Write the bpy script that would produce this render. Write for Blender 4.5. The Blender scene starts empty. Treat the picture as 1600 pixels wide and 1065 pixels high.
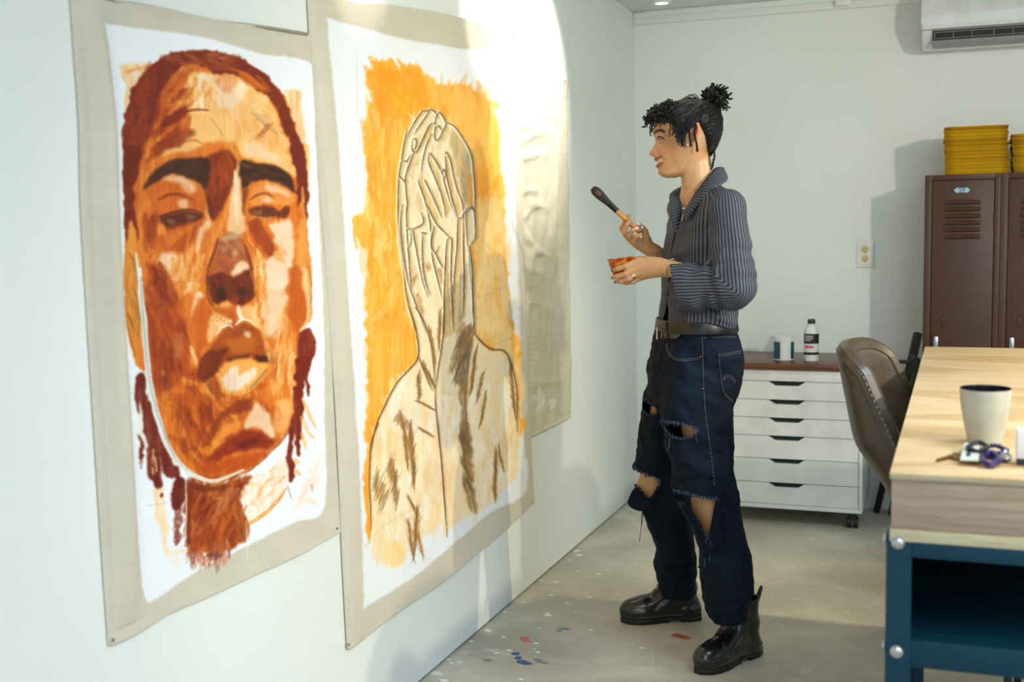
import bpy, bmesh, math, random
import numpy as np
from mathutils import Vector, Matrix
random.seed(7)
S = bpy.context.scene
COL = S.collection
PI = math.pi

# ------------------------------------------------------------------ camera, world, lights, exposure
CAM_F, CAM_YAW, CAM_PITCH, CAM_ROLL, CAM_H = 1861.0, .3617, .0999, -.01935, 1.37   # focal length in pixels of a 1600 px wide frame
def cam_axes():
    cy, sy, cp, sp = math.cos(CAM_YAW), math.sin(CAM_YAW), math.cos(CAM_PITCH), math.sin(CAM_PITCH)
    F = np.array([-sy*cp, cy*cp, -sp]); r = np.array([cy, sy, 0.]); u = np.cross(r, F)
    c, s = math.cos(CAM_ROLL), math.sin(CAM_ROLL)
    return c*r + s*u, -s*r + c*u, F
CR, CU, CF = cam_axes(); CC = np.array([0, 0, CAM_H])
def on(x, y, ax, v):                       # point of the room plane (axis ax = v) seen at photo pixel x, y
    d = CF*CAM_F + CR*(x-800) - CU*(y-532.5)
    return CC + d*((v-CC[ax])/d[ax])
def proj(p):                               # photo pixel of room points (n,3)
    d = np.asarray(p, float) - CC; z = d@CF
    return 800 + CAM_F*(d@CR)/z, 532.5 - CAM_F*(d@CU)/z
cam = bpy.data.cameras.new('camera'); cam_o = bpy.data.objects.new('camera', cam); COL.objects.link(cam_o)
cam.sensor_width = 36; cam.lens = CAM_F*36/1600; cam.clip_start = .05
cam_o.matrix_world = Matrix(((CR[0], CU[0], -CF[0], 0), (CR[1], CU[1], -CF[1], 0), (CR[2], CU[2], -CF[2], CAM_H), (0, 0, 0, 1)))
cam.dof.use_dof = True; cam.dof.focus_distance = 3.7; cam.dof.aperture_fstop = 3.8
S.camera = cam_o
S.view_settings.view_transform = 'Standard'; S.view_settings.look = 'None'
S.view_settings.gamma = 1; S.view_settings.use_curve_mapping = False
S.view_settings.exposure = 0.0
w = bpy.data.worlds.new('World'); S.world = w; w.use_nodes = True
bg = w.node_tree.nodes['Background']; bg.inputs[0].default_value = (.55, .75, 1, 1); bg.inputs[1].default_value = .6
def light(name, kind, loc, target, power, color, size=.1, size_y=None, spot=None, blend=.3):
    l = bpy.data.lights.new(name, kind); l.energy = power; l.color = color
    if kind == 'AREA':
        l.size = size
        if size_y: l.shape = 'RECTANGLE'; l.size_y = size_y
    else: l.shadow_soft_size = size
    if spot: l.spot_size = spot; l.spot_blend = blend
    o = bpy.data.objects.new(name, l); COL.objects.link(o); o.location = loc
    o.rotation_euler = (Vector(target)-Vector(loc)).to_track_quat('-Z', 'Y').to_euler()
    return o
# daylight through the big front opening behind the camera and an unseen window added in the right wall to brighten the left one, cool
light('daylight', 'AREA', (.4, -2.42, 1.35), (.1, 3, 1.1), 22, (.85, .95, 1.0), 3.2, 1.9)
light('daylight', 'AREA', (3.08, .55, 1.35), (0, .9, 1.1), 36, (.80, .90, 1.0), 2.2, 1.5)
# unseen fill lights added under the ceiling, one cool over the middle of the room, one neutral over the camera
light('ceiling_fill', 'AREA', (.9, 2.6, 2.33), (.9, 2.6, 0), 48, (.62, .80, 1.0), 1.2, .6)
light('ceiling_fill', 'AREA', (.6, .6, 2.33), (.6, .6, 0), 29, (1, .96, .95), 1.2, 1.2)
# warm wall-washing spots on the ceiling track by the left wall
for y0, zt, e, sz in ((2.85, 2.08, 13, 36), (3.78, 2.06, 28, 40), (4.20, 1.93, 80, 68)):
    light('track_spot', 'SPOT', (-.85, y0, 2.27), (-1.5, y0, zt), e, (1, .93, .84), .02, spot=math.radians(sz), blend=.5)
# warm track spots on the right side of the room, aimed at the far left corner
light('track_spot', 'SPOT', (1.95, 1.45, 2.24), (-1.1, 4.5, .9), 210, (1, .93, .72), .04, spot=math.radians(84), blend=.8)
light('track_spot', 'SPOT', (1.7, 3.9, 2.24), (-1.3, 3.4, .3), 170, (1, .88, .62), .035, spot=math.radians(70), blend=.8)

# ------------------------------------------------------------------ helpers
def lin(c):
    c = np.asarray(c, float)/255.
    return np.where(c <= .04045, c/12.92, ((c+.055)/1.055)**2.4)
def rgb(*c): return tuple(lin(c)) + (1,)
def nodes(m):
    m.use_nodes = True; nt = m.node_tree; return nt, nt.nodes, nt.links, nt.nodes['Principled BSDF']
def mat(name, c1, rough=.5, c2=None, scale=8., metal=0., bump=0., bscale=None, detail=4., stretch=None, spec=.5, trans=0., coat=0., dist=0., lo=.35, hi=.65):
    m = bpy.data.materials.new(name); nt, N, L, b = nodes(m)
    b.inputs['Roughness'].default_value = rough; b.inputs['Metallic'].default_value = metal
    b.inputs['Specular IOR Level'].default_value = spec; b.inputs['Transmission Weight'].default_value = trans
    b.inputs['Coat Weight'].default_value = coat; b.inputs['Coat Roughness'].default_value = .1
    tc = N.new('ShaderNodeTexCoord'); mp = N.new('ShaderNodeMapping'); L.new(tc.outputs['Object'], mp.inputs[0])
    if stretch: mp.inputs['Scale'].default_value = stretch
    n = N.new('ShaderNodeTexNoise'); n.inputs['Scale'].default_value = scale; n.inputs['Detail'].default_value = detail
    n.inputs['Distortion'].default_value = dist; L.new(mp.outputs[0], n.inputs['Vector'])
    cr = N.new('ShaderNodeValToRGB'); cr.color_ramp.elements[0].position = lo; cr.color_ramp.elements[1].position = hi
    if c2 is None: c2 = tuple(max(0, v*.93) for v in c1)
    cr.color_ramp.elements[0].color = rgb(*c2); cr.color_ramp.elements[1].color = rgb(*c1)
    L.new(n.outputs['Fac'], cr.inputs[0]); L.new(cr.outputs[0], b.inputs['Base Color'])
    if bump:
        n2 = N.new('ShaderNodeTexNoise'); n2.inputs['Scale'].default_value = bscale or scale*6; n2.inputs['Detail'].default_value = 5
        L.new(mp.outputs[0], n2.inputs['Vector'])
        bp = N.new('ShaderNodeBump'); bp.inputs['Strength'].default_value = bump; bp.inputs['Distance'].default_value = .004
        L.new(n2.outputs['Fac'], bp.inputs['Height']); L.new(bp.outputs[0], b.inputs['Normal'])
    return m
def attr_mat(name, rough=.6, bump=.15, bscale=300., spec=.3, sss=0., weave=False):
    m = bpy.data.materials.new(name); nt, N, L, b = nodes(m)
    a = N.new('ShaderNodeAttribute'); a.attribute_name = 'col'
    L.new(a.outputs['Color'], b.inputs['Base Color']); b.inputs['Roughness'].default_value = rough
    b.inputs['Specular IOR Level'].default_value = spec
    if sss: b.inputs['Subsurface Weight'].default_value = sss; b.inputs['Subsurface Radius'].default_value = (.012, .004, .002); b.inputs['Subsurface Scale'].default_value = .6
    n = N.new('ShaderNodeTexNoise'); n.inputs['Scale'].default_value = bscale; n.inputs['Detail'].default_value = 4
    tc = N.new('ShaderNodeTexCoord'); L.new(tc.outputs['Object'], n.inputs['Vector'])
    bp = N.new('ShaderNodeBump'); bp.inputs['Strength'].default_value = bump; bp.inputs['Distance'].default_value = .002
    L.new(n.outputs['Fac'], bp.inputs['Height']); L.new(bp.outputs[0], b.inputs['Normal'])
    return m
def tag(o, label=None, cat=None, group=None, kind=None):
    if label: o['label'] = label
    if cat: o['category'] = cat
    if group: o['group'] = group
    if kind: o['kind'] = kind
    return o
def empty(name, loc=(0, 0, 0), rz=0., label=None, cat=None, group=None):
    o = bpy.data.objects.new(name, None); COL.objects.link(o); o.location = loc; o.rotation_euler = (0, 0, rz); o.empty_display_size = .05
    return tag(o, label, cat, group)
def link(name, me, m, parent=None):
    o = bpy.data.objects.new(name, me); COL.objects.link(o)
    if m is not None and not me.materials: me.materials.append(m)
    if parent is not None: o.parent = parent
    return o
def np_mesh(name, V, Fq, m, parent=None, smooth=True, cols=None, attrs=None):
    """mesh object from numpy arrays; Fq is (n,4) or (n,3)"""
    me = bpy.data.meshes.new(name); V = np.ascontiguousarray(V, np.float32); Fq = np.ascontiguousarray(Fq, np.int32)
    k = Fq.shape[1]; n = len(Fq)
    me.vertices.add(len(V)); me.vertices.foreach_set('co', V.ravel())
    me.loops.add(n*k); me.loops.foreach_set('vertex_index', Fq.ravel())
    me.polygons.add(n); me.polygons.foreach_set('loop_start', np.arange(n, dtype=np.int32)*k)
    me.polygons.foreach_set('loop_total', np.full(n, k, np.int32))
    me.polygons.foreach_set('use_smooth', np.full(n, smooth, bool))
    me.update(calc_edges=True); me.validate()
    if cols is not None:
        a = me.color_attributes.new('col', 'FLOAT_COLOR', 'POINT')
        c = np.ones((len(V), 4), np.float32); c[:, :3] = cols; a.data.foreach_set('color', c.ravel())
    for kx, v in (attrs or {}).items():
        a = me.attributes.new(kx, 'FLOAT', 'POINT'); a.data.foreach_set('value', np.ascontiguousarray(v, np.float32))
    return link(name, me, m, parent)
class B:
    """collects shapes in one bmesh and links them as one mesh object"""
    def __init__(s): s.bm = bmesh.new()
    def _xf(s, vs, M):
        if M is not None: bmesh.ops.transform(s.bm, matrix=M, verts=vs)
    def box(s, lo, hi, bev=0., seg=2, M=None):
        t = bmesh.new(); bmesh.ops.create_cube(t, size=1)
        lo, hi = Vector(lo), Vector(hi); d = hi-lo
        bmesh.ops.scale(t, vec=d, verts=t.verts); bmesh.ops.translate(t, vec=(lo+hi)/2, verts=t.verts)
        if bev: bmesh.ops.bevel(t, geom=t.edges[:], offset=min(bev, min(d)*.45), segments=seg, affect='EDGES', profile=.5)
        return s.merge(t, M)
    def merge(s, t, M=None):
        if M is not None: bmesh.ops.transform(t, matrix=M, verts=t.verts)
        me = bpy.data.meshes.new('tmp'); t.to_mesh(me); t.free(); s.bm.from_mesh(me); bpy.data.meshes.remove(me); return s
    def cyl(s, p0, p1, r0, r1=None, n=16, bev=0.):
        r1 = r0 if r1 is None else r1; p0, p1 = Vector(p0), Vector(p1); d = p1-p0
        t = bmesh.new(); bmesh.ops.create_cone(t, cap_ends=True, segments=n, radius1=r0, radius2=r1, depth=d.length)
        if bev: bmesh.ops.bevel(t, geom=[e for e in t.edges if len(e.link_faces) == 2 and any(len(f.verts) > 4 for f in e.link_faces)], offset=bev, segments=2, affect='EDGES', profile=.5)
        return s.merge(t, Matrix.Translation((p0+p1)/2) @ d.to_track_quat('Z', 'Y').to_matrix().to_4x4())
    def sphere(s, c, r, sc=(1, 1, 1), n=12):
        t = bmesh.new(); bmesh.ops.create_uvsphere(t, u_segments=n, v_segments=max(6, n*2//3), radius=r)
        return s.merge(t, Matrix.Translation(c) @ Matrix.Diagonal((*sc, 1)))
    def tube(s, pts, r, n=6, cap=True, closed=False):
        P = [Vector(p) for p in pts]; m = len(P); R = r if hasattr(r, '__len__') else [r]*m
        rings = []; up = None
        for i, p in enumerate(P):
            a = P[(i-1) % m] if (closed or i > 0) else p; b = P[(i+1) % m] if (closed or i < m-1) else p
            t = (b-a).normalized() if (b-a).length > 1e-9 else Vector((0, 0, 1))
            if up is None: up = t.orthogonal().normalized()
            up = (up - t*up.dot(t)); up = up.normalized() if up.length > 1e-6 else t.orthogonal().normalized()
            v = t.cross(up)
            rings.append([s.bm.verts.new(p + (up*math.cos(2*PI*k/n) + v*math.sin(2*PI*k/n))*R[i]) for k in range(n)])
        for i in range(m if closed else m-1):
            A, Bq = rings[i], rings[(i+1) % m]
            for k in range(n): s.bm.faces.new((A[k], A[(k+1) % n], Bq[(k+1) % n], Bq[k]))
        if cap and not closed: s.bm.faces.new(rings[0][::-1]); s.bm.faces.new(rings[-1])
        return s
    def lathe(s, prof, c=(0, 0, 0), n=32, M=None):
        t = bmesh.new(); rings = []
        for r, z in prof:
            if r < 1e-6: rings.append([t.verts.new((c[0], c[1], c[2]+z))])
            else: rings.append([t.verts.new((c[0]+r*math.cos(2*PI*k/n), c[1]+r*math.sin(2*PI*k/n), c[2]+z)) for k in range(n)])
        for A, Q in zip(rings, rings[1:]):
            for k in range(n):
                k2 = (k+1) % n
                if len(A) == 1 and len(Q) == 1: continue
                if len(A) == 1: t.faces.new((A[0], Q[k2], Q[k]))
                elif len(Q) == 1: t.faces.new((A[k], A[k2], Q[0]))
                else: t.faces.new((A[k], A[k2], Q[k2], Q[k]))
        bmesh.ops.recalc_face_normals(t, faces=t.faces[:])
        return s.merge(t, M)
    def prism(s, poly, M, h, bev=0.):
        """polygon in local xy extruded by h along local z, then moved by M"""
        t = bmesh.new(); f = t.faces.new([t.verts.new((x, y, 0)) for x, y in poly])
        r = bmesh.ops.extrude_face_region(t, geom=[f]); bmesh.ops.translate(t, vec=(0, 0, h), verts=[v for v in r['geom'] if isinstance(v, bmesh.types.BMVert)])
        bmesh.ops.recalc_face_normals(t, faces=t.faces[:])
        if bev: bmesh.ops.bevel(t, geom=t.edges[:], offset=bev, segments=1, affect='EDGES')
        return s.merge(t, M)
    def quad(s, *p): s.bm.faces.new([s.bm.verts.new(q) for q in p]); return s
    def mesh(s, name, m, smooth=True):
        me = bpy.data.meshes.new(name); s.bm.to_mesh(me); s.bm.free()
        if smooth:
            me.polygons.foreach_set('use_smooth', [True]*len(me.polygons))
            me.set_sharp_from_angle(angle=math.radians(35))
        me.materials.append(m); return me
    def obj(s, name, m, parent=None, smooth=True): return link(name, s.mesh(name, m, smooth), m, parent)
def flip(poly): return poly
def bez(p, n=24):
    """Catmull-Rom through points"""
    P = np.asarray(p, float); P = np.vstack([2*P[0]-P[1], P, 2*P[-1]-P[-2]]); out = []
    m = len(P)-3; k = max(2, n//m)
    for i in range(m):
        a, b, c, d = P[i:i+4]
        for t in np.linspace(0, 1, k, endpoint=False): out.append(.5*((2*b)+(c-a)*t+(2*a-5*b+4*c-d)*t*t+(3*b-a-3*c+d)*t**3))
    out.append(P[-2]); return np.array(out)
def XZ(y): return Matrix(((1, 0, 0, 0), (0, 0, -1, y), (0, 1, 0, 0), (0, 0, 0, 1)))   # local xy -> world xz at y, local z -> -y
# ------------------------------------------------------------------ room
XW, YB, ZC, XR, YF = -1.5, 5.718, 2.362, 3.1, -2.5
M_wall = mat('wall_paint', (225, 230, 227), .62, (220, 226, 223), 2., bump=.05, bscale=180)
M_dark = mat('dark_gap', (40, 40, 38), .9)
def concrete():
    m = bpy.data.materials.new('concrete'); nt, N, L, b = nodes(m); b.inputs['Roughness'].default_value = .55
    tc = N.new('ShaderNodeTexCoord')
    def noise(sc, det=6, dist=0.):
        n = N.new('ShaderNodeTexNoise'); n.inputs['Scale'].default_value = sc; n.inputs['Detail'].default_value = det; n.inputs['Distortion'].default_value = dist
        L.new(tc.outputs['Object'], n.inputs['Vector']); return n.outputs['Fac']
    def ramp(f, p0, c0, p1, c1):
        r = N.new('ShaderNodeValToRGB'); e = r.color_ramp.elements; e[0].position, e[0].color, e[1].position, e[1].color = p0, c0, p1, c1
        L.new(f, r.inputs[0]); return r.outputs[0]
    def mix(kind, a, c, f):
        x = N.new('ShaderNodeMix'); x.data_type = 'RGBA'; x.blend_type = kind
        for s, v in ((0, f), (6, a), (7, c)):
            if hasattr(v, 'is_linked'): L.new(v, x.inputs[s])
            else: x.inputs[s].default_value = v
        return x.outputs[2]
    base = ramp(noise(2.6, 8, .6), .3, rgb(176, 170, 152), .7, rgb(212, 206, 188))
    c = mix('MULTIPLY', base, ramp(noise(22, 8), .3, (.84, .84, .83, 1), .62, (1, 1, 1, 1)), .7)
    c = mix('MULTIPLY', c, ramp(noise(1.1, 5, 1.2), .42, (.76, .77, .78, 1), .56, (1, 1, 1, 1)), .6)
    c = mix('MIX', c, rgb(214, 210, 200), ramp(noise(5.2, 10, 1.8), .62, (0, 0, 0, 1), .72, (.55, .55, .55, 1)))
    v = N.new('ShaderNodeTexVoronoi'); v.inputs['Scale'].default_value = 9; L.new(tc.outputs['Object'], v.inputs['Vector'])
    L.new(mix('MIX', c, rgb(232, 230, 222), ramp(v.outputs['Distance'], .035, (.8, .8, .8, 1), .05, (0, 0, 0, 1))), b.inputs['Base Color'])
    bp = N.new('ShaderNodeBump'); bp.inputs['Strength'].default_value = .12; bp.inputs['Distance'].default_value = .004
    L.new(noise(40, 8), bp.inputs['Height']); L.new(bp.outputs[0], b.inputs['Normal'])
    return m
floor = tag(B().box((XW-.1, YF-.1, -.1), (XR+.1, YB+.1, 0)).obj('floor', concrete(), smooth=False), kind='structure')
# drywall stops a finger above the slab: a dark joint runs along its foot
tag(B().box((XW-.1, YF, .007), (XW, YB, ZC+.02)).obj('wall_left', M_wall, smooth=False), kind='structure')
tag(B().box((XW-.1, YF, .0), (XW-.006, YB, .0069)).obj('trim_1', M_dark, smooth=False), kind='structure')
tag(B().box((XW-.1, YB, .0), (XR+.1, YB+.1, ZC+.02)).obj('wall_back', M_wall, smooth=False), kind='structure')
wr = B(); wr.box((XR, YF, 0), (XR+.1, -.6, ZC+.02)); wr.box((XR, 1.7, 0), (XR+.1, YB, ZC+.02)); wr.box((XR, -.6, 0), (XR+.1, 1.7, .55)); wr.box((XR, -.6, 2.15), (XR+.1, 1.7, ZC+.02))  # window opening added for the side light
tag(wr.obj('wall_right', M_wall, smooth=False), kind='structure')
wf = B()                                    # front wall behind the camera, with the daylight opening
wf.box((XW-.1, YF-.1, 0), (-1.25, YF, ZC+.02)); wf.box((2.05, YF-.1, 0), (XR+.1, YF, ZC+.02)); wf.box((-1.25, YF-.1, 2.3), (2.05, YF, ZC+.02)); wf.box((-1.25, YF-.1, 0), (2.05, YF, .35))
tag(wf.obj('wall_front', M_wall, smooth=False), kind='structure')
tag(B().box((XW-.1, YF-.1, ZC), (XR+.1, YB+.1, ZC+.12)).obj('ceiling', M_wall, smooth=False), kind='structure')
tr = B(); tr.box((XW+.001, YB-.014, ZC-.062), (XR, YB, ZC-.001), .004); tr.box((XW+.001, YB-.022, ZC-.028), (XR, YB-.014, ZC-.001), .003)
tag(tr.obj('trim_2', M_wall), kind='structure')
# paint drips on the concrete: flat dried blobs, parts of the floor
M_pw = mat('dried_white_paint', (236, 236, 230), .45); M_pb = mat('dried_blue_paint', (38, 74, 132), .45); M_pr = mat('dried_red_paint', (196, 104, 88), .5); M_pk = mat('dried_grey_paint', (120, 132, 128), .5)
def splat(px, py, r, m, rx=1., ry=1., n=12, ang=0., seed=0):
    rnd = random.Random(seed*97+int(px)*13+int(py)); c = on(px, py, 2, 0.); b = B(); pts = []
    for k in range(n):
        a = 2*PI*k/n; q = r*(.72+.5*rnd.random()); x, y = q*math.cos(a)*rx, q*math.sin(a)*ry
        pts.append((c[0]+x*math.cos(ang)-y*math.sin(ang), c[1]+x*math.sin(ang)+y*math.cos(ang)))
    b.prism(pts, Matrix.Translation((0, 0, .0003)), .0006+.0010*rnd.random())
    return b.obj('paint_splat', m, floor)
for px, py, r in ((682, 1052, .016), (693, 1063, .012), (717, 1034, .009), (762, 985, .010), (787, 995, .007), (795, 1016, .008), (857, 961, .012), (905, 867, .013), (902, 860, .01), (898, 862, .007),
                  (845, 907, .008), (868, 909, .01), (861, 930, .009), (886, 943, .008), (921, 933, .008), (935, 897, .008), (890, 875, .006), (902, 892, .006), (924, 984, .006), (706, 1036, .006), (776, 1020, .007), (700, 1030, .006),
                  (855, 958, .006), (817, 941, .007), (788, 956, .007), (898, 955, .006), (948, 890, .005), (838, 1005, .006), (814, 1061, .007), (737, 1002, .006), (840, 1019, .006), (884, 942, .006), (1003, 1012, .008)):
    splat(px, py, r, M_pw, 1.3, .9)
for px, py, r, rx in ((806, 1021, .016, .8), (810, 1028, .016, .8), (816, 1034, .018, 1), (823, 1036, .015, 1.4), (762, 1031, .014, 1)): splat(px, py, r, M_pb if px > 780 else M_pk, rx, .8)
for px, py, r, rx in ((819, 997, .02, .8), (823, 1001, .014, 1.2), (1062, 994, .022, 1.5), (1070, 997, .014, 1.4), (1058, 991, .012, 1)): splat(px, py, r, M_pr, rx, .7)
for px, py, r, rx in ((884, 982, .016, 1.6), (874, 985, .01, 1), (846, 1034, .012, 2), (838, 1030, .01, 1.5)): splat(px, py, r, M_pk, rx, .7)
tag(floor, kind='structure')

# small things fixed to the room
M_white = mat('white_plastic', (226, 228, 224), .35); M_blk = mat('black_metal', (22, 22, 23), .4, spec=.5)
M_steel = mat('bright_steel', (200, 202, 205), .25, metal=1.)
def emis(name, c, s):
    m = bpy.data.materials.new(name); nt, N, L, b = nodes(m); b.inputs['Emission Color'].default_value = (*c, 1); b.inputs['Emission Strength'].default_value = s; return m
p = on(1029, 1, 2, ZC-.012)
t = empty('ceiling_light', (p[0], p[1]+.06, ZC), 0, 'small round white ceiling downlight near the back left corner', 'light')
B().lathe([(0, -.012), (.03, -.012)], n=20).obj('diffuser', emis('lamp_glow', (.85, .95, 1), 4), t)
B().lathe([(.03, -.010), (.032, -.016), (.045, -.012), (.05, -.001), (.03, -.001), (.03, -.010)], n=24).obj('rim', M_white, t)
p = on(1319, 9, 1, YB-.02)
t = empty('junction_box', (p[0], YB, p[2]), 0, 'small white box fixed high on the back wall left of the air conditioner', 'box')
B().box((-.034, -.04, .0), (.030, -.001, .07), .004).obj('body', M_white, t); B().box((-.036, -.044, -.002), (.033, -.0401, .072), .002).obj('cover', M_white, t)
# outlet
p = on(1352, 396.5, 1, YB)
t = empty('outlet', (p[0], YB, p[2]), 0, 'white duplex power outlet on the back wall beside the brown locker', 'outlet')
B().box((-.040, -.007, -.063), (.040, -.0005, .063), .003).obj('cover_plate', M_white, t)
M_ivory = mat('ivory_socket', (214, 196, 128), .4)
for zz in (.021, -.021):
    s = B(); s.cyl((0, -.0105, zz), (0, -.007, zz), .0165, n=20).obj('socket', M_ivory, t)
    so = [o for o in t.children if o.name.startswith('socket')][-1]
    h = B(); h.box((-.0075, -.0112, zz-.003), (-.0055, -.0104, zz+.007)); h.box((.0045, -.0112, zz-.002), (.0065, -.0104, zz+.006)); h.cyl((0, -.0112, zz-.009), (0, -.0104, zz-.009), .0026, n=8)
    h.obj('slots', M_blk, so)
B().cyl((0, -.0085, 0), (0, -.007, 0), .003, n=10).obj('screw', M_steel, t)

# air conditioner, high on the back wall
p = on(1449, 69, 1, YB-.19); ax0, az0 = -.175, 2.083
t = empty('air_conditioner', (ax0, YB, az0), 0, 'white wall-mounted air conditioner high on the back wall above the lockers', 'air conditioner')
M_ac = mat('glossy_white_shell', (214, 218, 220), .16, coat=.6); M_vent = mat('vent_black', (14, 16, 18), .6); M_acg = mat('vent_grey', (150, 156, 158), .4)
L_ = .80
prof = [(-.001, 0), (-.10, -.002), (-.165, .012), (-.195, .048), (-.203, .075), (-.203, .2), (-.19, .25), (-.001, .262)]
def xprism(b, prof, x0, x1):
    M = Matrix(((0, 0, 1, x0), (1, 0, 0, 0), (0, 1, 0, 0), (0, 0, 0, 1))); return b.prism(prof, M, x1-x0)
xprism(B(), prof, 0, L_).obj('housing', M_ac, t)
fp = [(-.2035, .066), (-.222, .07), (-.228, .09), (-.224, .2), (-.205, .258), (-.2035, .258)]
b = B(); xprism(b, fp, -.004, L_+.004); bmesh.ops.bevel(b.bm, geom=[e for e in b.bm.edges if e.calc_length() < .1 and abs(e.verts[0].co.x-e.verts[1].co.x) < 1e-5], offset=.006, segments=2, affect='EDGES'); b.obj('front_panel', M_ac, t)
xprism(B(), [(-.19, .018), (-.2, .022), (-.208, .063), (-.196, .062)], .042, L_-.04).obj('air_outlet', M_vent, t)
fr = B(); q0, q1 = Vector((0, -.2045, .03)), Vector((0, -.2115, .055)); rr = .0013
xs = (.05, .125, .20, .285, .36, .43)
for q in (q0, q1): fr.tube([(xs[0], q.y, q.z), (xs[-1], q.y, q.z)], rr, 5)
for x in xs: fr.tube([(x, q0.y, q0.z), (x, q1.y, q1.z)], rr, 5)
fr.obj('guide_vanes', M_acg, t)
xprism(B(), [(-.135, -.004), (-.200, .010), (-.2105, .0215), (-.203, .023), (-.13, .004)], .04, L_-.04).obj('louver_flap', M_acg, t)

# ------------------------------------------------------------------ drawer chest on casters
M_lam = mat('white_laminate', (222, 224, 218), .4); M_wal = mat('walnut_board', (112, 66, 40), .32, (78, 44, 28), 6, stretch=(1, 14, 14), spec=.5)
cy = 5.262; xr = on(1348, 700, 1, cy)[0]; xl = xr-.67; z0 = on(1348, 803, 1, cy)[2]; zt = on(1250, 578.5, 1, cy)[2]
t = empty('drawer_chest', ((xl+xr)/2, cy, 0), 0, 'white chest of six flat drawers on casters against the back wall', 'chest')
W2 = .335; th = .016; D = YB-cy-.012
c = B(); c.box((-W2, 0, z0), (-W2+th, D, zt), .0015); c.box((W2-th, 0, z0), (W2, D, zt), .0015); c.box((-W2+th, .0, z0), (W2-th, D, z0+.018), .001); c.box((-W2+th, 0, zt-.016), (W2-th, D, zt), .001); c.box((-W2+th, D-.012, z0+.018), (W2-th, D, zt-.016))
c.obj('body', M_lam, t)
B().box((-W2+th, .022, z0+.018), (W2-th, .03, zt-.016)).obj('dark_backing', mat('chest_inside_shade', (24, 44, 40), .8), t)  # dark sheet standing in for the shade inside the drawer notches
zl = [on(1230, y, 1, cy)[2] for y in (596, 625, 653.3, 681.6, 717.5, 754.8, 797)]
B().box((-W2+th+.001, .001, zl[0]+.001), (W2-th-.001, .018, zt-.0165), .001).obj('top_rail', M_lam, t)
hx = on(1229, 620, 1, cy)[0]-(xl+xr)/2
for k in range(6):
    a, bq = zl[k]-.0012, zl[k+1]+.0012
    if k == 5: bq = z0+.020
    w0 = W2-th-.0022
    poly = [(-w0, bq), (w0, bq), (w0, a), (hx+.079, a), (hx+.05, a-.0185), (hx-.05, a-.0185), (hx-.079, a), (-w0, a)]
    f = B(); f.prism(poly, XZ(.018), .017, .0008); f.obj('drawer', M_lam, t)
M_rub = mat('caster_rubber', (26, 27, 28), .5)
for sx in (-1, 1):
    for yy in (.055, D-.06):
        cx = sx*(W2-.045); g = B()
        g.cyl((cx, yy, z0-.012), (cx, yy, z0), .012, n=12); g.box((cx-.016, yy-.012, .038), (cx+.016, yy+.026, z0-.008), .004)
        co = g.obj('caster', M_rub, t); wv = B()
        for s2 in (-1, 1): wv.cyl((cx+s2*.006, yy+.012, .0262), (cx+s2*.024, yy+.012, .0262), .0262, n=20, bev=.004)
        wv.obj('wheel', M_rub, co)
zb = zt+.0005; zbt = on(1250, 568.5, 1, cy-.012)[2]
xrb = on(1383, 562, 1, YB-.05)[0]
tag(B().box((xl-.03, cy-.014, zb), (xrb, YB-.004, zbt), .002).obj('board', M_wal), 'brown walnut board lying across the white drawer chest', 'board')
# tub and bottle on the board
M_teal = mat('teal_label', (18, 74, 92), .4); M_lab = mat('label_black', (24, 24, 26), .5); M_pink = mat('label_pink', (216, 76, 96), .5)
def arc_band(r, a0, a1, z0, z1, n=20):
    b = B(); vs = [[b.bm.verts.new((r*math.cos(a), r*math.sin(a), z)) for z in (z0, z1)] for a in np.linspace(a0, a1, n)]
    for A, Q in zip(vs, vs[1:]): b.bm.faces.new((A[0], Q[0], Q[1], A[1]))
    return b
ym = 5.40
p = on(1225, 566, 1, ym); zb2 = zbt+.0008
sc = np.linalg.norm(on(1242, 560, 1, ym)-on(1209, 560, 1, ym))/2
t = empty('paint_tub', (p[0], ym, zb2), 0, 'white plastic tub with dark teal label on the brown board, left of the bottle', 'tub')
hT = .108
B().lathe([(0, 0), (sc*.93, 0), (sc*.96, .003), (sc*.96, hT*.86), (sc*.9, hT*.86), (0, hT*.86)], n=36).obj('body', M_white, t)
B().lathe([(sc*.97, hT*.80), (sc*1.02, hT*.80), (sc*1.03, hT*.98), (sc*.99, hT), (sc*.5, hT*1.0), (sc*.48, hT*1.02), (0, hT*1.02)], n=36).obj('lid', M_white, t)
l = arc_band(sc*.968, math.radians(188), math.radians(256), .006, hT*.76).obj('label', M_teal, t); l['label'] = 'dark teal label panel'
arc_band(sc*.968, math.radians(318), math.radians(352), .006, hT*.76).obj('label', M_teal, t)
def text(name, s, size, loc, m, parent, rx=PI/2, rz=0., ext=.0003):
    cu = bpy.data.curves.new(name, 'FONT'); cu.body = s; cu.size = size; cu.align_x = 'CENTER'; cu.align_y = 'CENTER'; cu.extrude = ext
    o = bpy.data.objects.new(name, cu); COL.objects.link(o); dg = bpy.context.evaluated_depsgraph_get()
    me = bpy.data.meshes.new_from_object(o.evaluated_get(dg)); bpy.data.objects.remove(o)
    q = link(name, me, m, parent); me.materials.clear(); me.materials.append(m); q.location = loc; q.rotation_euler = (rx, 0, rz); return q
ym2 = 5.385; p = on(1267.5, 566, 1, ym2); sb = np.linalg.norm(on(1279.5, 560, 1, ym2)-on(1256, 560, 1, ym2))/2
t = empty('paint_bottle', (p[0], ym2, zb2), 0, 'white plastic bottle with black cap and black label bands standing on the brown board', 'bottle')
hB = .184
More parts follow.
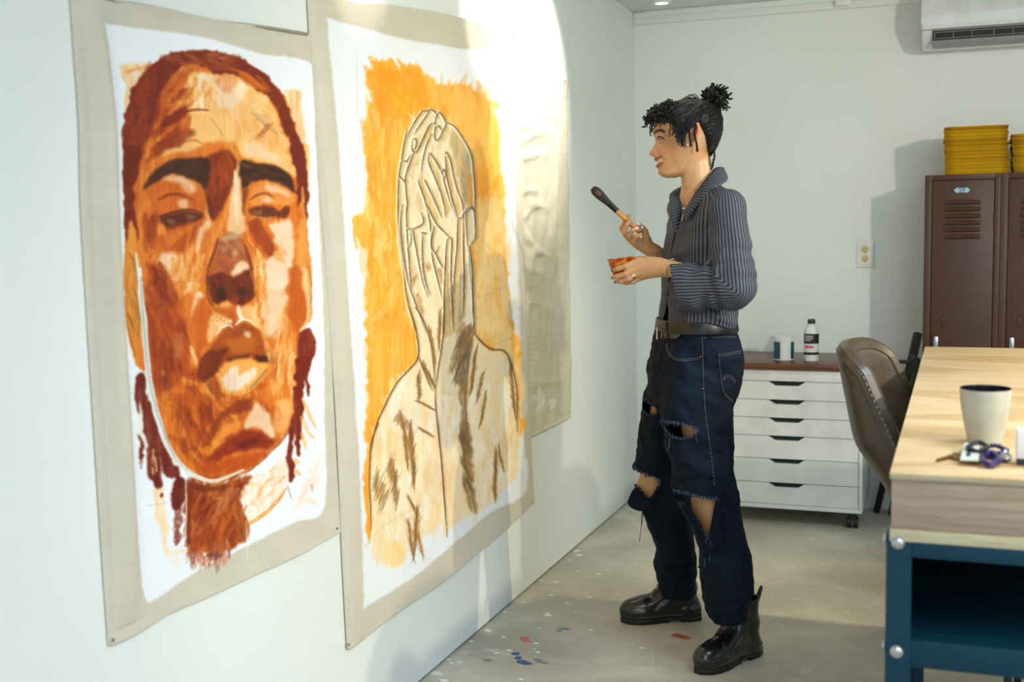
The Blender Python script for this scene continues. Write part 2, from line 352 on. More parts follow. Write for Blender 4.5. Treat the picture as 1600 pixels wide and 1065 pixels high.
B().lathe([(0, 0), (sb*.95, 0), (sb, .004), (sb, hB*.70), (sb*.92, hB*.79), (sb*.5, hB*.87), (sb*.42, hB*.89), (sb*.42, hB*.91), (0, hB*.91)], n=32).obj('body', M_white, t)
B().lathe([(0, hB*.895), (sb*.50, hB*.895), (sb*.52, hB*.9), (sb*.5, hB*.98), (sb*.42, hB), (0, hB)], n=24).obj('cap', M_blk, t)
l = arc_band(sb*1.008, PI, 2*PI, hB*.42, hB*.66, 24).obj('label', M_lab, t)
arc_band(sb*1.008, PI, 2*PI, hB*.15, hB*.215, 24).obj('label', M_lab, t)
arc_band(sb*1.010, PI*1.25, PI*1.62, hB*.315, hB*.375, 10).obj('label', M_pink, t)
for zz in (.60, .55, .50): arc_band(sb*1.014, PI*1.2, PI*(1.5+.1*(zz > .5)), hB*zz-.0016, hB*zz+.0016, 8).obj('label', M_white, t)

# ------------------------------------------------------------------ lockers with stacks of yellow envelopes
M_lock = mat('brown_locker_steel', (76, 50, 35), .45, (70, 46, 32), 4, bump=.03, spec=.3)
yl = 5.27; lx = on(1444.3, 350, 1, yl)[0]; lx2 = on(1563, 350, 1, yl)[0]; lz = on(1444.3, 274, 1, yl)[2]; LW = lx2-lx
def locker(x, number, label):
    t = empty('locker', (x, yl, 0), 0, label, 'locker', 'brown steel lockers against the back wall')
    Dp = YB-yl-.015; W = LW-.001
    d0, d1 = (on(1455, 400, 1, yl)[0]-lx), (on(1552.3, 400, 1, yl)[0]-lx); dz1 = lz-.024; dz0 = .12
    c = B(); c.box((0, 0, .1), (d0-.001, .02, lz), .001); c.box((d1+.001, 0, .1), (W, .02, lz), .001); c.box((d0-.001, 0, dz1+.002), (d1+.001, .02, lz), .001); c.box((d0-.001, 0, .1), (d1+.001, .02, dz0-.002), .001)
    c.box((0, .02, .1), (.0015, Dp, lz)); c.box((W-.0015, .02, .1), (W, Dp, lz)); c.box((.0015, .02, lz-.0015), (W-.0015, Dp, lz)); c.box((.0015, .02, .1), (W-.0015, Dp, .1015)); c.box((.0015, Dp-.002, .1015), (W-.0015, Dp, lz-.0015))
    c.obj('body', M_lock, t)
    dr = B().box((d0+.0015, .001, dz0), (d1-.0015, .018, dz1), .0015).obj('door', M_lock, t)
    lxa, lxb = (on(1474, 340, 1, yl)[0]-lx), (on(1532.5, 340, 1, yl)[0]-lx)
    for k in range(6):
        z = on(1500, 318.5+10.7*k, 1, yl)[2]; m = B(); n = 8
        rows = []
        for i in range(n+1):
            u = i/n; x = lxa+(lxb-lxa)*u; e = min(1, min(u, 1-u)*7); hgt = .019*(.82+.18*math.sin(PI*u)); dpt = .011*e+.0012
            rows.append([m.bm.verts.new(v) for v in ((x, .0008, z+hgt), (x, .001-dpt*.55, z+hgt*.55), (x, .001-dpt, z+.0015), (x, .0008, z))])
        for A, Q in zip(rows, rows[1:]):
            for j in range(3): m.bm.faces.new((A[j], A[j+1], Q[j+1], Q[j]))
        bmesh.ops.recalc_face_normals(m.bm, faces=m.bm.faces[:])
        m.obj('louver', M_lock, dr)
        g = B(); g.box((lxa+.004, .0002, z-.0035), (lxb-.004, .0009, z+.0005)).obj('louver_slot', M_dark, dr)
    px = (on(1503, 297, 1, yl)[0]-lx); pz = on(1503, 297, 1, yl)[2]
    pl = B(); hw, hh = .0315, .0115
    pl.prism([(px-hw, pz), (px-hw*.66, pz-hh), (px+hw*.66, pz-hh), (px+hw, pz), (px+hw*.66, pz+hh), (px-hw*.66, pz+hh)], XZ(.001), .002)
    pp = pl.obj('number_plate', mat('plate_blue', (150, 186, 206), .35), dr)
    fr = B(); fr.box((px-.017, -.0016, pz-.0112), (px+.017, -.0012, pz-.009)); fr.box((px-.017, -.0016, pz+.009), (px+.017, -.0012, pz+.0112)); fr.obj('plate_border', M_lab, pp)
    if number: text('plate_number', number, .021, (px, -.0016, pz), mat('plate_ink', (22, 40, 58), .5), pp)
    hg = B(); hg.cyl((d1+.001, -.003, on(1552, 357, 1, yl)[2]), (d1+.001, -.003, on(1552, 337, 1, yl)[2]), .0035, n=8); hg.obj('hinge', M_lock, t)
    ex = on(1473.5, 502, 1, yl)[0]-lx; ez = on(1473.5, 502, 1, yl)[2]; e = B(); e.box((ex-.006, -.003, ez-.018), (ex+.006, .001, ez+.018), .002); e.cyl((ex, -.007, ez), (ex, -.003, ez), .006, n=12)
    for s in (-.026, .026): e.sphere((ex, .0, ez+s), .004, n=8)
    e.obj('lock_plate', M_lock, dr)
    hx_ = on(1462, 533, 1, yl)[0]-lx; hz = on(1462, 533, 1, yl)[2]; h = B(); h.box((hx_-.010, -.016, hz-.05), (hx_+.010, .001, hz+.022), .005); h.obj('handle', M_steel, dr)
    for fx in (.012, W-.012):
        for fy in (.012, Dp-.012): B().box((fx-.011, fy-.011, 0), (fx+.011, fy+.011, .0995)).obj('leg', M_lock, t)
    return t
locker(lx, '24', 'left brown steel locker with number plate 24 beside the bare back wall')
locker(lx+LW, None, 'right brown steel locker half cut off at the edge of the photo')
M_env = [mat('yellow_envelope_%s' % 'abc'[k], c, .65, bump=.1, bscale=60, spec=.15) for k, c in enumerate(((204, 150, 0), (184, 132, 0), (216, 166, 4)))]
def ordinal(n):
    ones = 'first second third fourth fifth sixth seventh eighth ninth tenth eleventh twelfth thirteenth fourteenth fifteenth sixteenth seventeenth eighteenth nineteenth'.split()
    return ones[n-1] if n < 20 else {20: 'twentieth', 30: 'thirtieth'}.get(n) or ('twenty-' if n < 30 else 'thirty-')+ones[n % 10-1]
def envelope_stack(pxl, pxr, ptop, label, group, seed, n):
    rnd = random.Random(seed); ye = yl+.03
    zb_, zt_ = lz+.0006, on((pxl+pxr)/2, ptop, 1, ye)[2]; x0, x1 = on(pxl, 240, 1, ye)[0], on(pxr, 240, 1, ye)[0]
    h = (zt_-zb_)/n; me = None; bundle = (6, 12, 17, 27) ; off = 0.
    offs = {0: .014, 1: .010, 2: .006, 3: .0, 4: .002}
    mesh = []
    for m in M_env:
        b = B(); w_, d_ = (x1-x0), .235; th_ = h*.94
        rows = []
        for i in range(7):
            u = i/6; sag = -.0004*math.sin(PI*u); e = .45 if i in (0, 6) else 1
            rows.append([b.bm.verts.new((w_*(u-.5), y, z)) for y, z in ((0, th_*(.5-.3*e)+sag), (0, th_*(.5+.42*e)+sag), (d_, th_*(.5+.42*e)+sag), (d_, th_*(.5-.3*e)+sag))])
        for A, Q in zip(rows, rows[1:]):
            for j in range(4): b.bm.faces.new((A[j], A[(j+1) % 4], Q[(j+1) % 4], Q[j]))
        b.bm.faces.new(rows[0][::-1]); b.bm.faces.new(rows[-1]); bmesh.ops.recalc_face_normals(b.bm, faces=b.bm.faces[:])
        mesh.append(b.mesh('envelope', m, False))
    bi = 0
    for k in range(n):
        if k in (7, 15, 22, 29): bi += 1
        o = link('envelope', mesh[rnd.choice((0, 0, 1, 2))], None)
        o.location = ((x0+x1)/2+offs[bi]*(1 if bi < 3 else -1)*.6+rnd.uniform(-.003, .003), ye+rnd.uniform(-.004, .004), zb_+k*h)
        o.rotation_euler = (0, 0, rnd.uniform(-.012, .012))
        nth = n-k; tag(o, '%s yellow mailing envelope from the top of the %s' % (ordinal(nth), label) if nth > 1 else 'topmost yellow mailing envelope of the %s' % label, 'envelope', group)
envelope_stack(1474, 1575, 196, 'left stack on locker 24', 'yellow envelopes in the left stack', 3, 34)
envelope_stack(1580, 1681, 207, 'right stack at the photo edge', 'yellow envelopes in the right stack', 5, 30)

# ------------------------------------------------------------------ black folded easel leaning in the corner between chest and locker
t = empty('easel', (0, 0, 0), 0, 'black folded easel legs standing between the white chest and the locker', 'easel')
A0, A1 = Vector(on(1370, 798, 2, .009)), Vector(on(1434, 522, 1, 5.215))
Bt = Vector(on(1392, 803, 2, .009)); B1 = Vector((A1.x+.0, A1.y-.01, A1.z))
t.location = (A0.x, A0.y, 0)
r_ = lambda v: Vector(v)-Vector((A0.x, A0.y, 0))
B().tube([r_(A0), r_(A1)], [.015, .019], 8).obj('leg', M_blk, t)
B().tube([r_(Bt), r_(A1+Vector((.0, -.032, -.10)))], [.013, .014], 8).obj('leg', M_blk, t)
m_ = A0.lerp(A1, .86)
B().box(r_(m_)+Vector((-.05, -.03, -.008)), r_(m_)+Vector((.02, -.017, .008)), .002).obj('ledge', M_blk, t)
B().box(r_(m_)+Vector((-.006, -.033, -.05)), r_(m_)+Vector((.014, -.0155, .05)), .003).obj('slider', M_blk, t)

# ------------------------------------------------------------------ workbench
ZT = .95
M_ply = bpy.data.materials.new('birch_plywood')
nt, N, L, bb = nodes(M_ply); bb.inputs['Roughness'].default_value = .38
tc = N.new('ShaderNodeTexCoord'); mp = N.new('ShaderNodeMapping'); mp.inputs['Scale'].default_value = (.9, 2.6, 2.6); mp.inputs['Location'].default_value = (.35, .2, 0); L.new(tc.outputs['Object'], mp.inputs[0])
n1 = N.new('ShaderNodeTexNoise'); n1.inputs['Scale'].default_value = 2.1; n1.inputs['Detail'].default_value = 3; n1.inputs['Distortion'].default_value = .8; L.new(mp.outputs[0], n1.inputs['Vector'])
wv = N.new('ShaderNodeMath'); wv.operation = 'MULTIPLY'; wv.inputs[1].default_value = 26.; L.new(n1.outputs['Fac'], wv.inputs[0])
sn = N.new('ShaderNodeMath'); sn.operation = 'SINE'; L.new(wv.outputs[0], sn.inputs[0])
r1 = N.new('ShaderNodeValToRGB'); e = r1.color_ramp.elements; e[0].position, e[0].color, e[1].position, e[1].color = .1, rgb(200, 170, 124), .9, rgb(208, 182, 140); ma = N.new('ShaderNodeMath'); ma.operation = 'MULTIPLY_ADD'; ma.inputs[1].default_value = .5; ma.inputs[2].default_value = .5
L.new(sn.outputs[0], ma.inputs[0]); L.new(ma.outputs[0], r1.inputs[0])
r2 = N.new('ShaderNodeValToRGB'); e = r2.color_ramp.elements; e[0].position, e[0].color, e[1].position, e[1].color = .38, (.82, .72, .58, 1), .6, (1, 1, 1, 1); L.new(n1.outputs['Fac'], r2.inputs[0])
mx = N.new('ShaderNodeMix'); mx.data_type = 'RGBA'; mx.blend_type = 'MULTIPLY'; mx.inputs[0].default_value = .8; L.new(r1.outputs[0], mx.inputs[6]); L.new(r2.outputs[0], mx.inputs[7]); L.new(mx.outputs[2], bb.inputs['Base Color'])
M_edge = mat('plywood_edge', (176, 168, 142), .6, (140, 130, 106), 6, stretch=(1, 1, 90)); M_pine = mat('pale_pine', (166, 148, 130), .55, (146, 126, 108), 5, stretch=(1.5, 1, 22), bump=.05)
M_strip = mat('pale_strip', (188, 182, 154), .55, (174, 166, 136), 8, stretch=(2, 2, 20))
M_tealm = mat('teal_steel', (6, 54, 74), .45, (4, 48, 67), 3, spec=.25)
yw0, yw1 = on(1392, 738, 2, ZT)[1], on(1442, 541, 2, ZT)[1]; xw0 = on(1392, 738, 2, ZT)[0]-.002; xw1 = xw0+.92
t = empty('workbench', (xw0, yw0, 0), 0, 'large workbench with pale plywood top and teal steel frame at the right', 'workbench')
Lb = yw1-yw0; Wb = xw1-xw0
zf = lambda py: on(1450, py, 1, yw0)[2]
zz = [ZT, on(1400, 748.5, 1, yw0)[2], on(1400, 826.5, 1, yw0)[2], on(1400, 834.5, 1, yw0)[2]]
B().box((0, 0, zz[1]+.0045), (Wb, Lb, ZT), .0015).obj('tabletop', M_ply, t)
B().box((.0005, .0005, zz[1]), (Wb, Lb-.001, zz[1]+.0044)).obj('tabletop_edge', M_edge, t)
B().box((.001, .0008, zz[1]+.004), (Wb, .0035, ZT-.002)).obj('tabletop_edge', M_edge, t).location = (0, -.0012, 0)
ap = B(); ap.box((.003, .004, zz[2]), (Wb-.003, .024, zz[1]-.0005), .001); ap.box((.003, .0245, zz[2]), (.023, Lb-.025, zz[1]-.0005), .001); ap.box((.003, Lb-.0245, zz[2]), (Wb-.003, Lb-.004, zz[1]-.0005), .001); ap.obj('apron', M_pine, t)
B().box((.001, .002, zz[3]-.012), (Wb-.001, Lb-.003, zz[2]-.0005), .001).obj('under_panel', M_strip, t)
zr0, zr1, zs0, zs1 = zz[3]-.0005, on(1480, 876, 1, yw0)[2], on(1480, 1006, 1, yw0)[2], on(1480, 1049, 1, yw0)[2]
lw = .040
def ibeam(ya, yb, back):
    fr = t
    for xx in (-.004, Wb-lw+.004):
        for yy, s in ((ya, 1), (yb, -1)):
            g = B(); x_in = xx if xx < .1 else xx
            g.prism([(xx, 0), (xx+lw, 0), (xx+lw, zr0-.010), (xx+lw-.010, zr0), (xx, zr0)], XZ(yy+.003), .003)
            g.box((xx if xx < .1 else xx+lw-.003, min(yy+.003, yy+s*lw), 0), (xx+.003 if xx < .1 else xx+lw, max(yy+.003, yy+s*lw), zr0-.002))
            lg = g.obj('leg', M_tealm, t)
            if yy == ya:
                for zq in (on(1405, 848, 1, yw0)[2], on(1403, 1018, 1, yw0)[2]):
                    bt = B(); bt.sphere((xx+lw*.46, yy-.002, zq), .0085, (1, .55, 1), 14); bt.cyl((xx+lw*.46, yy-.0005, zq), (xx+lw*.46, yy-.003, zq), .0105, n=16); bt.obj('bolt', M_steel, lg)
                    if xx < .1: bt = B(); bt.sphere((xx-.002, yy+.022, zq), .0085, (.55, 1, 1), 14); bt.obj('bolt', M_steel, lg)
    for za, zb3 in ((zr1, zr0-.011), (zs1, zs0)):
        g = B(); g.box((lw-.0035, ya+.0005, za), (Wb-lw+.0035, ya+.003, zb3), .0008); g.box((lw-.0035, ya+.003, zb3-.003), (Wb-lw+.0035, ya+.03, zb3), .0005); g.obj('rail', M_tealm, t)
        for xx in (0.0, Wb-.003):
            B().box((xx, ya+lw+.001, za), (xx+.003, yb-lw-.001, zb3)).obj('rail', M_tealm, t)
        B().box((lw, yb-.003, za), (Wb-lw, yb-.0005, zb3)).obj('rail', M_tealm, t)
    B().box((.004, ya+.032, zs0-.012), (Wb-.004, yb-.004, zs0-.004)).obj('shelf', M_tealm, t)
    B().box((.0035, ya+.05, zs0), (.0055, yb-.006, zr1)).obj('side_panel', M_tealm, t)
    B().box((.006, yb-.008, zs0), (Wb-.006, yb-.005, zr1)).obj('back_panel', M_tealm, t)
ibeam(0.003, .92, True)
for xx in (.01, Wb-.05): B().box((xx, Lb-.05, 0), (xx+.04, Lb-.01, zr0-.013), .001).obj('leg', M_tealm, t)

# mug, key bunch and white box on the bench
M_mug = mat('speckled_stoneware', (178, 177, 162), .3, (170, 168, 152), 30, coat=.3); M_mugin = mat('dark_blue_glaze', (16, 20, 44), .12, (22, 12, 16), 12, coat=.5)
p = on(1541, 695, 2, ZT); ymg = p[1]+.02; s = np.linalg.norm(on(1580, 610, 1, ymg)-on(1498, 610, 1, ymg))/2; pc = on(1539, 650, 1, ymg)
hM = on(1539, 606, 1, ymg)[2]-ZT
t = empty('mug', (pc[0], ymg, ZT+.0006), 0, 'cream stoneware tumbler with dark blue glazed inside on the plywood workbench', 'mug')
B().lathe([(0, .002), (s*.58, 0), (s*.66, .002), (s*.72, .014), (s*.86, hM*.42), (s*.95, hM*.7), (s*.985, hM*.9), (s*.99, hM*.985)], n=48).obj('cup_wall', M_mug, t)
B().lathe([(s*.99, hM*.985), (s*.985, hM), (s*.94, hM), (s*.93, hM*.95), (s*.9, hM*.7), (s*.8, hM*.4), (s*.66, .015), (0, .01)], n=48).obj('glaze', M_mugin, t)
def tp(px, py, dz=0.): q = on(px, py, 2, ZT); return Vector((q[0], q[1], ZT+dz))
k0 = tp(1535, 722)
t = empty('key_bunch', k0, 0, 'bunch of keys with purple rings and a white tag in front of the mug', 'keys')
lk = lambda *a: tp(*a)-k0
M_brass = mat('brass_key', (150, 112, 62), .35, metal=.8); M_purple = mat('purple_beads', (46, 34, 92), .3, (30, 24, 60), 30); M_tagm = mat('clear_tag', (206, 214, 204), .25); M_tagd = mat('tag_print', (40, 52, 70), .4)
kb = B(); kb.tube([lk(1464, 722, .004), lk(1484, 717, .004), lk(1488, 716, .004)], [.0025, .004, .004], 6); kb.box(lk(1488, 719, .002)+Vector((0, -.004, 0)), lk(1504, 713, .006)+Vector((0, .006, 0)), .002); kb.obj('key', M_brass, t)
B().prism([tuple(lk(x, y).xy) for x, y in ((1500, 728), (1529, 729), (1530, 704), (1507, 702))], Matrix.Translation((0, 0, .0095)), .003).obj('key_tag', M_tagm, t)
B().prism([tuple(lk(x, y).xy) for x, y in ((1509, 724), (1516, 724), (1519, 707), (1513, 707))], Matrix.Translation((0, 0, .0127)), .0006).obj('tag_print', M_tagd, t)
def ring(cx, cy, rx, ry, rr, m, name, dz=.006, bead=False):
    pts = [lk(cx+rx*math.cos(a), cy+ry*math.sin(a), dz+.002*math.sin(3*a)) for a in np.linspace(0, 2*PI, 22, endpoint=False)]
    b = B()
    if bead:
        for q in pts: b.sphere(q, rr, n=8)
    else: b.tube(pts, rr, 6, closed=True)
    return b.obj(name, m, t)
ring(1547, 724, 14, 8, .0055, M_purple, 'key_ring', .008); ring(1528, 712, 16, 6, .004, M_lab, 'key_ring', .016); ring(1553, 709, 20, 5.5, .0045, M_purple, 'bead_loop', .007, True); ring(1571, 718, 8, 5, .003, M_steel, 'key_ring', .006)
B().prism([tuple(lk(x, y).xy) for x, y in ((1535, 716), (1572, 724), (1576, 719), (1542, 711))], Matrix.Translation((0, 0, .003)), .003).obj('key', M_steel, t)
p0 = tp(1588, 727); hbx = on(1588, 672, 1, p0[1])[2]-ZT
t = empty('white_box', (p0[0], p0[1], ZT+.0005), 0, 'white box with a dark base at the right edge of the workbench', 'box')
B().box((0, 0, .011), (.09, .03, hbx), .001).obj('body', mat('white_card', (232, 232, 234), .5), t); B().box((.001, .0005, 0), (.089, .0295, .0105)).obj('base', mat('navy_base', (34, 34, 58), .5), t)

# ------------------------------------------------------------------ brown stool with bucket back
M_lea = mat('brown_leather', (76, 62, 47), .4, (60, 50, 38), 14, bump=.25, bscale=160, coat=.15)
yc_ = 3.42
ps = on(1352, 640, 1, yc_); 
t = empty('counter_stool', (.0, yc_, 0), -.10, 'brown leather bucket stool tucked against the left side of the workbench', 'stool')
def shell():
    nu, nv = 29, 26; zt_, zs_ = on(1350, 546, 1, yc_)[2], .585
    V = []
    for j in range(nv):
        v = j/(nv-1)
        for i in range(nu):
            u = -1+2*i/(nu-1); au = abs(u)
            if v < .42:                                   # seat, front to rear
                q = v/.42; x = .20-.34*q; z = zs_-.018*math.sin(PI*q)+.05*au**3*q; y = u*(.19+.02*q)
            else:                                         # back: rises and wraps forward at the wings
                q = (v-.42)/.58; ang = q**.8
                base_x = -.14-.13*(1-math.cos(min(1, q*2.2)*PI/2))*.55-.085*q
                z = zs_+.045*q+(zt_-zs_-.045)*max(0, (q-.06)/.94)**1.05
                wid = .215*(1-.07*q**3); y = wid*math.sin(u*PI/2*.92)
                x = base_x+.17*(1-math.cos(u*PI/2*.9))*(1-.45*q)
                z -= (.05*au**3)*q**2
                z += .05*au**3*(1-q)
            V.append((x, y, z))
    V = np.array(V); Fq = [(j*nu+i, j*nu+i+1, (j+1)*nu+i+1, (j+1)*nu+i) for j in range(nv-1) for i in range(nu-1)]
    o = np_mesh('seat_shell', V, np.array(Fq), M_lea, t)
    s_ = o.modifiers.new('s', 'SOLIDIFY'); s_.thickness = .048; s_.offset = 0
    sb_ = o.modifiers.new('b', 'SUBSURF'); sb_.levels = 1; sb_.render_levels = 1
    # stitched ridge along the edge
    rim = [V[j*nu] for j in range(10, nv)] + [V[(nv-1)*nu+i] for i in range(nu)] + [V[j*nu+nu-1] for j in range(nv-1, 9, -1)]
    b = B(); b.tube([Vector(q) for q in rim], .0255, 8); e = b.obj('piping', M_lea, o)
    st = B()
    R = bez(rim, 200)
    for q, q2 in zip(R[::2], R[1::2]):
        d = Vector(q2)-Vector(q); n_ = Vector((.004, -.0258 if q[1] < 0 else .0258, .0)); st.tube([Vector(q)+n_, Vector(q)+n_+d*.8], .0016, 4)
    st.obj('stitching', mat('tan_thread', (170, 150, 120), .7), o)
    return o
shell()
for sx, sy in ((1, 1), (1, -1), (-1, 1), (-1, -1)):
    B().tube([(sx*.10+.03, sy*.10, .575), (sx*.135+.02, sy*.18, .0)], [.013, .010], 10).obj('leg', M_blk, t)
b = B(); zq = .22; k = .135
b.tube([(k+.01, k+.015, zq), (-k+.01, k+.015, zq), (-k+.01, -k-.015, zq), (k+.01, -k-.015, zq)], .008, 8, closed=True); b.obj('footrest', M_blk, t)
B().box((-.09, -.11, .540), (.13, .11, .556), .006).obj('seat_mount', M_blk, t)
# ------------------------------------------------------------------ painted canvases on the left wall
class Paint:
    """flat paint layers laid down stroke by stroke on a raster that later becomes the vertex colours of a canvas mesh"""
    def __init__(s, x0, y0, x1, y1, base, seed):
        s.x0, s.y0, s.w, s.h = x0, y0, x1-x0, y1-y0; s.rng = np.random.default_rng(seed)
        s.img = np.ones((s.h, s.w, 3))*np.array(base, float)
        s.n1 = s.noise(5); s.n2 = s.noise(14); s.n3 = s.noise(2.2)
        s.st = {a: s.streak(a) for a in (90, 60, 120, 75, 105, 0, 30, 150)}
        s.yy, s.xx = np.mgrid[0:s.h, 0:s.w]
    def blur(s, a, r):
        r = int(round(r))
        if r < 1: return a
        for ax in (0, 1):
            p = [(0, 0)]*a.ndim; p[ax] = (r+1, r); q = np.cumsum(np.pad(a, p, mode='edge'), axis=ax)
            n = a.shape[ax]; sl = lambda i: tuple(slice(i, i+n) if k == ax else slice(None) for k in range(a.ndim))
            a = (q[sl(2*r+1)]-q[sl(0)])/(2*r+1)
        return a
    def norm(s, a): a = a-a.mean(); return np.clip(a/(a.std()*2), -1, 1)
    def noise(s, r): return s.norm(s.blur(s.blur(s.rng.standard_normal((s.h, s.w)), r), r))
    def streak(s, deg, n=15):
        a = s.rng.standard_normal((s.h, s.w)); o = np.zeros_like(a); dx, dy = math.cos(math.radians(deg)), math.sin(math.radians(deg))
        for t in range(-n, n+1): o += np.roll(a, (int(round(t*dy)), int(round(t*dx))), (0, 1))
        return s.norm(s.blur(o, 1))*.6 + s.norm(s.blur(np.roll(o, 37, 0), 2))*.4
    def win(s, lo, hi):
        a = max(0, int(lo[0]-s.x0)), max(0, int(lo[1]-s.y0)); b = min(s.w, int(hi[0]-s.x0)+1), min(s.h, int(hi[1]-s.y0)+1)
        return a, b, (slice(a[1], b[1]), slice(a[0], b[0]))
    def inside(s, P, X, Y):
        m = np.zeros(X.shape, bool)
        for (xa, ya), (xb, yb) in zip(P, np.roll(P, -1, 0)):
            if ya == yb: continue
            m ^= ((ya > Y) != (yb > Y)) & (X < (xb-xa)*(Y-ya)/(yb-ya)+xa)
        return m
    def put(s, sl, m, col, jit, ang):
        c = np.array(col, float); k = s.st[ang][sl]*jit*.7 + s.n2[sl]*jit*.6
        tgt = np.clip(c*(1+k[..., None]*np.array([.55, 1., 1.25])), 0, 255)
        s.img[sl] += (tgt-s.img[sl])*m[..., None]
    def fill(s, P, col, a=1., soft=1.5, rough=2.5, tex=.15, ang=90, jit=.07, close=True):
        P = np.asarray(P, float)
        if close and len(P) > 4: Q = np.vstack([P, P[:1]]); P = bez(Q, len(P)*5)
        pad = soft*3+rough*2+2; A, Bb, sl = s.win(P.min(0)-pad, P.max(0)+pad)
        if Bb[0] <= A[0] or Bb[1] <= A[1]: return
        X = s.xx[sl]+s.x0+s.n1[sl]*rough+s.n3[sl]*rough*.5; Y = s.yy[sl]+s.y0+s.n2[sl]*rough+s.st[ang][sl]*rough*.8
        m = s.inside(P, X, Y).astype(float); m = s.blur(s.blur(m, soft), soft*.6)
        m *= a*np.clip(1-tex*(s.st[ang][sl]*1.2+.35+s.n1[sl]*.4), 0, 1); s.put(sl, np.clip(m, 0, 1), col, jit, ang)
    def stroke(s, P, wd, col, a=.9, soft=1., tex=.2, jit=.06, taper=(.5, .3), smooth=True):
        P = np.asarray(P, float)
        if smooth and len(P) > 2: P = bez(P, max(12, len(P)*5))
        pad = wd+soft*2+2; A, Bb, sl = s.win(P.min(0)-pad, P.max(0)+pad)
        if Bb[0] <= A[0] or Bb[1] <= A[1]: return
        X = s.xx[sl]+s.x0+.5+s.n1[sl]*.5*min(1, wd/4); Y = s.yy[sl]+s.y0+.5
        L = np.r_[0, np.cumsum(np.hypot(*np.diff(P, axis=0).T))]; T = L[-1]+1e-6
        best = np.full(X.shape, 1e9); tt = np.zeros(X.shape); lat = np.zeros(X.shape)
        for i in range(len(P)-1):
            d = P[i+1]-P[i]; n2 = d@d+1e-9; t = np.clip(((X-P[i, 0])*d[0]+(Y-P[i, 1])*d[1])/n2, 0, 1)
            ex, ey = X-P[i, 0]-t*d[0], Y-P[i, 1]-t*d[1]; q = np.hypot(ex, ey); k = q < best
            best[k] = q[k]; tt[k] = (L[i]+t[k]*math.sqrt(n2))/T; lat[k] = ((d[0]*ey-d[1]*ex)/math.sqrt(n2))[k]
        r = wd/2*np.clip(np.minimum(taper[0]+(1-taper[0])*np.minimum(1, tt*5), taper[1]+(1-taper[1])*np.minimum(1, (1-tt)*4)), .1, 1)
        m = np.clip((r-best)/soft+.5, 0, 1)
        tab = s.rng.standard_normal((32, 24)); tab = (tab+np.roll(tab, 1, 1)+np.roll(tab, 2, 1))/1.7
        br = tab[np.clip((lat/max(wd, 1)*14+16).astype(int), 0, 31), np.clip((tt*23).astype(int), 0, 23)]
        m *= a*np.clip(1-tex*np.clip(br+.2, 0, 2)*(.6+tt), 0, 1)
        s.put(sl, m, col, jit, 90)
    def scumble(s, P, cols, n, ln, wd, deg, spread=15, a=.4, tex=.4, soft=1.2):
        P = np.asarray(P, float); lo, hi = P.min(0), P.max(0); c = 0; k = 0
        while c < n and k < n*30:
            k += 1; q = lo+(hi-lo)*s.rng.random(2)
            if not s.inside(P, np.array([q[0]]), np.array([q[1]]))[0]: continue
            c += 1; t = math.radians(deg+spread*s.rng.standard_normal()); l = ln*(.5+s.rng.random())/2; d = np.array([math.cos(t), math.sin(t)])*l
            bend = np.array([-d[1], d[0]])*.15*s.rng.standard_normal()
            s.stroke([q-d, q+bend, q+d], wd*(.5+s.rng.random()), cols[s.rng.integers(len(cols))], a*(.6+.6*s.rng.random()), soft, tex)
def T(x0, y0, k): return lambda *p: [(x0+a/k, y0+b/k) for a, b in p]
def coons(top, right, bottom, left, nu, nv):
    """photo-pixel boundary polylines -> (nv,nu,2) grid"""
    def rs(P, n):
        P = np.asarray(P, float); P = bez(P, 60) if len(P) > 2 else P
        L = np.r_[0, np.cumsum(np.hypot(*np.diff(P, axis=0).T))]; t = np.linspace(0, L[-1], n); return np.stack([np.interp(t, L, P[:, 0]), np.interp(t, L, P[:, 1])], 1)
    Tn, Bn, Ln, Rn = rs(top, nu), rs(bottom, nu), rs(left, nv), rs(right, nv)
    u = np.linspace(0, 1, nu)[None, :, None]; v = np.linspace(0, 1, nv)[:, None, None]
    return (1-v)*Tn[None]+v*Bn[None]+(1-u)*Ln[:, None]+u*Rn[:, None]-((1-u)*(1-v)*Tn[0]+u*(1-v)*Tn[-1]+(1-u)*v*Bn[0]+u*v*Bn[-1])
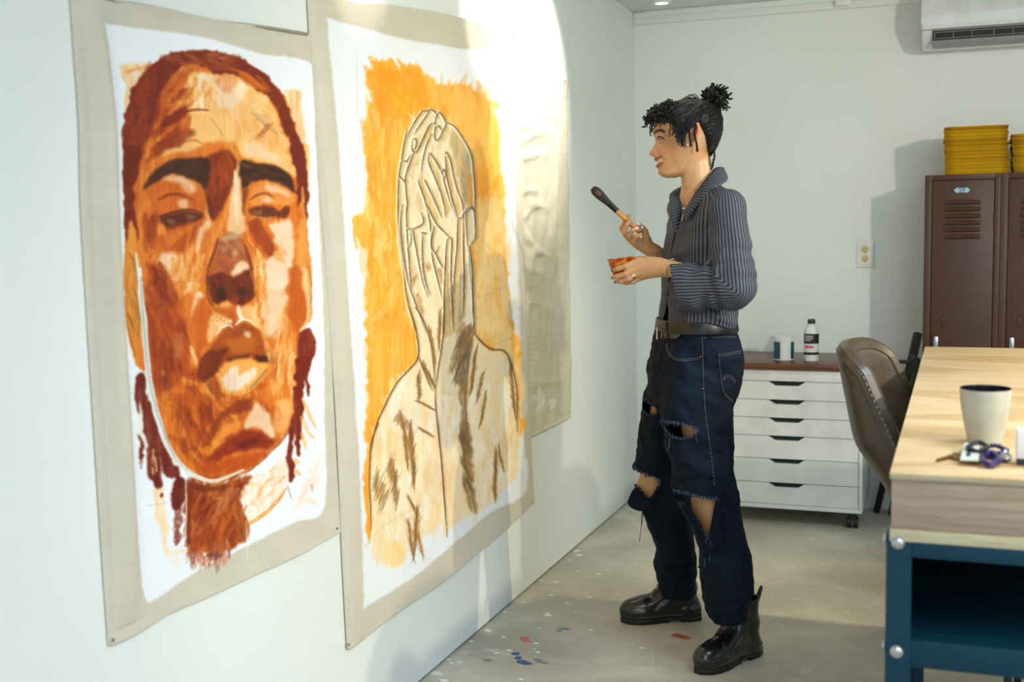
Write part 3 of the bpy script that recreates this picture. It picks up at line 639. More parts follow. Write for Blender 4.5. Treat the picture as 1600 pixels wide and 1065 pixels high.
def canvas(name, G, off, paint, m, parent):
    """cloth mesh hanging at the wall plane; off (nv,nu) is its distance from the wall"""
    nv, nu, _ = G.shape; px, py = G[..., 0].ravel(), G[..., 1].ravel()
    d = CF*CAM_F + CR*(px-800)[:, None] - CU*(py-532.5)[:, None]; t = (XW-CC[0])/d[:, 0]; V = CC+d*t[:, None]
    V[:, 0] = XW+.0025+off.ravel()
    xi = np.clip(px-paint.x0-.5, 0, paint.w-1.001); yi = np.clip(py-paint.y0-.5, 0, paint.h-1.001); a = xi.astype(int); b = yi.astype(int); fx = (xi-a)[:, None]; fy = (yi-b)[:, None]
    I = paint.img; a1, b1 = np.minimum(a+1, paint.w-1), np.minimum(b+1, paint.h-1)
    C = (I[b, a]*(1-fx)+I[b, a1]*fx)*(1-fy)+(I[b1, a]*(1-fx)+I[b1, a1]*fx)*fy
    ix = np.arange(nu*nv).reshape(nv, nu); Q = np.stack([ix[:-1, :-1], ix[1:, :-1], ix[1:, 1:], ix[:-1, 1:]], -1).reshape(-1, 4)
    edge = np.r_[ix[0, :], ix[1:, -1], ix[-1, -2::-1], ix[-2:0:-1, 0]]; n0 = len(V)      # turned-back edge gives the cloth its thickness
    E = V[edge].copy(); E[:, 0] -= .0012; ii = np.arange(len(edge)); jj = np.roll(ii, -1)
    Q2 = np.stack([edge[ii], edge[jj], n0+jj, n0+ii], -1)
    V = np.vstack([V, E]); C = np.vstack([C, C[edge]*.96]); V -= np.array(parent.location)
    return np_mesh(name, V, np.vstack([Q, Q2]), m, parent, True, lin(C))
def pin(parent, px, py, off=.004):
    q = Vector(on(px, py, 0, XW+.0012))-parent.location; b = B(); b.cyl(q+Vector((off, 0, 0)), q+Vector((off+.004, 0, 0)), .0045, .0035, 10); b.cyl(q, q+Vector((off, 0, 0)), .0012, n=6)
    b.obj('pin', M_steel, parent)
M_cv = attr_mat('painted_canvas', .62, .12, 420.)
LINEN = (200, 194, 176); WHITE = (232, 236, 242)
DK, RB, BR, OB, OR, LO, PE, CR_, PK, WH = (74, 34, 14), (124, 42, 14), (150, 62, 18), (186, 88, 22), (216, 122, 34), (234, 162, 76), (242, 196, 128), (246, 216, 170), (232, 202, 182), (238, 232, 226)

# ---- left canvas: the big face
A1, A2, A3, A4 = (T(170, y, 4.842) for y in (60, 230, 400, 560)); A5 = T(200, 700, 4.842)
P = Paint(90, -30, 540, 1020, LINEN, 11)
P.img *= (1+.012*P.st[90]+.012*P.st[0]+.015*P.n2)[..., None]
P.fill([(150, 36), (200, 43), (300, 56), (395, 82), (485, 103), (487, 200), (491, 304), (497, 420), (501, 507), (503, 650), (503, 792), (455, 815), (384, 850), (293, 897), (237, 934), (218, 931), (205, 850), (190, 720), (179, 551), (173, 420), (164, 264), (156, 91)], WHITE, 1, 1, .8, .03, 90, .012)
P.fill(A1((40, 210), (160, 190), (330, 200), (300, 320), (150, 420), (110, 520), (70, 480), (100, 380), (55, 310)), PE, .75, 2, 4, .5, 60)
P.stroke(A1((90, 260), (200, 230), (290, 230)), 6, LO, .8, 2, .4); P.stroke(A1((110, 340), (95, 480), (80, 600)), 5, PE, .7, 2, .4)
P.fill(A1((1310, 400), (1420, 395), (1450, 600), (1480, 900), (1478, 1065), (1360, 1065), (1340, 760)), PE, .9, 2, 3, .3)
P.fill(A2((1400, 0), (1480, 0), (1478, 420), (1470, 560), (1380, 600)), PE, .8, 2, 2, .3)
P.fill(A5((150, 300), (240, 300), (265, 560), (275, 760), (390, 750), (385, 790), (280, 800), (250, 830), (230, 740), (170, 430)), CR_, .85, 1.5, 3, .3)
P.fill(A5((300, 800), (370, 800), (355, 910), (320, 900)), CR_, .5, 3, 3, .5)
P.fill(A5((820, 330), (900, 250), (1020, 160), (1170, 60), (1180, 240), (1100, 390), (1000, 490), (880, 560), (850, 400)), (247, 226, 204), .9, 2, 4, .3)
P.scumble(A5((860, 260), (1150, 90), (1160, 260), (890, 480)), [PE, (240, 190, 150), LO, WH], 36, 16, 5, -30, 25, .4)
P.fill(A5((1210, 500), (1280, 330), (1400, 120), (1440, 130), (1420, 240), (1330, 360), (1260, 480), (1220, 530)), (240, 208, 184), .75, 3, 4, .5, 120); P.stroke(A5((1400, 150), (1440, 60), (1460, 20)), 5, (240, 208, 184), .5, 2, .5); P.stroke(A5((1310, 380), (1430, 420)), 10, PE, .35, 3, .5)
P.stroke(A5((880, 575), (1000, 500), (1110, 390), (1180, 290)), 6, LO, .9, 1.5, .4, taper=(1, .3))
# face ground
P.fill(A1((540, 95), (400, 125), (250, 240), (150, 380), (95, 560), (65, 780)) + A2((75, 330), (95, 700), (80, 960)) + A3((78, 300), (90, 440), (130, 650), (200, 840)) + A4((270, 120), (325, 400), (410, 640), (510, 820), (650, 920), (790, 940), (960, 880), (1150, 740), (1320, 540), (1380, 340), (1385, 60)) + A3((1400, 700), (1430, 520), (1495, 480), (1510, 250)) + A2((1500, 960), (1475, 650), (1470, 300)) + A1((1470, 1000), (1410, 760), (1310, 450), (1150, 270), (950, 155), (750, 100)), OR, 1, 1, 2, .12, 90, .1)
P.scumble(A2((90, 0), (1380, 0), (1400, 1000), (90, 1000)), [OB, LO, OR, (226, 140, 50)], 130, 30, 9, 92, 18, .45)
P.scumble(A4((330, 0), (1370, 0), (1300, 500), (900, 860), (650, 880), (420, 600)), [OB, OR, BR, LO], 150, 34, 10, 70, 25, .5)
# forehead
P.fill(A1((500, 220), (640, 250), (800, 275), (960, 310), (1120, 400), (1190, 490), (1290, 660), (1360, 880), (1385, 1040), (1180, 950), (980, 890), (900, 780), (700, 810), (440, 870), (340, 920), (520, 740), (600, 600), (420, 520), (400, 420)), (243, 200, 134), 1, 3, 5, .15, 60, .08)
P.scumble(A1((560, 260), (1150, 440), (1330, 860), (720, 790), (620, 560)), [PE, CR_, LO, (240, 186, 110)], 110, 26, 8, 80, 30, .4)
P.fill(A1((640, 270), (720, 265), (770, 320), (900, 330), (1040, 400), (960, 470), (840, 520), (790, 430), (740, 340)), (244, 228, 206), .8, 2.5, 5, .3, 60)
P.fill(A1((760, 300), (870, 280), (950, 340), (870, 400), (790, 360)), (226, 150, 96), .7, 2.5, 4, .35)
P.scumble(A1((560, 300), (760, 340), (760, 520), (560, 540)), [CR_, OR, LO, WH], 34, 24, 4, 95, 12, .6)
P.fill(A1((990, 790), (1110, 780), (1180, 850), (1280, 900), (1270, 940), (1120, 900), (1000, 870)), (236, 208, 180), .85, 3, 3, .25)
P.fill(A1((440, 270), (560, 230), (650, 250), (560, 310), (480, 420), (400, 520), (330, 600), (300, 560), (350, 400)), OB, .9, 3, 5, .3, 120)
P.scumble(A1((300, 420), (560, 320), (600, 520), (560, 760), (300, 900), (230, 760)), [BR, OB, (200, 100, 28), OR], 70, 30, 9, -48, 16, .65)
P.fill(A1((370, 640), (470, 540), (570, 520), (560, 580), (480, 650), (350, 670)), (128, 42, 16), .9, 2, 4, .2, 120)
P.fill(A1((300, 850), (400, 760), (560, 690), (620, 720), (520, 790), (420, 850), (330, 910)), BR, .85, 2.5, 4, .25, 120)
P.stroke(A1((560, 555), (640, 540), (730, 545)), 4, RB, .9, 1, .4); P.stroke(A1((590, 600), (560, 700), (500, 780)), 8, OB, .6, 2, .4)
P.stroke(A1((480, 810), (600, 770), (690, 800)), 4, OB, .7, 1.5, .4)
# hair band
P.fill(A1((540, 90), (750, 95), (950, 150), (1100, 230), (1230, 340), (1330, 520), (1400, 700), (1450, 900), (1474, 1065), (1400, 1065), (1370, 900), (1290, 640), (1190, 470), (1110, 390), (960, 310), (880, 272), (760, 268), (680, 215), (560, 190), (470, 260), (370, 400), (310, 600), (240, 760), (190, 1065), (75, 1065), (60, 780), (90, 555), (150, 370), (250, 240), (400, 120)), (132, 48, 16), 1, 1.2, 3, .08, 120, .1)
P.scumble(A1((140, 420), (300, 240), (400, 300), (300, 620), (180, 1000), (80, 1000)), [(150, 60, 20), (112, 36, 12), (166, 74, 28)], 60, 44, 9, 105, 10, .5)
P.scumble(A1((420, 140), (900, 120), (960, 260), (700, 230), (480, 240)), [(168, 84, 50), (112, 36, 12), (150, 60, 24), (196, 120, 80)], 40, 26, 7, 12, 14, .45)
P.scumble(A1((950, 250), (1150, 330), (1180, 420), (1000, 330)), [OR, (200, 110, 24)], 14, 24, 8, 35, 8, .6); P.stroke(A1((900, 230), (1050, 300), (1160, 390)), 6, OR, .6, 2, .4)
P.fill(A2((75, 0), (200, 0), (165, 200), (165, 400), (205, 690), (185, 690), (150, 560), (120, 690), (95, 700), (82, 400)), (124, 44, 16), 1, 1.2, 2, .1)
P.fill(A2((1350, 0), (1425, 0), (1470, 230), (1474, 520), (1455, 520), (1435, 380), (1400, 450), (1400, 200)), (128, 44, 16), 1, 1, 2, .1)
for k in range(14): P.stroke(A1((1040+k*9, 560+k*8), (1160+k*8, 580+k*12), (1230, 600+k*8)), 1.1, (176, 140, 92), .55, .8, .4)
for k in range(6): P.stroke(A1((1180+k*10, 640), (1120+k*8, 720), (1080+k*10, 770)), 1.4, (166, 100, 50), .6, .8, .4)
P.stroke(A1((740, 600), (800, 680), (850, 760)), 1.2, (150, 130, 110), .7, .8, .3); P.stroke(A1((820, 400), (840, 560), (850, 700)), 1, (190, 160, 120), .5, .8, .3)
# centre of the brow, nose bridge
P.fill(A2((740, 60), (850, 30), (930, 70), (948, 130), (910, 260), (860, 380), (820, 480), (770, 560), (720, 480), (700, 330), (735, 240)), (140, 56, 18), 1, 2, 3, .15, 75, .12)
P.scumble(A2((760, 80), (920, 90), (860, 300), (760, 480)), [(170, 80, 24), RB, OB], 26, 22, 7, 100, 15, .5)
P.fill(A2((948, 130), (972, 120), (978, 300), (990, 470), (1015, 600), (940, 650), (860, 620), (880, 520), (880, 400), (905, 270)), (240, 206, 160), .95, 2, 2, .2)
P.stroke(A2((930, 180), (945, 320), (940, 460), (960, 600)), 7, (238, 218, 196), .8, 2, .3); P.stroke(A2((880, 400), (850, 520), (820, 600), (760, 760), (720, 900)), 8, LO, .7, 2, .4)
P.fill(A2((690, 420), (715, 440), (735, 530), (740, 600), (700, 640), (660, 740), (640, 800), (620, 780), (650, 640), (690, 560), (720, 540)), (236, 206, 176), .85, 1.5, 2, .25)
# eye sockets
for q in (A2((260, 320), (420, 230), (560, 260), (680, 330), (710, 440), (640, 560), (470, 640), (350, 600), (290, 460)),): P.fill(q, (204, 108, 34), .95, 2, 4, .2)
P.fill(A2((350, 250), (430, 210), (530, 220), (620, 290), (610, 350), (540, 330), (500, 270), (420, 250)), (234, 202, 178), .85, 2.5, 3, .3)
P.stroke(A2((360, 400), (430, 360), (520, 360), (620, 400)), 5, (140, 54, 14), .8, 1.5, .3)
P.fill(A2((500, 400), (560, 385), (590, 430), (560, 460), (500, 440)), (240, 216, 190), .8, 2, 2, .2)
P.fill(A2((360, 520), (450, 500), (540, 475), (620, 480), (690, 510), (640, 550), (540, 580), (440, 610), (390, 580)), (96, 40, 16), .95, 1.5, 2, .15)
P.fill(A2((400, 545), (450, 530), (490, 560), (440, 575)), (150, 120, 84), .8, 1.5, 2); P.fill(A2((560, 510), (610, 500), (640, 525), (580, 550)), (140, 116, 84), .8, 1.5, 2)
P.fill(A2((240, 320), (300, 210), (400, 120), (560, 75), (690, 82), (740, 90), (745, 200), (720, 290), (600, 245), (480, 200), (400, 210), (320, 270)), (66, 34, 16), 1, 1.5, 3, .12, 150); P.fill(A2((560, 140), (700, 120), (735, 220), (700, 330), (640, 260)), (70, 34, 16), .9, 2, 3, .15); P.scumble(A2((320, 220), (420, 130), (680, 100), (700, 230), (480, 190)), [(50, 26, 14), (92, 52, 22), (110, 64, 28)], 26, 18, 4, 165, 20, .5)
P.fill(A2((968, 105), (1010, 95), (1100, 112), (1250, 150), (1340, 210), (1390, 310), (1392, 345), (1300, 285), (1180, 240), (1060, 245), (985, 300)), (66, 34, 16), 1, 1.5, 3, .12, 30); P.scumble(A2((990, 130), (1250, 160), (1350, 260), (1000, 250)), [(50, 26, 14), (96, 58, 26), (130, 84, 36)], 22, 18, 4, 14, 12, .5)
P.stroke(A2((700, 320), (735, 440), (745, 540)), 6, (106, 48, 20), .7, 2, .3)
P.stroke(A2((350, 530), (470, 490), (580, 470), (690, 500)), 3, (84, 34, 12), .8, 1, .2); P.stroke(A2((400, 610), (520, 590), (620, 560)), 5, (160, 70, 20), .8, 1.5, .3)
P.fill(A2((440, 770), (520, 680), (620, 590), (670, 570), (640, 650), (560, 760), (500, 790)), (176, 84, 24), .85, 2, 3, .25, 120)
P.scumble(A2((250, 520), (360, 560), (340, 720), (260, 700)), [BR, OB], 22, 30, 8, 80, 10, .6); P.fill(A2((340, 570), (400, 590), (410, 640), (360, 660)), LO, .8, 2, 2)
P.fill(A2((1030, 330), (1100, 250), (1250, 250), (1350, 310), (1380, 380), (1330, 440), (1200, 430), (1060, 440)), (234, 158, 80), .9, 2, 3, .2)
P.fill(A2((1140, 290), (1200, 265), (1330, 320), (1340, 380), (1280, 340), (1180, 320)), (242, 214, 184), .85, 2, 3, .2)
P.stroke(A2((1040, 400), (1110, 360), (1180, 350), (1240, 390)), 4, (150, 70, 24), .8, 1, .3); P.fill(A2((1130, 385), (1180, 370), (1230, 405), (1180, 425)), (240, 214, 184), .85, 1.5, 2)
P.fill(A2((1030, 475), (1110, 450), (1200, 450), (1260, 490), (1340, 460), (1320, 530), (1240, 540), (1150, 540), (1070, 520)), (110, 50, 22), .95, 1.5, 2, .15)
P.fill(A2((1060, 490), (1130, 475), (1150, 510), (1080, 515)), (150, 110, 76), .8, 1.2, 1); P.stroke(A2((1080, 520), (1160, 540), (1250, 520)), 3, (196, 170, 130), .6, 1, .3); P.stroke(A2((1290, 480), (1330, 460), (1320, 520)), 7, (126, 48, 16), .9, 1.5, .2)
P.fill(A2((985, 330), (1020, 300), (1010, 430), (1000, 520), (985, 470)), (120, 56, 22), .8, 1.5, 2)
P.fill(A2((1030, 560), (1100, 540), (1160, 620), (1230, 740), (1215, 830), (1150, 780), (1090, 690)), (166, 74, 20), .95, 2, 3, .2, 60)
P.stroke(A2((1010, 560), (1040, 680), (1080, 760)), 5, LO, .8, 1.5, .3)
# cheeks
P.fill(A2((1180, 600), (1290, 560), (1360, 560), (1370, 700), (1360, 900), (1330, 1060), (1180, 1060), (1160, 860), (1240, 760), (1210, 680)), (236, 212, 188), .95, 2, 4, .2)
P.fill(A3((1150, 0), (1340, 0), (1330, 200), (1300, 420), (1260, 600), (1180, 600), (1140, 430), (1170, 200)), (238, 214, 188), .9, 2.5, 4, .3)
P.fill(A3((1270, 430), (1340, 440), (1330, 580), (1270, 600)), (234, 180, 116), .7, 2.5, 3, .3); P.fill(A3((1120, 260), (1145, 260), (1150, 460), (1120, 480)), (242, 226, 206), .85, 1.5, 2, .2)
P.scumble(A3((1080, 20), (1160, 20), (1150, 480), (1080, 480)), [LO, PE, CR_, OR], 34, 34, 5, 91, 5, .6)
P.scumble(A2((1220, 770), (1330, 760), (1300, 850), (1240, 850)), [LO], 8, 14, 6, 80, 20, .5)
P.fill(A2((370, 790), (450, 800), (560, 850), (590, 900), (540, 960), (500, 1010), (450, 1000), (400, 940)), (238, 212, 188), .9, 2.5, 4, .25)
P.fill(A3((380, 0), (580, 0), (580, 110), (480, 100), (400, 90)), (238, 206, 176), .7, 3, 4, .4); P.scumble(A3((420, 80), (680, 20), (660, 260), (500, 230)), [LO, PE, OR], 40, 34, 8, 100, 14, .5)
P.fill(A3((600, 380), (640, 270), (680, 310), (640, 420), (590, 460)), (240, 220, 198), .85, 2, 2, .25); P.fill(A3((560, 200), (600, 180), (590, 270), (560, 270)), CR_, .7, 2, 2)
P.fill(A2((320, 880), (380, 940), (430, 1010), (440, 1060), (330, 1065), (300, 980)), (132, 46, 18), .9, 2.5, 4, .2)
P.fill(A3((310, 60), (400, 110), (460, 230), (480, 330), (430, 400), (350, 300), (310, 180)), (132, 46, 18), .95, 3, 5, .15)
P.fill(A3((270, 350), (420, 360), (560, 520), (600, 640), (560, 820), (480, 980), (420, 1040), (330, 1000), (280, 700)), (176, 80, 20), .9, 3, 5, .2)
P.scumble(A3((300, 100), (440, 160), (560, 500), (540, 900), (340, 980), (280, 500)), [RB, BR, OB, (196, 104, 34)], 90, 46, 9, 80, 10, .5)
P.fill(A3((460, 560), (540, 600), (530, 740), (490, 780), (450, 680)), (206, 130, 88), .6, 3, 4, .4); P.stroke(A3((590, 680), (620, 760), (640, 820)), 7, (240, 196, 150), .85, 2, .3); P.stroke(A3((380, 860), (400, 960), (420, 1040)), 6, (204, 140, 104), .7, 2, .4); P.stroke(A4((390, 130), (410, 240)), 7, (110, 48, 28), .7, 2, .3)
P.fill(A3((600, 420), (680, 310), (740, 380), (780, 440), (720, 560), (700, 660), (640, 740), (600, 600)), (206, 106, 26), .9, 2.5, 4, .2)
P.stroke(A2((600, 600), (560, 800), (610, 900), (600, 1060)), 5, LO, .5, 2, .4); P.stroke(A2((690, 700), (660, 860), (640, 1000)), 6, (226, 140, 60), .6, 2, .4)
# nose
P.fill(A2((800, 680), (900, 640), (980, 680), (1030, 780), (1060, 900), (1070, 1060), (720, 1060), (720, 960), (770, 850), (790, 760)), (184, 100, 50), .95, 2, 3, .2, 75)
P.scumble(A2((820, 690), (980, 700), (1010, 860), (800, 940)), [(206, 150, 116), (150, 84, 56), (196, 110, 60), (170, 120, 96)], 46, 18, 8, 70, 40, .45)
P.fill(A2((810, 680), (930, 630), (980, 650), (900, 690), (830, 710)), (206, 188, 160), .7, 2.5, 3, .3)
P.stroke(A2((800, 690), (770, 800), (730, 900), (715, 1000)), 5, (120, 54, 22), .8, 1.5, .25); P.stroke(A2((1010, 740), (1050, 860), (1075, 980)), 5, (126, 58, 24), .8, 1.5, .25)
P.fill(A2((890, 950), (950, 870), (1010, 860), (1030, 910), (960, 960), (910, 980)), (240, 214, 184), .9, 2, 3, .2); P.fill(A2((910, 790), (940, 770), (950, 810), (920, 820)), (230, 190, 160), .7, 1.5, 1)
P.fill(A3((720, 170), (800, 120), (900, 160), (960, 150), (1030, 100), (1070, 190), (1065, 310), (1000, 360), (940, 350), (870, 330), (790, 350), (720, 280)), (116, 46, 18), 1, 2, 3, .12, 75, .12)
P.fill(A3((780, 300), (800, 240), (850, 240), (870, 300), (820, 340)), (56, 30, 16), .85, 2.5, 3); P.fill(A3((950, 240), (1000, 240), (1020, 290), (970, 310)), (60, 32, 18), .8, 2, 3)
P.fill(A3((900, 300), (960, 310), (940, 350), (900, 340)), (176, 80, 24), .8, 1.5, 2); P.fill(A3((810, 350), (880, 330), (900, 370), (830, 385)), (240, 190, 120), .8, 2, 2)
P.stroke(A3((715, 200), (720, 300), (770, 390), (800, 420)), 4, (110, 60, 30), .7, 1, .3); P.stroke(A3((1060, 190), (1060, 300), (1010, 360)), 4, (110, 60, 34), .7, 1, .3)
# mouth
P.fill(A3((780, 380), (880, 400), (960, 430), (970, 500), (920, 530), (850, 480), (790, 430)), (196, 100, 28), .85, 2, 3, .2)
P.fill(A3((740, 460), (800, 430), (860, 460), (900, 510), (820, 560), (740, 640), (710, 640)), (238, 202, 150), .9, 2, 3, .3, 120); P.scumble(A3((760, 460), (860, 470), (780, 580)), [LO, OR, WH], 24, 8, 2, 120, 20, .6)
P.fill(A3((960, 370), (1060, 380), (1120, 500), (1180, 620), (1120, 560), (1020, 470), (960, 500)), (242, 200, 140), .9, 1.5, 3, .2)
P.stroke(A3((960, 380), (970, 440), (1000, 480)), 7, WH, .8, 1.5, .2)
P.fill(A3((930, 530), (1000, 500), (1080, 530), (1140, 620), (1200, 720), (1240, 770), (1230, 810), (1170, 790), (1080, 760), (960, 770), (860, 800), (760, 900), (700, 940), (640, 920), (650, 840), (700, 740), (780, 630), (860, 560)), (168, 84, 22), 1, 1.5, 3, .15, 150, .12)
P.fill(A3((640, 920), (650, 830), (720, 720), (800, 700), (900, 690), (840, 760), (780, 860), (700, 940)), (122, 50, 18), .9, 2, 3, .15, 120); P.fill(A3((860, 770), (960, 745), (1060, 740), (1000, 780), (900, 800)), (110, 46, 18), .9, 1.5, 2); P.fill(A3((1080, 750), (1180, 760), (1240, 770), (1235, 815), (1180, 800), (1100, 800)), (74, 26, 20), .95, 1.5, 2)
P.fill(A3((860, 660), (1000, 600), (1100, 640), (1060, 720), (900, 730)), (206, 122, 40), .7, 3, 4, .3, 150); P.fill(A3((1000, 570), (1040, 565), (1045, 610), (1015, 620)), (232, 210, 200), .85, 2, 2); P.stroke(A3((790, 590), (830, 540), (890, 520), (920, 545)), 3.5, (226, 216, 204), .9, 1, .2); P.stroke(A3((940, 520), (990, 480), (1050, 490), (1080, 520)), 3.5, (232, 226, 218), .9, 1, .2); P.fill(A3((880, 480), (905, 470), (910, 500), (890, 505)), WH, .85, 1.2, 1)
P.fill(A3((780, 880), (880, 800), (1000, 770), (1100, 800), (1180, 830), (1140, 920), (1080, 1000), (1000, 1050), (900, 1040), (820, 980)), (238, 180, 100), .95, 1.5, 3, .2, 75)
P.fill(A3((820, 910), (900, 840), (940, 830), (960, 900), (1070, 840), (1090, 880), (1040, 960), (950, 1005), (890, 1000)), (236, 222, 206), .9, 1.5, 3, .15)
P.fill(A3((700, 950), (780, 900), (830, 990), (860, 1050), (800, 1060), (740, 1010)), (170, 88, 26), .85, 2, 3)
P.stroke(A3((1050, 1000), (1120, 920), (1180, 840)), 4, (150, 120, 84), .7, 1, .3); P.stroke(A4((700, 170), (780, 280), (860, 330), (960, 330)), 1.6, (110, 84, 60), .6, 1, .3); P.scumble(A4((900, 240), (1080, 200), (1060, 300), (900, 310)), [(150, 100, 50)], 10, 10, 1.2, 90, 4, .5)
for x in (880, 930, 1010, 1060, 1200, 1250, 1300): P.stroke(A3((x, 830), (x+6, 1050)), 1, (150, 120, 90), .3, .8, .3)
# chin
P.fill(A4((840, 380), (950, 320), (1060, 300), (1090, 330), (1000, 390), (900, 410), (830, 470), (760, 600), (720, 660), (690, 640), (740, 520), (800, 420)), (150, 66, 20), .9, 2, 3, .2, 120)
P.fill(A4((1030, 400), (1100, 340), (1170, 390), (1200, 470), (1230, 580), (1170, 580), (1090, 510), (1010, 530)), (234, 206, 178), .95, 2, 3, .2)
P.fill(A4((800, 540), (870, 480), (980, 470), (960, 540), (850, 600), (760, 680)), (236, 160, 74), .85, 2.5, 4, .25, 120)
P.fill(A4((850, 640), (980, 550), (1100, 540), (1210, 600), (1190, 650), (1080, 680), (960, 700), (860, 730), (760, 780), (720, 770)), (146, 48, 14), .95, 2.5, 4, .15, 150); P.fill(A4((930, 640), (1040, 600), (1120, 600), (1060, 650), (960, 670)), (108, 28, 20), .7, 2.5, 3)
P.fill(A4((700, 800), (900, 740), (1100, 700), (1200, 660), (1080, 800), (900, 860), (740, 880), (620, 830)), (190, 86, 18), .9, 3, 4, .2, 150); P.fill(A4((560, 260), (680, 260), (820, 360), (740, 500), (640, 640), (560, 520), (520, 400)), (182, 82, 20), .75, 3, 5, .3)
P.scumble(A4((420, 300), (700, 260), (760, 460), (640, 760), (500, 660)), [BR, OB, RB, OR], 60, 34, 9, 70, 20, .45)
P.fill(A4((1100, 250), (1230, 150), (1330, 180), (1360, 300), (1250, 330), (1150, 350)), (226, 140, 44), .8, 3, 4, .3); P.fill(A4((1230, 320), (1330, 300), (1360, 420), (1300, 560), (1220, 520)), (240, 190, 128), .8, 3, 4, .3); P.scumble(A3((1180, 600), (1390, 620), (1390, 1040), (1180, 1000)), [LO, PE, CR_, OR], 70, 36, 7, 90, 8, .5)
P.stroke(A4((1370, 420), (1310, 580), (1180, 720), (1060, 830), (960, 900)), 5, (176, 96, 30), .8, 1.5, .4)
# ears and hair hanging beside them
P.fill(A2((120, 600), (150, 570), (185, 720), (200, 900), (205, 1060), (80, 1060), (90, 880)), (222, 152, 66), 1, 1.5, 2, .2); P.fill(A3((80, 0), (200, 0), (215, 250), (240, 450), (230, 640), (215, 760), (190, 830), (130, 640), (85, 430), (78, 200)), (218, 146, 60), 1, 1.5, 2, .2)
for q, c in ((A2((130, 800), (170, 860), (185, 980)), (150, 100, 50)), (A3((160, 240), (190, 320), (215, 480), (200, 620)), (146, 106, 54)), (A3((90, 440), (140, 620), (190, 760)), (190, 90, 30)), (A3((120, 430), (150, 500), (180, 560)), (120, 70, 40)), (A3((180, 60), (200, 200)), (120, 100, 70))): P.stroke(q, 3.4, c, .75, 1.2, .3)
P.scumble(A3((90, 100), (200, 100), (220, 560), (150, 560)), [(232, 174, 90), (176, 130, 60), OR], 40, 26, 5, 85, 10, .5)
P.fill(A2((1410, 560), (1460, 520), (1475, 700), (1500, 900), (1510, 1060), (1400, 1060), (1390, 800)), (232, 166, 82), .95, 1.5, 2, .25); P.fill(A3((1340, 90), (1410, 70), (1450, 300), (1460, 430), (1420, 560), (1360, 520), (1330, 300)), (200, 100, 28), .9, 2.5, 3, .2); P.fill(A3((1430, 80), (1470, 90), (1500, 240), (1490, 440), (1450, 560), (1425, 560), (1470, 400), (1450, 240)), (234, 206, 158), .95, 1.5, 2, .15)
P.stroke(A3((1480, 60), (1510, 240), (1490, 440)), 2.5, (176, 130, 70), .7, 1, .3); P.stroke(A2((1440, 300), (1450, 500), (1470, 620)), 5, (226, 170, 90), .8, 1.5, .3)
for q in (A4((180, 110), (250, 110), (265, 260), (310, 420), (350, 560), (430, 720), (500, 860), (440, 900), (380, 850), (340, 720), (370, 900), (345, 970), (290, 900), (250, 770), (260, 660), (250, 560), (225, 420), (210, 300), (195, 420), (178, 400), (165, 240)), A4((190, 560), (225, 580), (235, 740), (205, 750))): P.fill(q, (120, 38, 16), 1, 1, 3, .12, 90, .1)
P.fill(A5((335, 190), (400, 250), (400, 380), (350, 460), (310, 470), (285, 420), (300, 300)), (112, 32, 16), 1, 1, 2, .12); P.scumble(A5((330, 420), (390, 440), (370, 700), (325, 700)), [(120, 44, 24), (160, 84, 60)], 26, 14, 5, 95, 20, .6, .5); P.stroke(A5((225, 340), (220, 370)), 5, (112, 32, 16), .9, 1, .1, smooth=False); P.stroke(A5((60, 0), (70, 60), (68, 150)), 6, (140, 56, 36), .8, 1, .4)
for q in (A4((310, 680), (300, 800)), A4((205, 400), (215, 560), (240, 650)), A4((320, 740), (330, 860)), A4((300, 820), (310, 880))): P.stroke(q, 4, CR_, .75, 1.2, .4)
P.fill(A3((1410, 580), (1490, 540), (1530, 620), (1545, 720), (1500, 800), (1480, 900), (1490, 1030), (1480, 1060), (1465, 900), (1440, 950), (1430, 1060), (1385, 1060), (1395, 760)), (134, 40, 14), 1, 1, 2, .12); P.fill(A4((1390, 0), (1500, 0), (1480, 130), (1490, 270), (1475, 270), (1455, 160), (1440, 280), (1450, 400), (1425, 560), (1420, 740), (1390, 680), (1380, 560), (1360, 700), (1370, 900), (1330, 900), (1320, 760), (1330, 560), (1370, 400)), (130, 40, 14), 1, 1, 3, .1)
for q in (A4((1440, 300), (1500, 440), (1550, 530)), A4((1430, 440), (1490, 560), (1550, 610)), A4((1430, 560), (1460, 640), (1470, 690)), A4((1380, 760), (1420, 800)), A4((1380, 840), (1430, 880))): P.stroke(q, 7, (240, 190, 130), .85, 1.5, .4)
P.stroke(A4((1330, 960), (1350, 1040), (1370, 1065)), 2.5, (150, 130, 120), .6, 1, .3); P.stroke(A5((1370, 270), (1375, 330)), 2, (200, 130, 80), .8, 1, .2)
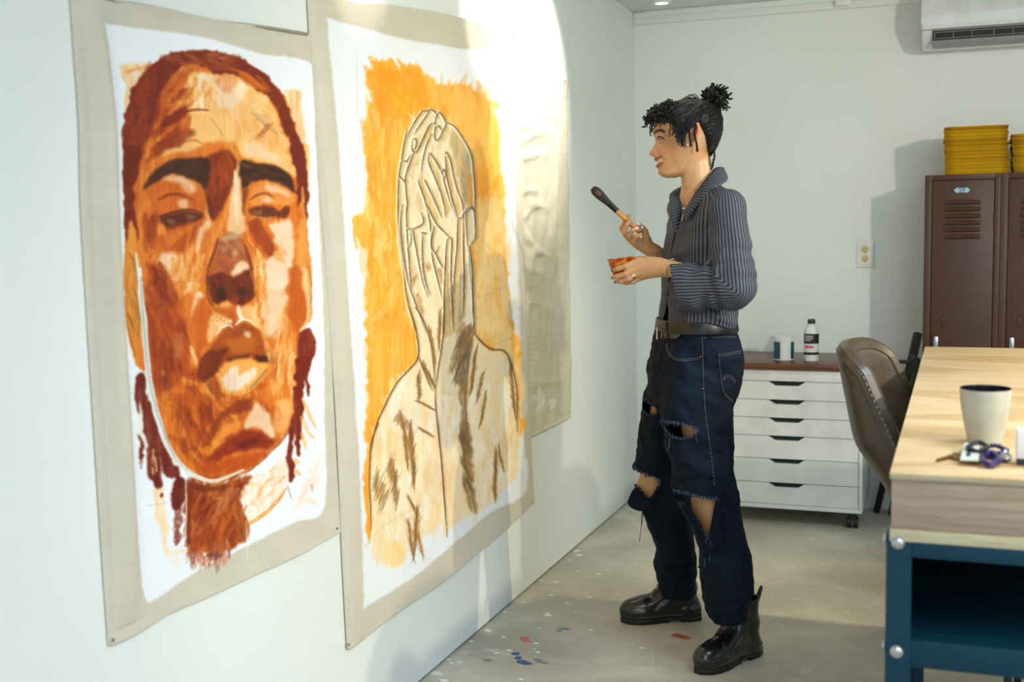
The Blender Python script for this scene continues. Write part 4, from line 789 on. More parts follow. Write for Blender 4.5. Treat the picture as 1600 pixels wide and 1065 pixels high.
# cool pale contour along the jaw, neck below it
P.fill(A5((415, 250), (520, 270), (640, 280), (780, 240), (900, 200), (840, 330), (830, 400), (870, 560), (890, 680), (820, 720), (700, 770), (560, 780), (430, 770), (405, 600), (410, 420)), (168, 80, 22), 1, 1.5, 3, .12, 60, .12)
P.scumble(A5((420, 260), (800, 260), (850, 660), (430, 760)), [RB, BR, OB, OR, (196, 130, 90)], 110, 34, 8, 112, 14, .55)
P.fill(A5((410, 240), (470, 250), (440, 500), (460, 760), (410, 780), (405, 480)), (128, 48, 22), .85, 2, 3, .2); P.fill(A5((470, 260), (620, 290), (760, 270), (700, 330), (560, 330), (480, 310)), (120, 50, 20), .8, 2, 3, .2, 150)
P.scumble(A5((410, 740), (780, 740), (720, 850), (430, 900)), [(226, 160, 120), (206, 120, 70), (150, 70, 40)], 40, 26, 6, 95, 8, .5, .5); P.fill(A5((580, 790), (720, 770), (690, 820), (600, 840)), (92, 40, 30), .7, 2, 3, .5, 0); P.stroke(A5((800, 420), (830, 560), (840, 700)), 3, (110, 80, 50), .6, 1, .4); P.stroke(A5((870, 560), (880, 700), (880, 830)), 3, WH, .6, 1, .3)
P.stroke(A5((620, 380), (690, 380), (660, 440)), 4, (206, 150, 120), .6, 1.5, .4)
P.stroke(A2((190, 800), (208, 950), (220, 1065)) + A3((215, 100), (225, 300), (250, 480), (258, 640), (275, 820)) + A4((280, 130), (310, 300), (350, 460), (410, 640), (500, 790), (620, 880), (760, 925), (880, 890), (1000, 840)), 9, (222, 220, 208), 1, 1.2, .12, taper=(.25, .4)); P.stroke(A3((222, 150), (235, 350), (255, 600), (280, 880)) + A4((320, 320), (370, 500), (480, 760), (640, 885)), 3.5, (148, 168, 176), .8, 1, .3); P.stroke(A5((405, 250), (412, 420), (405, 640), (405, 720)), 2.5, (236, 214, 180), .9, 1, .3)
P.stroke([(190, 268), (206, 420), (172, 300)], 1, (180, 190, 196), .0); P.stroke([(166, 190), (171, 260), (170, 320)], 1.2, (150, 160, 168), .55, 1, .3); P.stroke([(176, 500), (190, 560), (204, 574)], 1.2, (160, 168, 174), .6, 1, .3); P.stroke([(190, 614), (203, 612)], 1.2, (150, 160, 166), .6, 1, .2); P.stroke([(222, 790), (256, 784)], 1.2, (170, 170, 160), .7, 1, .2); P.stroke(A3((80, 185), (700, 190), (1070, 165), (1360, 165)), 1, (150, 120, 90), .4, .8, .3)
m_ = (P.img.max(-1)-P.img.min(-1))/255; P.img = np.where((m_ > .12)[..., None], 255*(np.clip(P.img, 0, 255)/255)**(1+.22*np.clip(m_*3, 0, 1))[..., None], P.img)
nu, nv = 372, 960
G1 = coons([(106, -22), (150, -6), (181, 3), (240, 12), (333, 33), (400, 41), (480, 53)], [(480, 53), (488, 190), (495.6, 324), (511, 507), (520, 670), (528.6, 831)], [(167, 1008), (212, 986), (257, 959), (300, 940), (343, 921), (404, 893), (470, 862), (528.6, 831)], [(106, -22), (113, 76), (121, 193), (124, 320), (133, 480), (146, 690), (156, 850), (167, 1008)], nu, nv)
u = np.linspace(0, 1, nu)[None]; v = np.linspace(0, 1, nv)[:, None]
off = .004+.034*np.exp(-((u-.085)/.05)**2)*np.sin(PI*np.clip(v*1.02, 0, 1))**.5+.004*np.sin(v*9+u*2)*np.exp(-u*4)+.003*np.sin(u*7+v*3)**2+.010*np.exp(-v*60)*np.sin(u*PI)**2+.004*np.exp(-(1-v)*40)*(.5+.5*np.sin(u*17))
off = off*np.clip(u*40, 0.02, 1)
tc1 = empty('painted_canvas', tuple(on(330, 520, 0, XW)), 0, 'unstretched canvas with a large orange and red brown painted face, nearest the camera', 'painting')
c1 = canvas('cloth', G1, off, P, M_cv, tc1)
h = B(); h.tube([Vector(on(x, y, 0, XW+.009))-tc1.location for x, y in bez([(150, -6), (181, 3), (240, 12), (333, 33), (400, 41), (480, 53)], 40)], .0045, 6); h.obj('rolled_hem', mat('linen_hem', (150, 145, 130), .8, bump=.2), tc1)
for q in ((172, 999), (523, 825), (341, 37), (176, 10)): pin(tc1, *q)

# ---- middle canvas: figure with hands over its face
Q1, Q2, Q3, Q4, Q5 = T(540, 80, 5.325), T(590, 160, 5.915), T(590, 320, 5.325), T(540, 480, 4.841), T(540, 660, 4.437)
P = Paint(465, -40, 845, 1030, LINEN, 23)
P.img *= (1+.012*P.st[90]+.012*P.st[0]+.015*P.n2)[..., None]
P.fill([(501, 28), (560, 44), (650, 66), (748, 78), (795, 70), (798, 300), (806, 520), (810, 660), (818, 764), (760, 800), (700, 850), (640, 900), (566, 944), (558, 940), (552, 760), (540, 560), (528, 400), (514, 200), (503, 80)], (232, 236, 241), 1, 1, .8, .03, 90, .012)
OG, OG2, OG3, OL = (248, 168, 52), (240, 146, 28), (250, 190, 96), (250, 206, 134)
P.fill(Q1((140, 180), (200, 130), (270, 95), (340, 70), (370, 90), (410, 190), (415, 90), (480, 120), (520, 105), (580, 130), (640, 190), (740, 290), (850, 290), (900, 275), (1030, 300), (1130, 370), (1190, 415), (1250, 440), (1215, 510), (1240, 620), (1270, 900), (1280, 1060)) + Q3((1020, 60), (1040, 400), (1050, 700)) + Q4((1200, 40), (1260, 150), (1290, 450), (1300, 740), (1290, 980), (900, 900), (400, 500)) + Q5((130, 780), (105, 790), (95, 480), (80, 440), (110, 100)) + Q4((110, 1060), (130, 700), (130, 300), (120, 0)) + Q3((-120, 400), (-190, 330), (-240, 120), (-150, 60), (-120, -200)) + Q1((120, 620), (150, 550), (140, 430), (180, 410), (150, 300), (120, 200)), OG, 1, 1.5, 4, .12, 90, .07)
pbg = Q1((160, 200), (700, 300), (1150, 400), (1220, 600), (1260, 1040)) + Q3((1010, 900), (0, 1000)) + Q4((140, 900), (130, 100)) + Q1((120, 700),)
P.scumble(pbg, [OG2, OG3, OG, (246, 158, 40), OL], 420, 48, 8, 92, 12, .45)
P.scumble(Q3((780, 60), (1030, 60), (1050, 1000), (790, 1000)), [OL, OG3, (250, 214, 150)], 130, 50, 9, 91, 8, .6); P.scumble(Q4((960, 0), (1200, 40), (1290, 700), (1100, 320)), [OL, (250, 214, 150)], 60, 40, 9, 85, 8, .6)
P.scumble(Q1((760, 300), (1150, 400), (1200, 900), (1050, 900), (900, 600)), [OG3, (248, 178, 80)], 70, 40, 9, 80, 15, .55)
P.scumble(Q1((180, 150), (700, 260), (560, 460), (240, 520)), [OG2, (252, 170, 40), (250, 150, 16)], 80, 36, 10, 70, 22, .5); P.fill(Q1((1180, 450), (1210, 450), (1205, 490), (1185, 490)), (254, 240, 210), .8, 2, 2)
for q in (Q1((340, 60), (400, 170)), Q1((400, 60), (460, 170)), Q1((500, 100), (560, 220)), Q1((560, 120), (620, 220))): P.stroke(q, 5, OG, .9, 1.2, .3)
for q in (Q3((-60, 540), (-40, 430)), Q3((-70, 640), (-50, 520)), Q3((-230, 250), (-200, 380))): P.stroke(q, 5, OG, .9, 1.2, .4)
P.fill(Q5((80, 440), (130, 300), (140, 0), (200, 0), (150, 200), (130, 460), (135, 640), (138, 780), (105, 790), (100, 600)), (248, 158, 44), 1, 1, 2, .1)
# figure
SK, SK2, SHA = (244, 222, 180), (250, 234, 204), (196, 160, 100)
P.fill(Q4((520, 370), (430, 490), (350, 580), (280, 700), (210, 880), (165, 1060)) + Q5((150, 150), (130, 400), (140, 650), (150, 900), (230, 990), (330, 1000), (400, 900), (420, 760), (500, 800), (640, 700), (660, 800), (720, 700), (880, 620), (1000, 540), (1100, 420), (1180, 340), (1175, 100)) + Q4((1275, 930), (1270, 640), (1230, 440), (1170, 340), (1060, 320), (960, 225), (945, 100), (900, 0), (470, 0), (510, 180)), SK, 1, 1.5, 1.5, .1, 90, .04)
P.scumble(Q4((400, 560), (640, 640), (880, 620), (1240, 500), (1260, 900), (1000, 1050), (200, 1050), (280, 760)), [SK2, (246, 212, 158), (250, 238, 216), (242, 206, 150), (230, 226, 216)], 240, 46, 9, 88, 12, .45)
P.scumble(Q5((150, 100), (1160, 60), (1150, 330), (850, 600), (660, 700), (420, 740), (160, 900)), [SK2, (246, 212, 158), (246, 240, 226), (240, 200, 140)], 220, 46, 9, 90, 10, .45)
P.fill(Q5((250, 830), (350, 820), (380, 920), (340, 1000), (240, 960)), (247, 206, 140), .8, 2, 2)
P.fill(Q2((385, 80), (440, 72), (540, 95), (600, 180), (700, 240), (790, 380), (840, 520), (865, 700), (878, 900), (870, 1060)) + Q3((790, 100), (790, 270), (740, 340), (770, 640), (785, 900), (790, 1060)) + Q4((955, 200), (930, 240), (900, 400), (880, 620), (650, 640), (520, 370), (505, 180), (460, 0)) + Q3((280, 1040), (215, 780), (190, 560), (150, 240), (140, 0)) + Q2((160, 680), (200, 440), (240, 260), (320, 160)), (234, 216, 178), 1, 1, 1.5, .08, 90, .06)
P.scumble(Q2((300, 120), (560, 120), (800, 420), (860, 1040), (180, 1040), (220, 400)), [(222, 196, 146), (240, 228, 198), (206, 176, 120), (228, 216, 188)], 130, 30, 6, 100, 22, .5)
P.scumble(Q3((170, 0), (760, 20), (780, 1040), (300, 1040), (170, 400)), [(236, 220, 184), (244, 236, 214), (222, 196, 146), (240, 214, 160)], 150, 40, 6, 88, 8, .5)
P.fill(Q2((640, 280), (720, 290), (800, 440), (850, 640), (870, 900), (830, 960), (760, 900), (720, 700), (660, 480)), (190, 158, 106), .85, 2, 3, .3, 105); P.scumble(Q2((660, 320), (800, 480), (860, 860), (780, 900), (700, 600)), [(150, 138, 110), (206, 168, 104), (176, 176, 168), (226, 178, 90)], 60, 24, 4, 80, 16, .55)
P.fill(Q2((800, 660), (860, 700), (875, 900), (820, 960), (790, 820)), (226, 146, 56), .7, 2, 2, .3)
for q in (Q2((440, 480), (480, 500), (560, 640), (600, 800), (640, 960), (600, 1060), (570, 900), (520, 740), (460, 600)), Q2((590, 480), (630, 500), (650, 620), (700, 800), (760, 960), (740, 1060), (680, 980), (620, 760)), Q2((340, 680), (380, 660), (440, 800), (540, 1040), (460, 1060), (360, 760)), Q3((545, 290), (590, 290), (590, 600), (600, 900), (590, 1060), (520, 1060), (530, 600)), Q3((640, 110), (690, 110), (695, 600), (690, 900), (610, 1060), (600, 700), (630, 400)), Q2((330, 330), (430, 200), (490, 220), (370, 420), (320, 460))): P.fill(q, (212, 178, 118), .8, 1.2, 1.5, .3)
P.fill(Q3((660, 560), (700, 560), (690, 980), (655, 980)), (140, 124, 92), .7, 1.5, 2, .3); P.fill(Q3((560, 560), (590, 560), (600, 900), (575, 960)), (140, 104, 56), .65, 1.5, 2, .3)
for q in (Q3((240, 620), (290, 560), (300, 600), (260, 680)), Q3((370, 500), (400, 460), (420, 520), (390, 560)), Q3((280, 740), (320, 720), (360, 920), (330, 900)), Q3((475, 1040), (480, 890), (505, 900), (510, 1040)), Q3((460, 530), (490, 520), (520, 640), (490, 660)), Q3((400, 1060), (405, 1020), (420, 1060)), Q3((640, 1060), (690, 980), (700, 1060))): P.fill(q, (178, 128, 62), .8, 1.2, 1.5, .4)
DL = (84, 66, 44)
for q in (Q2((385, 80), (330, 150), (270, 260), (240, 330)), Q2((370, 80), (430, 80), (460, 70), (510, 110), (495, 190)), Q2((440, 90), (380, 180), (300, 300)), Q2((495, 190), (440, 220), (350, 420), (320, 460), (285, 440), (290, 340)), Q2((290, 340), (320, 340), (320, 420), (280, 440)), Q2((500, 150), (540, 95), (595, 190), (570, 260), (530, 340), (495, 340), (495, 240), (500, 150)), Q2((497, 240), (530, 220), (555, 260)), Q2((595, 185), (680, 230), (780, 370), (840, 500), (865, 700), (876, 900), (872, 1060)), Q2((240, 260), (215, 380), (190, 540), (165, 700), (160, 880), (160, 1060)), Q2((200, 540), (240, 540), (280, 470)), Q2((300, 470), (240, 640), (225, 740), (240, 900), (240, 1060)), Q2((165, 680), (225, 740)), Q2((460, 290), (410, 420), (380, 560), (370, 660)), Q2((440, 480), (460, 480), (560, 650), (600, 800), (690, 1060)), Q2((440, 480), (440, 560), (520, 760), (570, 900), (600, 1060)), Q2((590, 480), (600, 460), (640, 540), (690, 760), (750, 920), (770, 1060)), Q2((590, 500), (610, 700), (660, 900), (710, 1060)), Q2((340, 720), (400, 900), (440, 1050)), Q2((400, 720), (480, 880), (560, 1060)), Q2((560, 650), (575, 620), (595, 660), (575, 720)), Q2((750, 1060), (800, 980), (850, 970), (875, 1000)),
          Q3((140, 0), (150, 240), (190, 560), (215, 780), (280, 1040)), Q3((175, 0), (165, 230), (200, 500), (240, 700), (300, 860), (370, 1060)), Q3((210, 20), (215, 220), (235, 500), (250, 700)), Q3((215, 210), (245, 200), (250, 300), (235, 350)), Q3((260, 190), (300, 420), (340, 620), (390, 770)), Q3((270, 200), (350, 150), (330, 60)), Q3((345, 240), (340, 400), (360, 600), (405, 750)), Q3((330, 230), (375, 240)), Q3((375, 0), (410, 200), (420, 400), (460, 580), (500, 740), (525, 860)), Q3((390, 20), (460, 160), (570, 270)), Q3((440, 180), (415, 320), (450, 400), (480, 340)), Q3((450, 400), (500, 500), (530, 540)), Q3((550, 290), (540, 400), (530, 640), (525, 860), (515, 1060)), Q3((550, 285), (590, 290), (585, 500), (595, 800), (605, 1060)), Q3((640, 120), (635, 340), (620, 500), (605, 740)), Q3((640, 110), (670, 110), (680, 90), (720, 30)), Q3((690, 90), (690, 400), (695, 600), (690, 900)), Q3((710, 50), (715, 200), (740, 480), (760, 700), (785, 960)), Q3((720, 50), (760, 30), (785, 80), (790, 260), (750, 330)), Q3((740, 340), (765, 560), (770, 900), (790, 1060))): Z_ = np.array(q, float); P.stroke(Z_+[2.6, .6], 4.5, (170, 132, 78), .5, 1.5, .4); P.stroke(Z_-[2.8, 0], 3, (250, 243, 226), .6, 1.2, .3); P.stroke(q, 1.9, (66, 50, 34), .9, .8, .2, taper=(.6, .4))
for q in (Q4((455, 0), (505, 180), (520, 370), (430, 490), (350, 580), (260, 760), (200, 900), (165, 1060)), Q5((200, 0), (150, 150), (132, 400), (138, 600), (140, 740)), Q4((945, 100), (955, 200), (1060, 310), (1170, 330), (1230, 440), (1270, 640), (1275, 940)), Q4((650, 640), (660, 800), (690, 1060)), Q5((615, 0), (640, 250), (660, 500), (680, 790)), Q4((720, 0), (715, 200), (680, 440), (650, 640)), Q4((500, 0), (560, 100), (620, 280), (640, 440), (650, 560)), Q4((525, 380), (560, 470), (630, 630)), Q4((935, 240), (905, 420), (880, 700), (910, 1060))): P.stroke(np.array(q, float)+[2.2, 0], 3.5, (168, 128, 74), .4, 1.5, .4); P.stroke(q, 2.0, (66, 50, 34), .92, .9, .15, taper=(.6, .5))
HB, HG = (150, 100, 44), (116, 96, 66)
for q in (Q4((880, 120), (950, 150), (930, 250), (880, 500), (850, 660), (810, 560), (820, 480), (760, 520), (780, 380), (830, 220)), Q4((820, 560), (890, 560), (880, 720), (910, 1060), (835, 1060), (840, 760))): P.fill(q, (150, 112, 62), .85, 1.5, 3, .4, 75)
P.fill(Q5((760, 0), (820, 0), (860, 300), (880, 560), (860, 640), (830, 580), (790, 420)), (146, 112, 66), .85, 1.5, 3, .4, 75); P.scumble(Q4((830, 140), (940, 160), (880, 560), (780, 520)), [HB, HG, (96, 90, 80)], 50, 26, 3, 110, 8, .6); P.scumble(Q5((770, 0), (820, 0), (870, 600), (800, 440)), [HB, HG, (110, 88, 50)], 60, 22, 2.5, 75, 8, .6)
def hatch(A, Bq, n, ln, deg, wd, cols, a=.7):
    P.stroke([A, (np.array(A)+np.array(Bq))/2, Bq], ln*.38, (186, 140, 78), .35, 3, .4)
    n = int(n*1.9); wd = 1.4
    for k in range(n):
        t = (k+P.rng.random())/n; q = np.array(A)*(1-t)+np.array(Bq)*t; r = math.radians(deg+P.rng.normal()*9); l = ln*(.6+.6*P.rng.random())/2; d = np.array([math.cos(r), math.sin(r)])*l
        P.stroke([q-d, q+d], wd, cols[P.rng.integers(len(cols))], a, .9, .3, smooth=False)
for A_, B_, n, ln, dg in ((Q4((960, 320))[0], Q4((920, 650))[0], 26, 22, 105), (Q4((1010, 500))[0], Q4((970, 700))[0], 10, 22, 110), (Q4((1030, 660))[0], Q4((995, 880))[0], 14, 24, 105), (Q4((1220, 430))[0], Q4((1260, 830))[0], 26, 20, 70), (Q4((520, 500))[0], Q4((530, 690))[0], 22, 16, 115), (Q4((520, 710))[0], Q4((640, 770))[0], 16, 14, 30), (Q4((540, 920))[0], Q4((630, 970))[0], 12, 14, 40), (Q4((380, 800))[0], Q4((440, 1040))[0], 16, 22, 75), (Q4((340, 830))[0], Q4((460, 900))[0], 10, 18, 120), (Q4((460, 900))[0], Q4((450, 1060))[0], 14, 22, 100), (Q4((560, 440))[0], Q4((650, 600))[0], 26, 18, 75), (Q4((610, 180))[0], Q4((650, 400))[0], 18, 26, 80), (Q4((690, 40))[0], Q4((680, 300))[0], 16, 26, 90),
                       (Q5((420, 60))[0], Q5((450, 420))[0], 34, 30, 95), (Q5((380, 60))[0], Q5((400, 300))[0], 14, 30, 80), (Q5((410, 520))[0], Q5((460, 620))[0], 10, 22, 65), (Q5((470, 600))[0], Q5((450, 900))[0], 22, 34, 100), (Q5((410, 700))[0], Q5((440, 920))[0], 12, 30, 78), (Q5((480, 780))[0], Q5((510, 920))[0], 8, 24, 72), (Q5((1020, 200))[0], Q5((1010, 520))[0], 34, 22, 80), (Q5((1040, 180))[0], Q5((1070, 320))[0], 10, 22, 72), (Q5((170, 380))[0], Q5((240, 560))[0], 12, 40, 110), (Q5((270, 280))[0], Q5((320, 420))[0], 14, 34, 105), (Q5((300, 420))[0], Q5((330, 560))[0], 8, 30, 105)):
    hatch(A_, B_, n, ln, dg, 2.2, [HB, HG, HB, (176, 130, 64)])
for q in (Q1((0, 565), (220, 630), (480, 700)), Q1((800, 750), (1050, 752), (1340, 765)), Q2((0, 1055), (160, 1035)), Q3((780, 770), (900, 740), (1060, 660)), Q4((0, 270), (60, 225), (130, 210)), Q4((1090, 280), (1230, 230), (1330, 205)), Q5((150, 780), (330, 650), (600, 540)), Q1((50, 0), (60, 500), (80, 900))): P.stroke(q, 1, (160, 160, 158), .45, .8, .2)
nu, nv = 345, 930
G2 = coons([(476, -34), (540, 4), (600, 8), (690, 22), (760, 42), (802, 52)], [(802, 52), (806, 250), (812, 420), (820, 600), (831, 785)], [(540, 1014), (600, 966), (660, 926), (720, 880), (780, 832), (831, 785)], [(476, -34), (484, 110), (492, 250), (506, 420), (522, 640), (532, 860), (540, 1014)], nu, nv)
u = np.linspace(0, 1, nu)[None]; v = np.linspace(0, 1, nv)[:, None]
off = .004+.012*np.exp(-((u-.07)/.06)**2)*np.sin(PI*v)**.5+.003*np.sin(v*8+u*3)*np.exp(-u*3)+.0025*np.sin(u*6+v*4)**2+.008*np.exp(-(1-v)*30)*np.sin(PI*np.clip(u*1.02, 0, 1))**2*(.4+.6*np.sin(u*9)**2)
off += .016*np.exp(-(1-u)*14)*np.sin(PI*v)**2*.4+.004
off = off*np.clip(u*45+.12, 0, 1)
tc2 = empty('painted_canvas', tuple(on(660, 480, 0, XW)), 0, 'unstretched canvas with a drawn figure covering its face with both hands on orange', 'painting')
canvas('cloth', G2, off, P, M_cv, tc2)
for q in ((540, 1006), (826, 784), (797, 58)): pin(tc2, *q, .008)

# ---- third canvas, bare and creased
P = Paint(795, 95, 900, 700, (196, 190, 170), 31)
P.img *= (1+.03*P.st[90]+.03*P.st[0]+.025*P.n2)[..., None]
for q in ([(838, 604), (843, 625), (838, 645)], [(852, 632), (862, 626), (858, 640)], [(832, 618), (836, 626)]): P.stroke(q, 7, (226, 228, 228), .6, 2, .5)
nu, nv = 120, 440
G3 = coons([(800, 107), (830, 112), (884, 125)], [(884, 125), (884, 300), (887, 500), (890, 652)], [(822, 686), (850, 673), (890, 652)], [(800, 107), (803, 300), (812, 500), (822, 686)], nu, nv)
off = np.full((nv, nu), .003); X, Y = G3[..., 0], G3[..., 1]
def crease(pts, wd, h):
    global off
    pts = np.asarray(pts, float)
    for a, b in zip(pts, pts[1:]):
        d = b-a; t = np.clip(((X-a[0])*d[0]+(Y-a[1])*d[1])/(d@d), 0, 1); q = np.hypot((X-a[0]-t*d[0])*1.4, Y-a[1]-t*d[1]); off = off+h*np.exp(-(q/wd)**2)*(.75+.25*np.sin(t*5+q*.2))
for q in ([(808, 195), (830, 205), (846, 206)], [(812, 218), (846, 210)], [(810, 248), (848, 240)], [(814, 298), (834, 297)], [(812, 345), (830, 320), (850, 324)], [(818, 370), (836, 392), (854, 400)], [(822, 420), (850, 430)], [(826, 470), (852, 480), (846, 520)], [(816, 360), (826, 400), (832, 440)], [(826, 600), (870, 596)], [(838, 560), (850, 640)]): crease(q, 7.5, .0085)
off += .004*np.sin(X*.35+Y*.02)*np.sin(Y*.045+1)**2
crease([(851, 200), (853, 400), (858, 640)], 2.2, .005); crease([(806, 120), (812, 420), (822, 560)], 3.5, .006); crease([(824, 682), (850, 670), (889, 650)], 2.5, .008); crease([(886, 130), (887, 640)], 4, .010)
eg = np.interp(Y, [52, 250, 420, 600, 785], [802, 806, 812, 820, 831]); off = .001+(off-.001)*np.clip((X-eg-2)/8, 0, 1)
tc3 = empty('raw_canvas', tuple(on(846, 400, 0, XW)), 0, 'bare creased beige canvas hanging on the left wall beyond the painted ones', 'canvas')
canvas('cloth', G3, off, P, M_cv, tc3)
pin(tc3, 880, 128)
# ------------------------------------------------------------------ the person: surfaces grown from distance fields
PA = np.array([-.76, 3.70, 0.]); _v = PA[:2]/np.linalg.norm(PA[:2]); VY = np.array([_v[0], _v[1], 0]); VX = np.array([_v[1], -_v[0], 0])
PROT = math.atan2(VX[1], VX[0])
def LP(px, py, d=0.):                       # person-local point seen at photo pixel px, py, d metres behind the body's middle plane
    q = CF*CAM_F + CR*(px-800) - CU*(py-532.5); t = ((PA-CC)@VY+d)/(q@VY); w_ = CC+q*t-PA
    return np.array([w_@VX, w_@VY, w_[2]])
def to_px(V):                               # photo pixel of person-local points
    V = np.asarray(V, float); return proj(PA+V[:, :1]*VX+V[:, 1:2]*VY+V[:, 2:3]*np.array([0, 0, 1.]))
class Field:
    def __init__(s, xs, ys, zs): s.a = [np.asarray(v, np.float32) for v in (xs, ys, zs)]; s.F = np.full([len(v) for v in s.a], .5, np.float32)
    def win(s, lo, hi):
        sl = tuple(slice(max(0, int(np.searchsorted(v, l))-1), min(len(v), int(np.searchsorted(v, h))+2)) for v, l, h in zip(s.a, lo, hi))
        X, Y, Z = s.a[0][sl[0]][:, None, None], s.a[1][sl[1]][None, :, None], s.a[2][sl[2]][None, None, :]
        return sl, X, Y, Z
    def add(s, f, lo, hi, k=.01, op='u'):
        sl, X, Y, Z = s.win(np.asarray(lo)-k, np.asarray(hi)+k); A = s.F[sl]
        if A.size == 0: return
        Bv = f(X, Y, Z).astype(np.float32)
        if op == 'u':
            h = np.clip(.5+.5*(Bv-A)/k, 0, 1); s.F[sl] = Bv*(1-h)+A*h-k*h*(1-h)
        elif op == 's':                     # carve
            h = np.clip(.5-.5*(A+Bv)/k, 0, 1); s.F[sl] = A*(1-h)-Bv*h+k*h*(1-h)
        else: s.F[sl] = A+Bv                # displace
    def cap(s, p, q, r0, r1=None, k=.01, flat=None):
        r1 = r0 if r1 is None else r1; p, q = np.asarray(p, float), np.asarray(q, float); d = q-p; L2 = d@d+1e-12; R = max(r0, r1)
        def f(X, Y, Z):
            x, y, z = X-p[0], Y-p[1], Z-p[2]; t = np.clip((x*d[0]+y*d[1]+z*d[2])/L2, 0, 1)
            ex, ey, ez = x-t*d[0], y-t*d[1], z-t*d[2]
            if flat is not None:
                n, kf = flat; c = (ex*n[0]+ey*n[1]+ez*n[2])*(kf-1); ex, ey, ez = ex+c*n[0], ey+c*n[1], ez+c*n[2]
            return np.sqrt(ex*ex+ey*ey+ez*ez)-(r0+(r1-r0)*t)
        s.add(f, np.minimum(p, q)-R, np.maximum(p, q)+R, k)
    def chain(s, P, R, k=.006):
        for a, b, r0, r1 in zip(P, P[1:], R, R[1:]): s.cap(a, b, r0, r1, k)
    def ell(s, c, r, k=.01, rot=None, op='u'):
        c, r = np.asarray(c, float), np.asarray(r, float); M = np.eye(3) if rot is None else np.array(rot)
        def f(X, Y, Z):
            x, y, z = X-c[0], Y-c[1], Z-c[2]; u = [(x*M[0, i]+y*M[1, i]+z*M[2, i])/r[i] for i in range(3)]
            n = np.sqrt(u[0]**2+u[1]**2+u[2]**2)+1e-9; g = np.sqrt((u[0]/r[0])**2+(u[1]/r[1])**2+(u[2]/r[2])**2)+1e-9
            return n*(n-1)/g
        R = r.max(); s.add(f, c-R, c+R, k, op)
    def at(s, P):
        P = np.asarray(P, float); out = []
        ii, ff = [], []
        for k in range(3):
            v = s.a[k]; i = np.clip(np.searchsorted(v, P[:, k])-1, 0, len(v)-2); ii.append(i); ff.append(np.clip((P[:, k]-v[i])/(v[i+1]-v[i]), 0, 1))
        r = 0
        for a in (0, 1):
            for b in (0, 1):
                for c in (0, 1):
                    w_ = (ff[0] if a else 1-ff[0])*(ff[1] if b else 1-ff[1])*(ff[2] if c else 1-ff[2]); r = r+w_*s.F[ii[0]+a, ii[1]+b, ii[2]+c]
        return r
    def hit(s, pts, lift=.001, d0=-.36, d1=.3):   # first surface point on the camera ray through each photo pixel
        out = []
        D = np.linspace(d0, d1, 260)
        for px, py in pts:
            A, Bq = LP(px, py, d0), LP(px, py, d1); t = (D-d0)/(d1-d0); Q = A+(Bq-A)*t[:, None]; g = s.at(Q); k = np.where((g[:-1] > 0) & (g[1:] <= 0))[0]
            if len(k) == 0: continue
            k = k[0]; u = g[k]/(g[k]-g[k+1]); h_ = Q[k]+(Q[k+1]-Q[k])*u; out.append(h_+(A-Bq)/np.linalg.norm(Bq-A)*lift)
        return out
    def nets(s):
        F = s.F; ins = F < 0; nx, ny, nz = F.shape
        c = np.zeros((nx-1, ny-1, nz-1), np.uint8)
        for i in (0, 1):
            for j in (0, 1):
                for k in (0, 1): c += ins[i:nx-1+i, j:ny-1+j, k:nz-1+k]
        act = (c > 0) & (c < 8); I = np.argwhere(act); idx = np.full(c.shape, -1, np.int32); idx[act] = np.arange(len(I))
        V = np.zeros((len(I), 3)); W = np.zeros(len(I))
        G = lambda o: F[I[:, 0]+o[0], I[:, 1]+o[1], I[:, 2]+o[2]].astype(float)
        ax = s.a
        for o in [(i, j, k) for i in (0, 1) for j in (0, 1) for k in (0, 1)]:
            for a in range(3):
                if o[a]: continue
                p = list(o); p[a] = 1; f0, f1 = G(o), G(p); m = (f0 < 0) != (f1 < 0); t = f0/(f0-f1+1e-30)
                pos = [ax[b][I[:, b]+o[b]].astype(float) for b in range(3)]
                pos[a] = pos[a]+t*(ax[a][I[:, a]+1]-ax[a][I[:, a]])
                for b in range(3): V[m, b] += pos[b][m]
                W += m
        V /= W[:, None]; Q = []
        for a in range(3):
            b, c_ = (a+1) % 3, (a+2) % 3; s0 = [slice(None)]*3; s1 = [slice(None)]*3; s0[a] = slice(0, -1); s1[a] = slice(1, None)
            m = ins[tuple(s0)] != ins[tuple(s1)]; E = np.argwhere(m); sg = ins[tuple(s0)][m]
            ok = (E[:, b] > 0) & (E[:, c_] > 0) & (E[:, b] < F.shape[b]-1) & (E[:, c_] < F.shape[c_]-1); E, sg = E[ok], sg[ok]
            def cell(db, dc): q = E.copy(); q[:, b] -= db; q[:, c_] -= dc; return idx[q[:, 0], q[:, 1], q[:, 2]]
            q = np.stack([cell(1, 1), cell(0, 1), cell(0, 0), cell(1, 0)], -1); q[~sg] = q[~sg][:, ::-1]; Q.append(q)
        return V, np.vstack(Q)
def prune(V, Q, keep):
    Q = Q[keep]; u, inv = np.unique(Q, return_inverse=True); return V[u], inv.reshape(Q.shape)
def relax(V, Q, n=1, lam=.5, fixed=None):
    for _ in range(n):
        A = np.zeros_like(V); W = np.zeros(len(V))
        for k in range(4):
            a, b = Q[:, k], Q[:, (k+1) % 4]
            for x, y in ((a, b), (b, a)):
                for c in range(3): A[:, c] += np.bincount(x, V[y, c], len(V))
                W += np.bincount(x, minlength=len(V))
        V = V+(A/np.maximum(W, 1)[:, None]-V)*lam
    return V
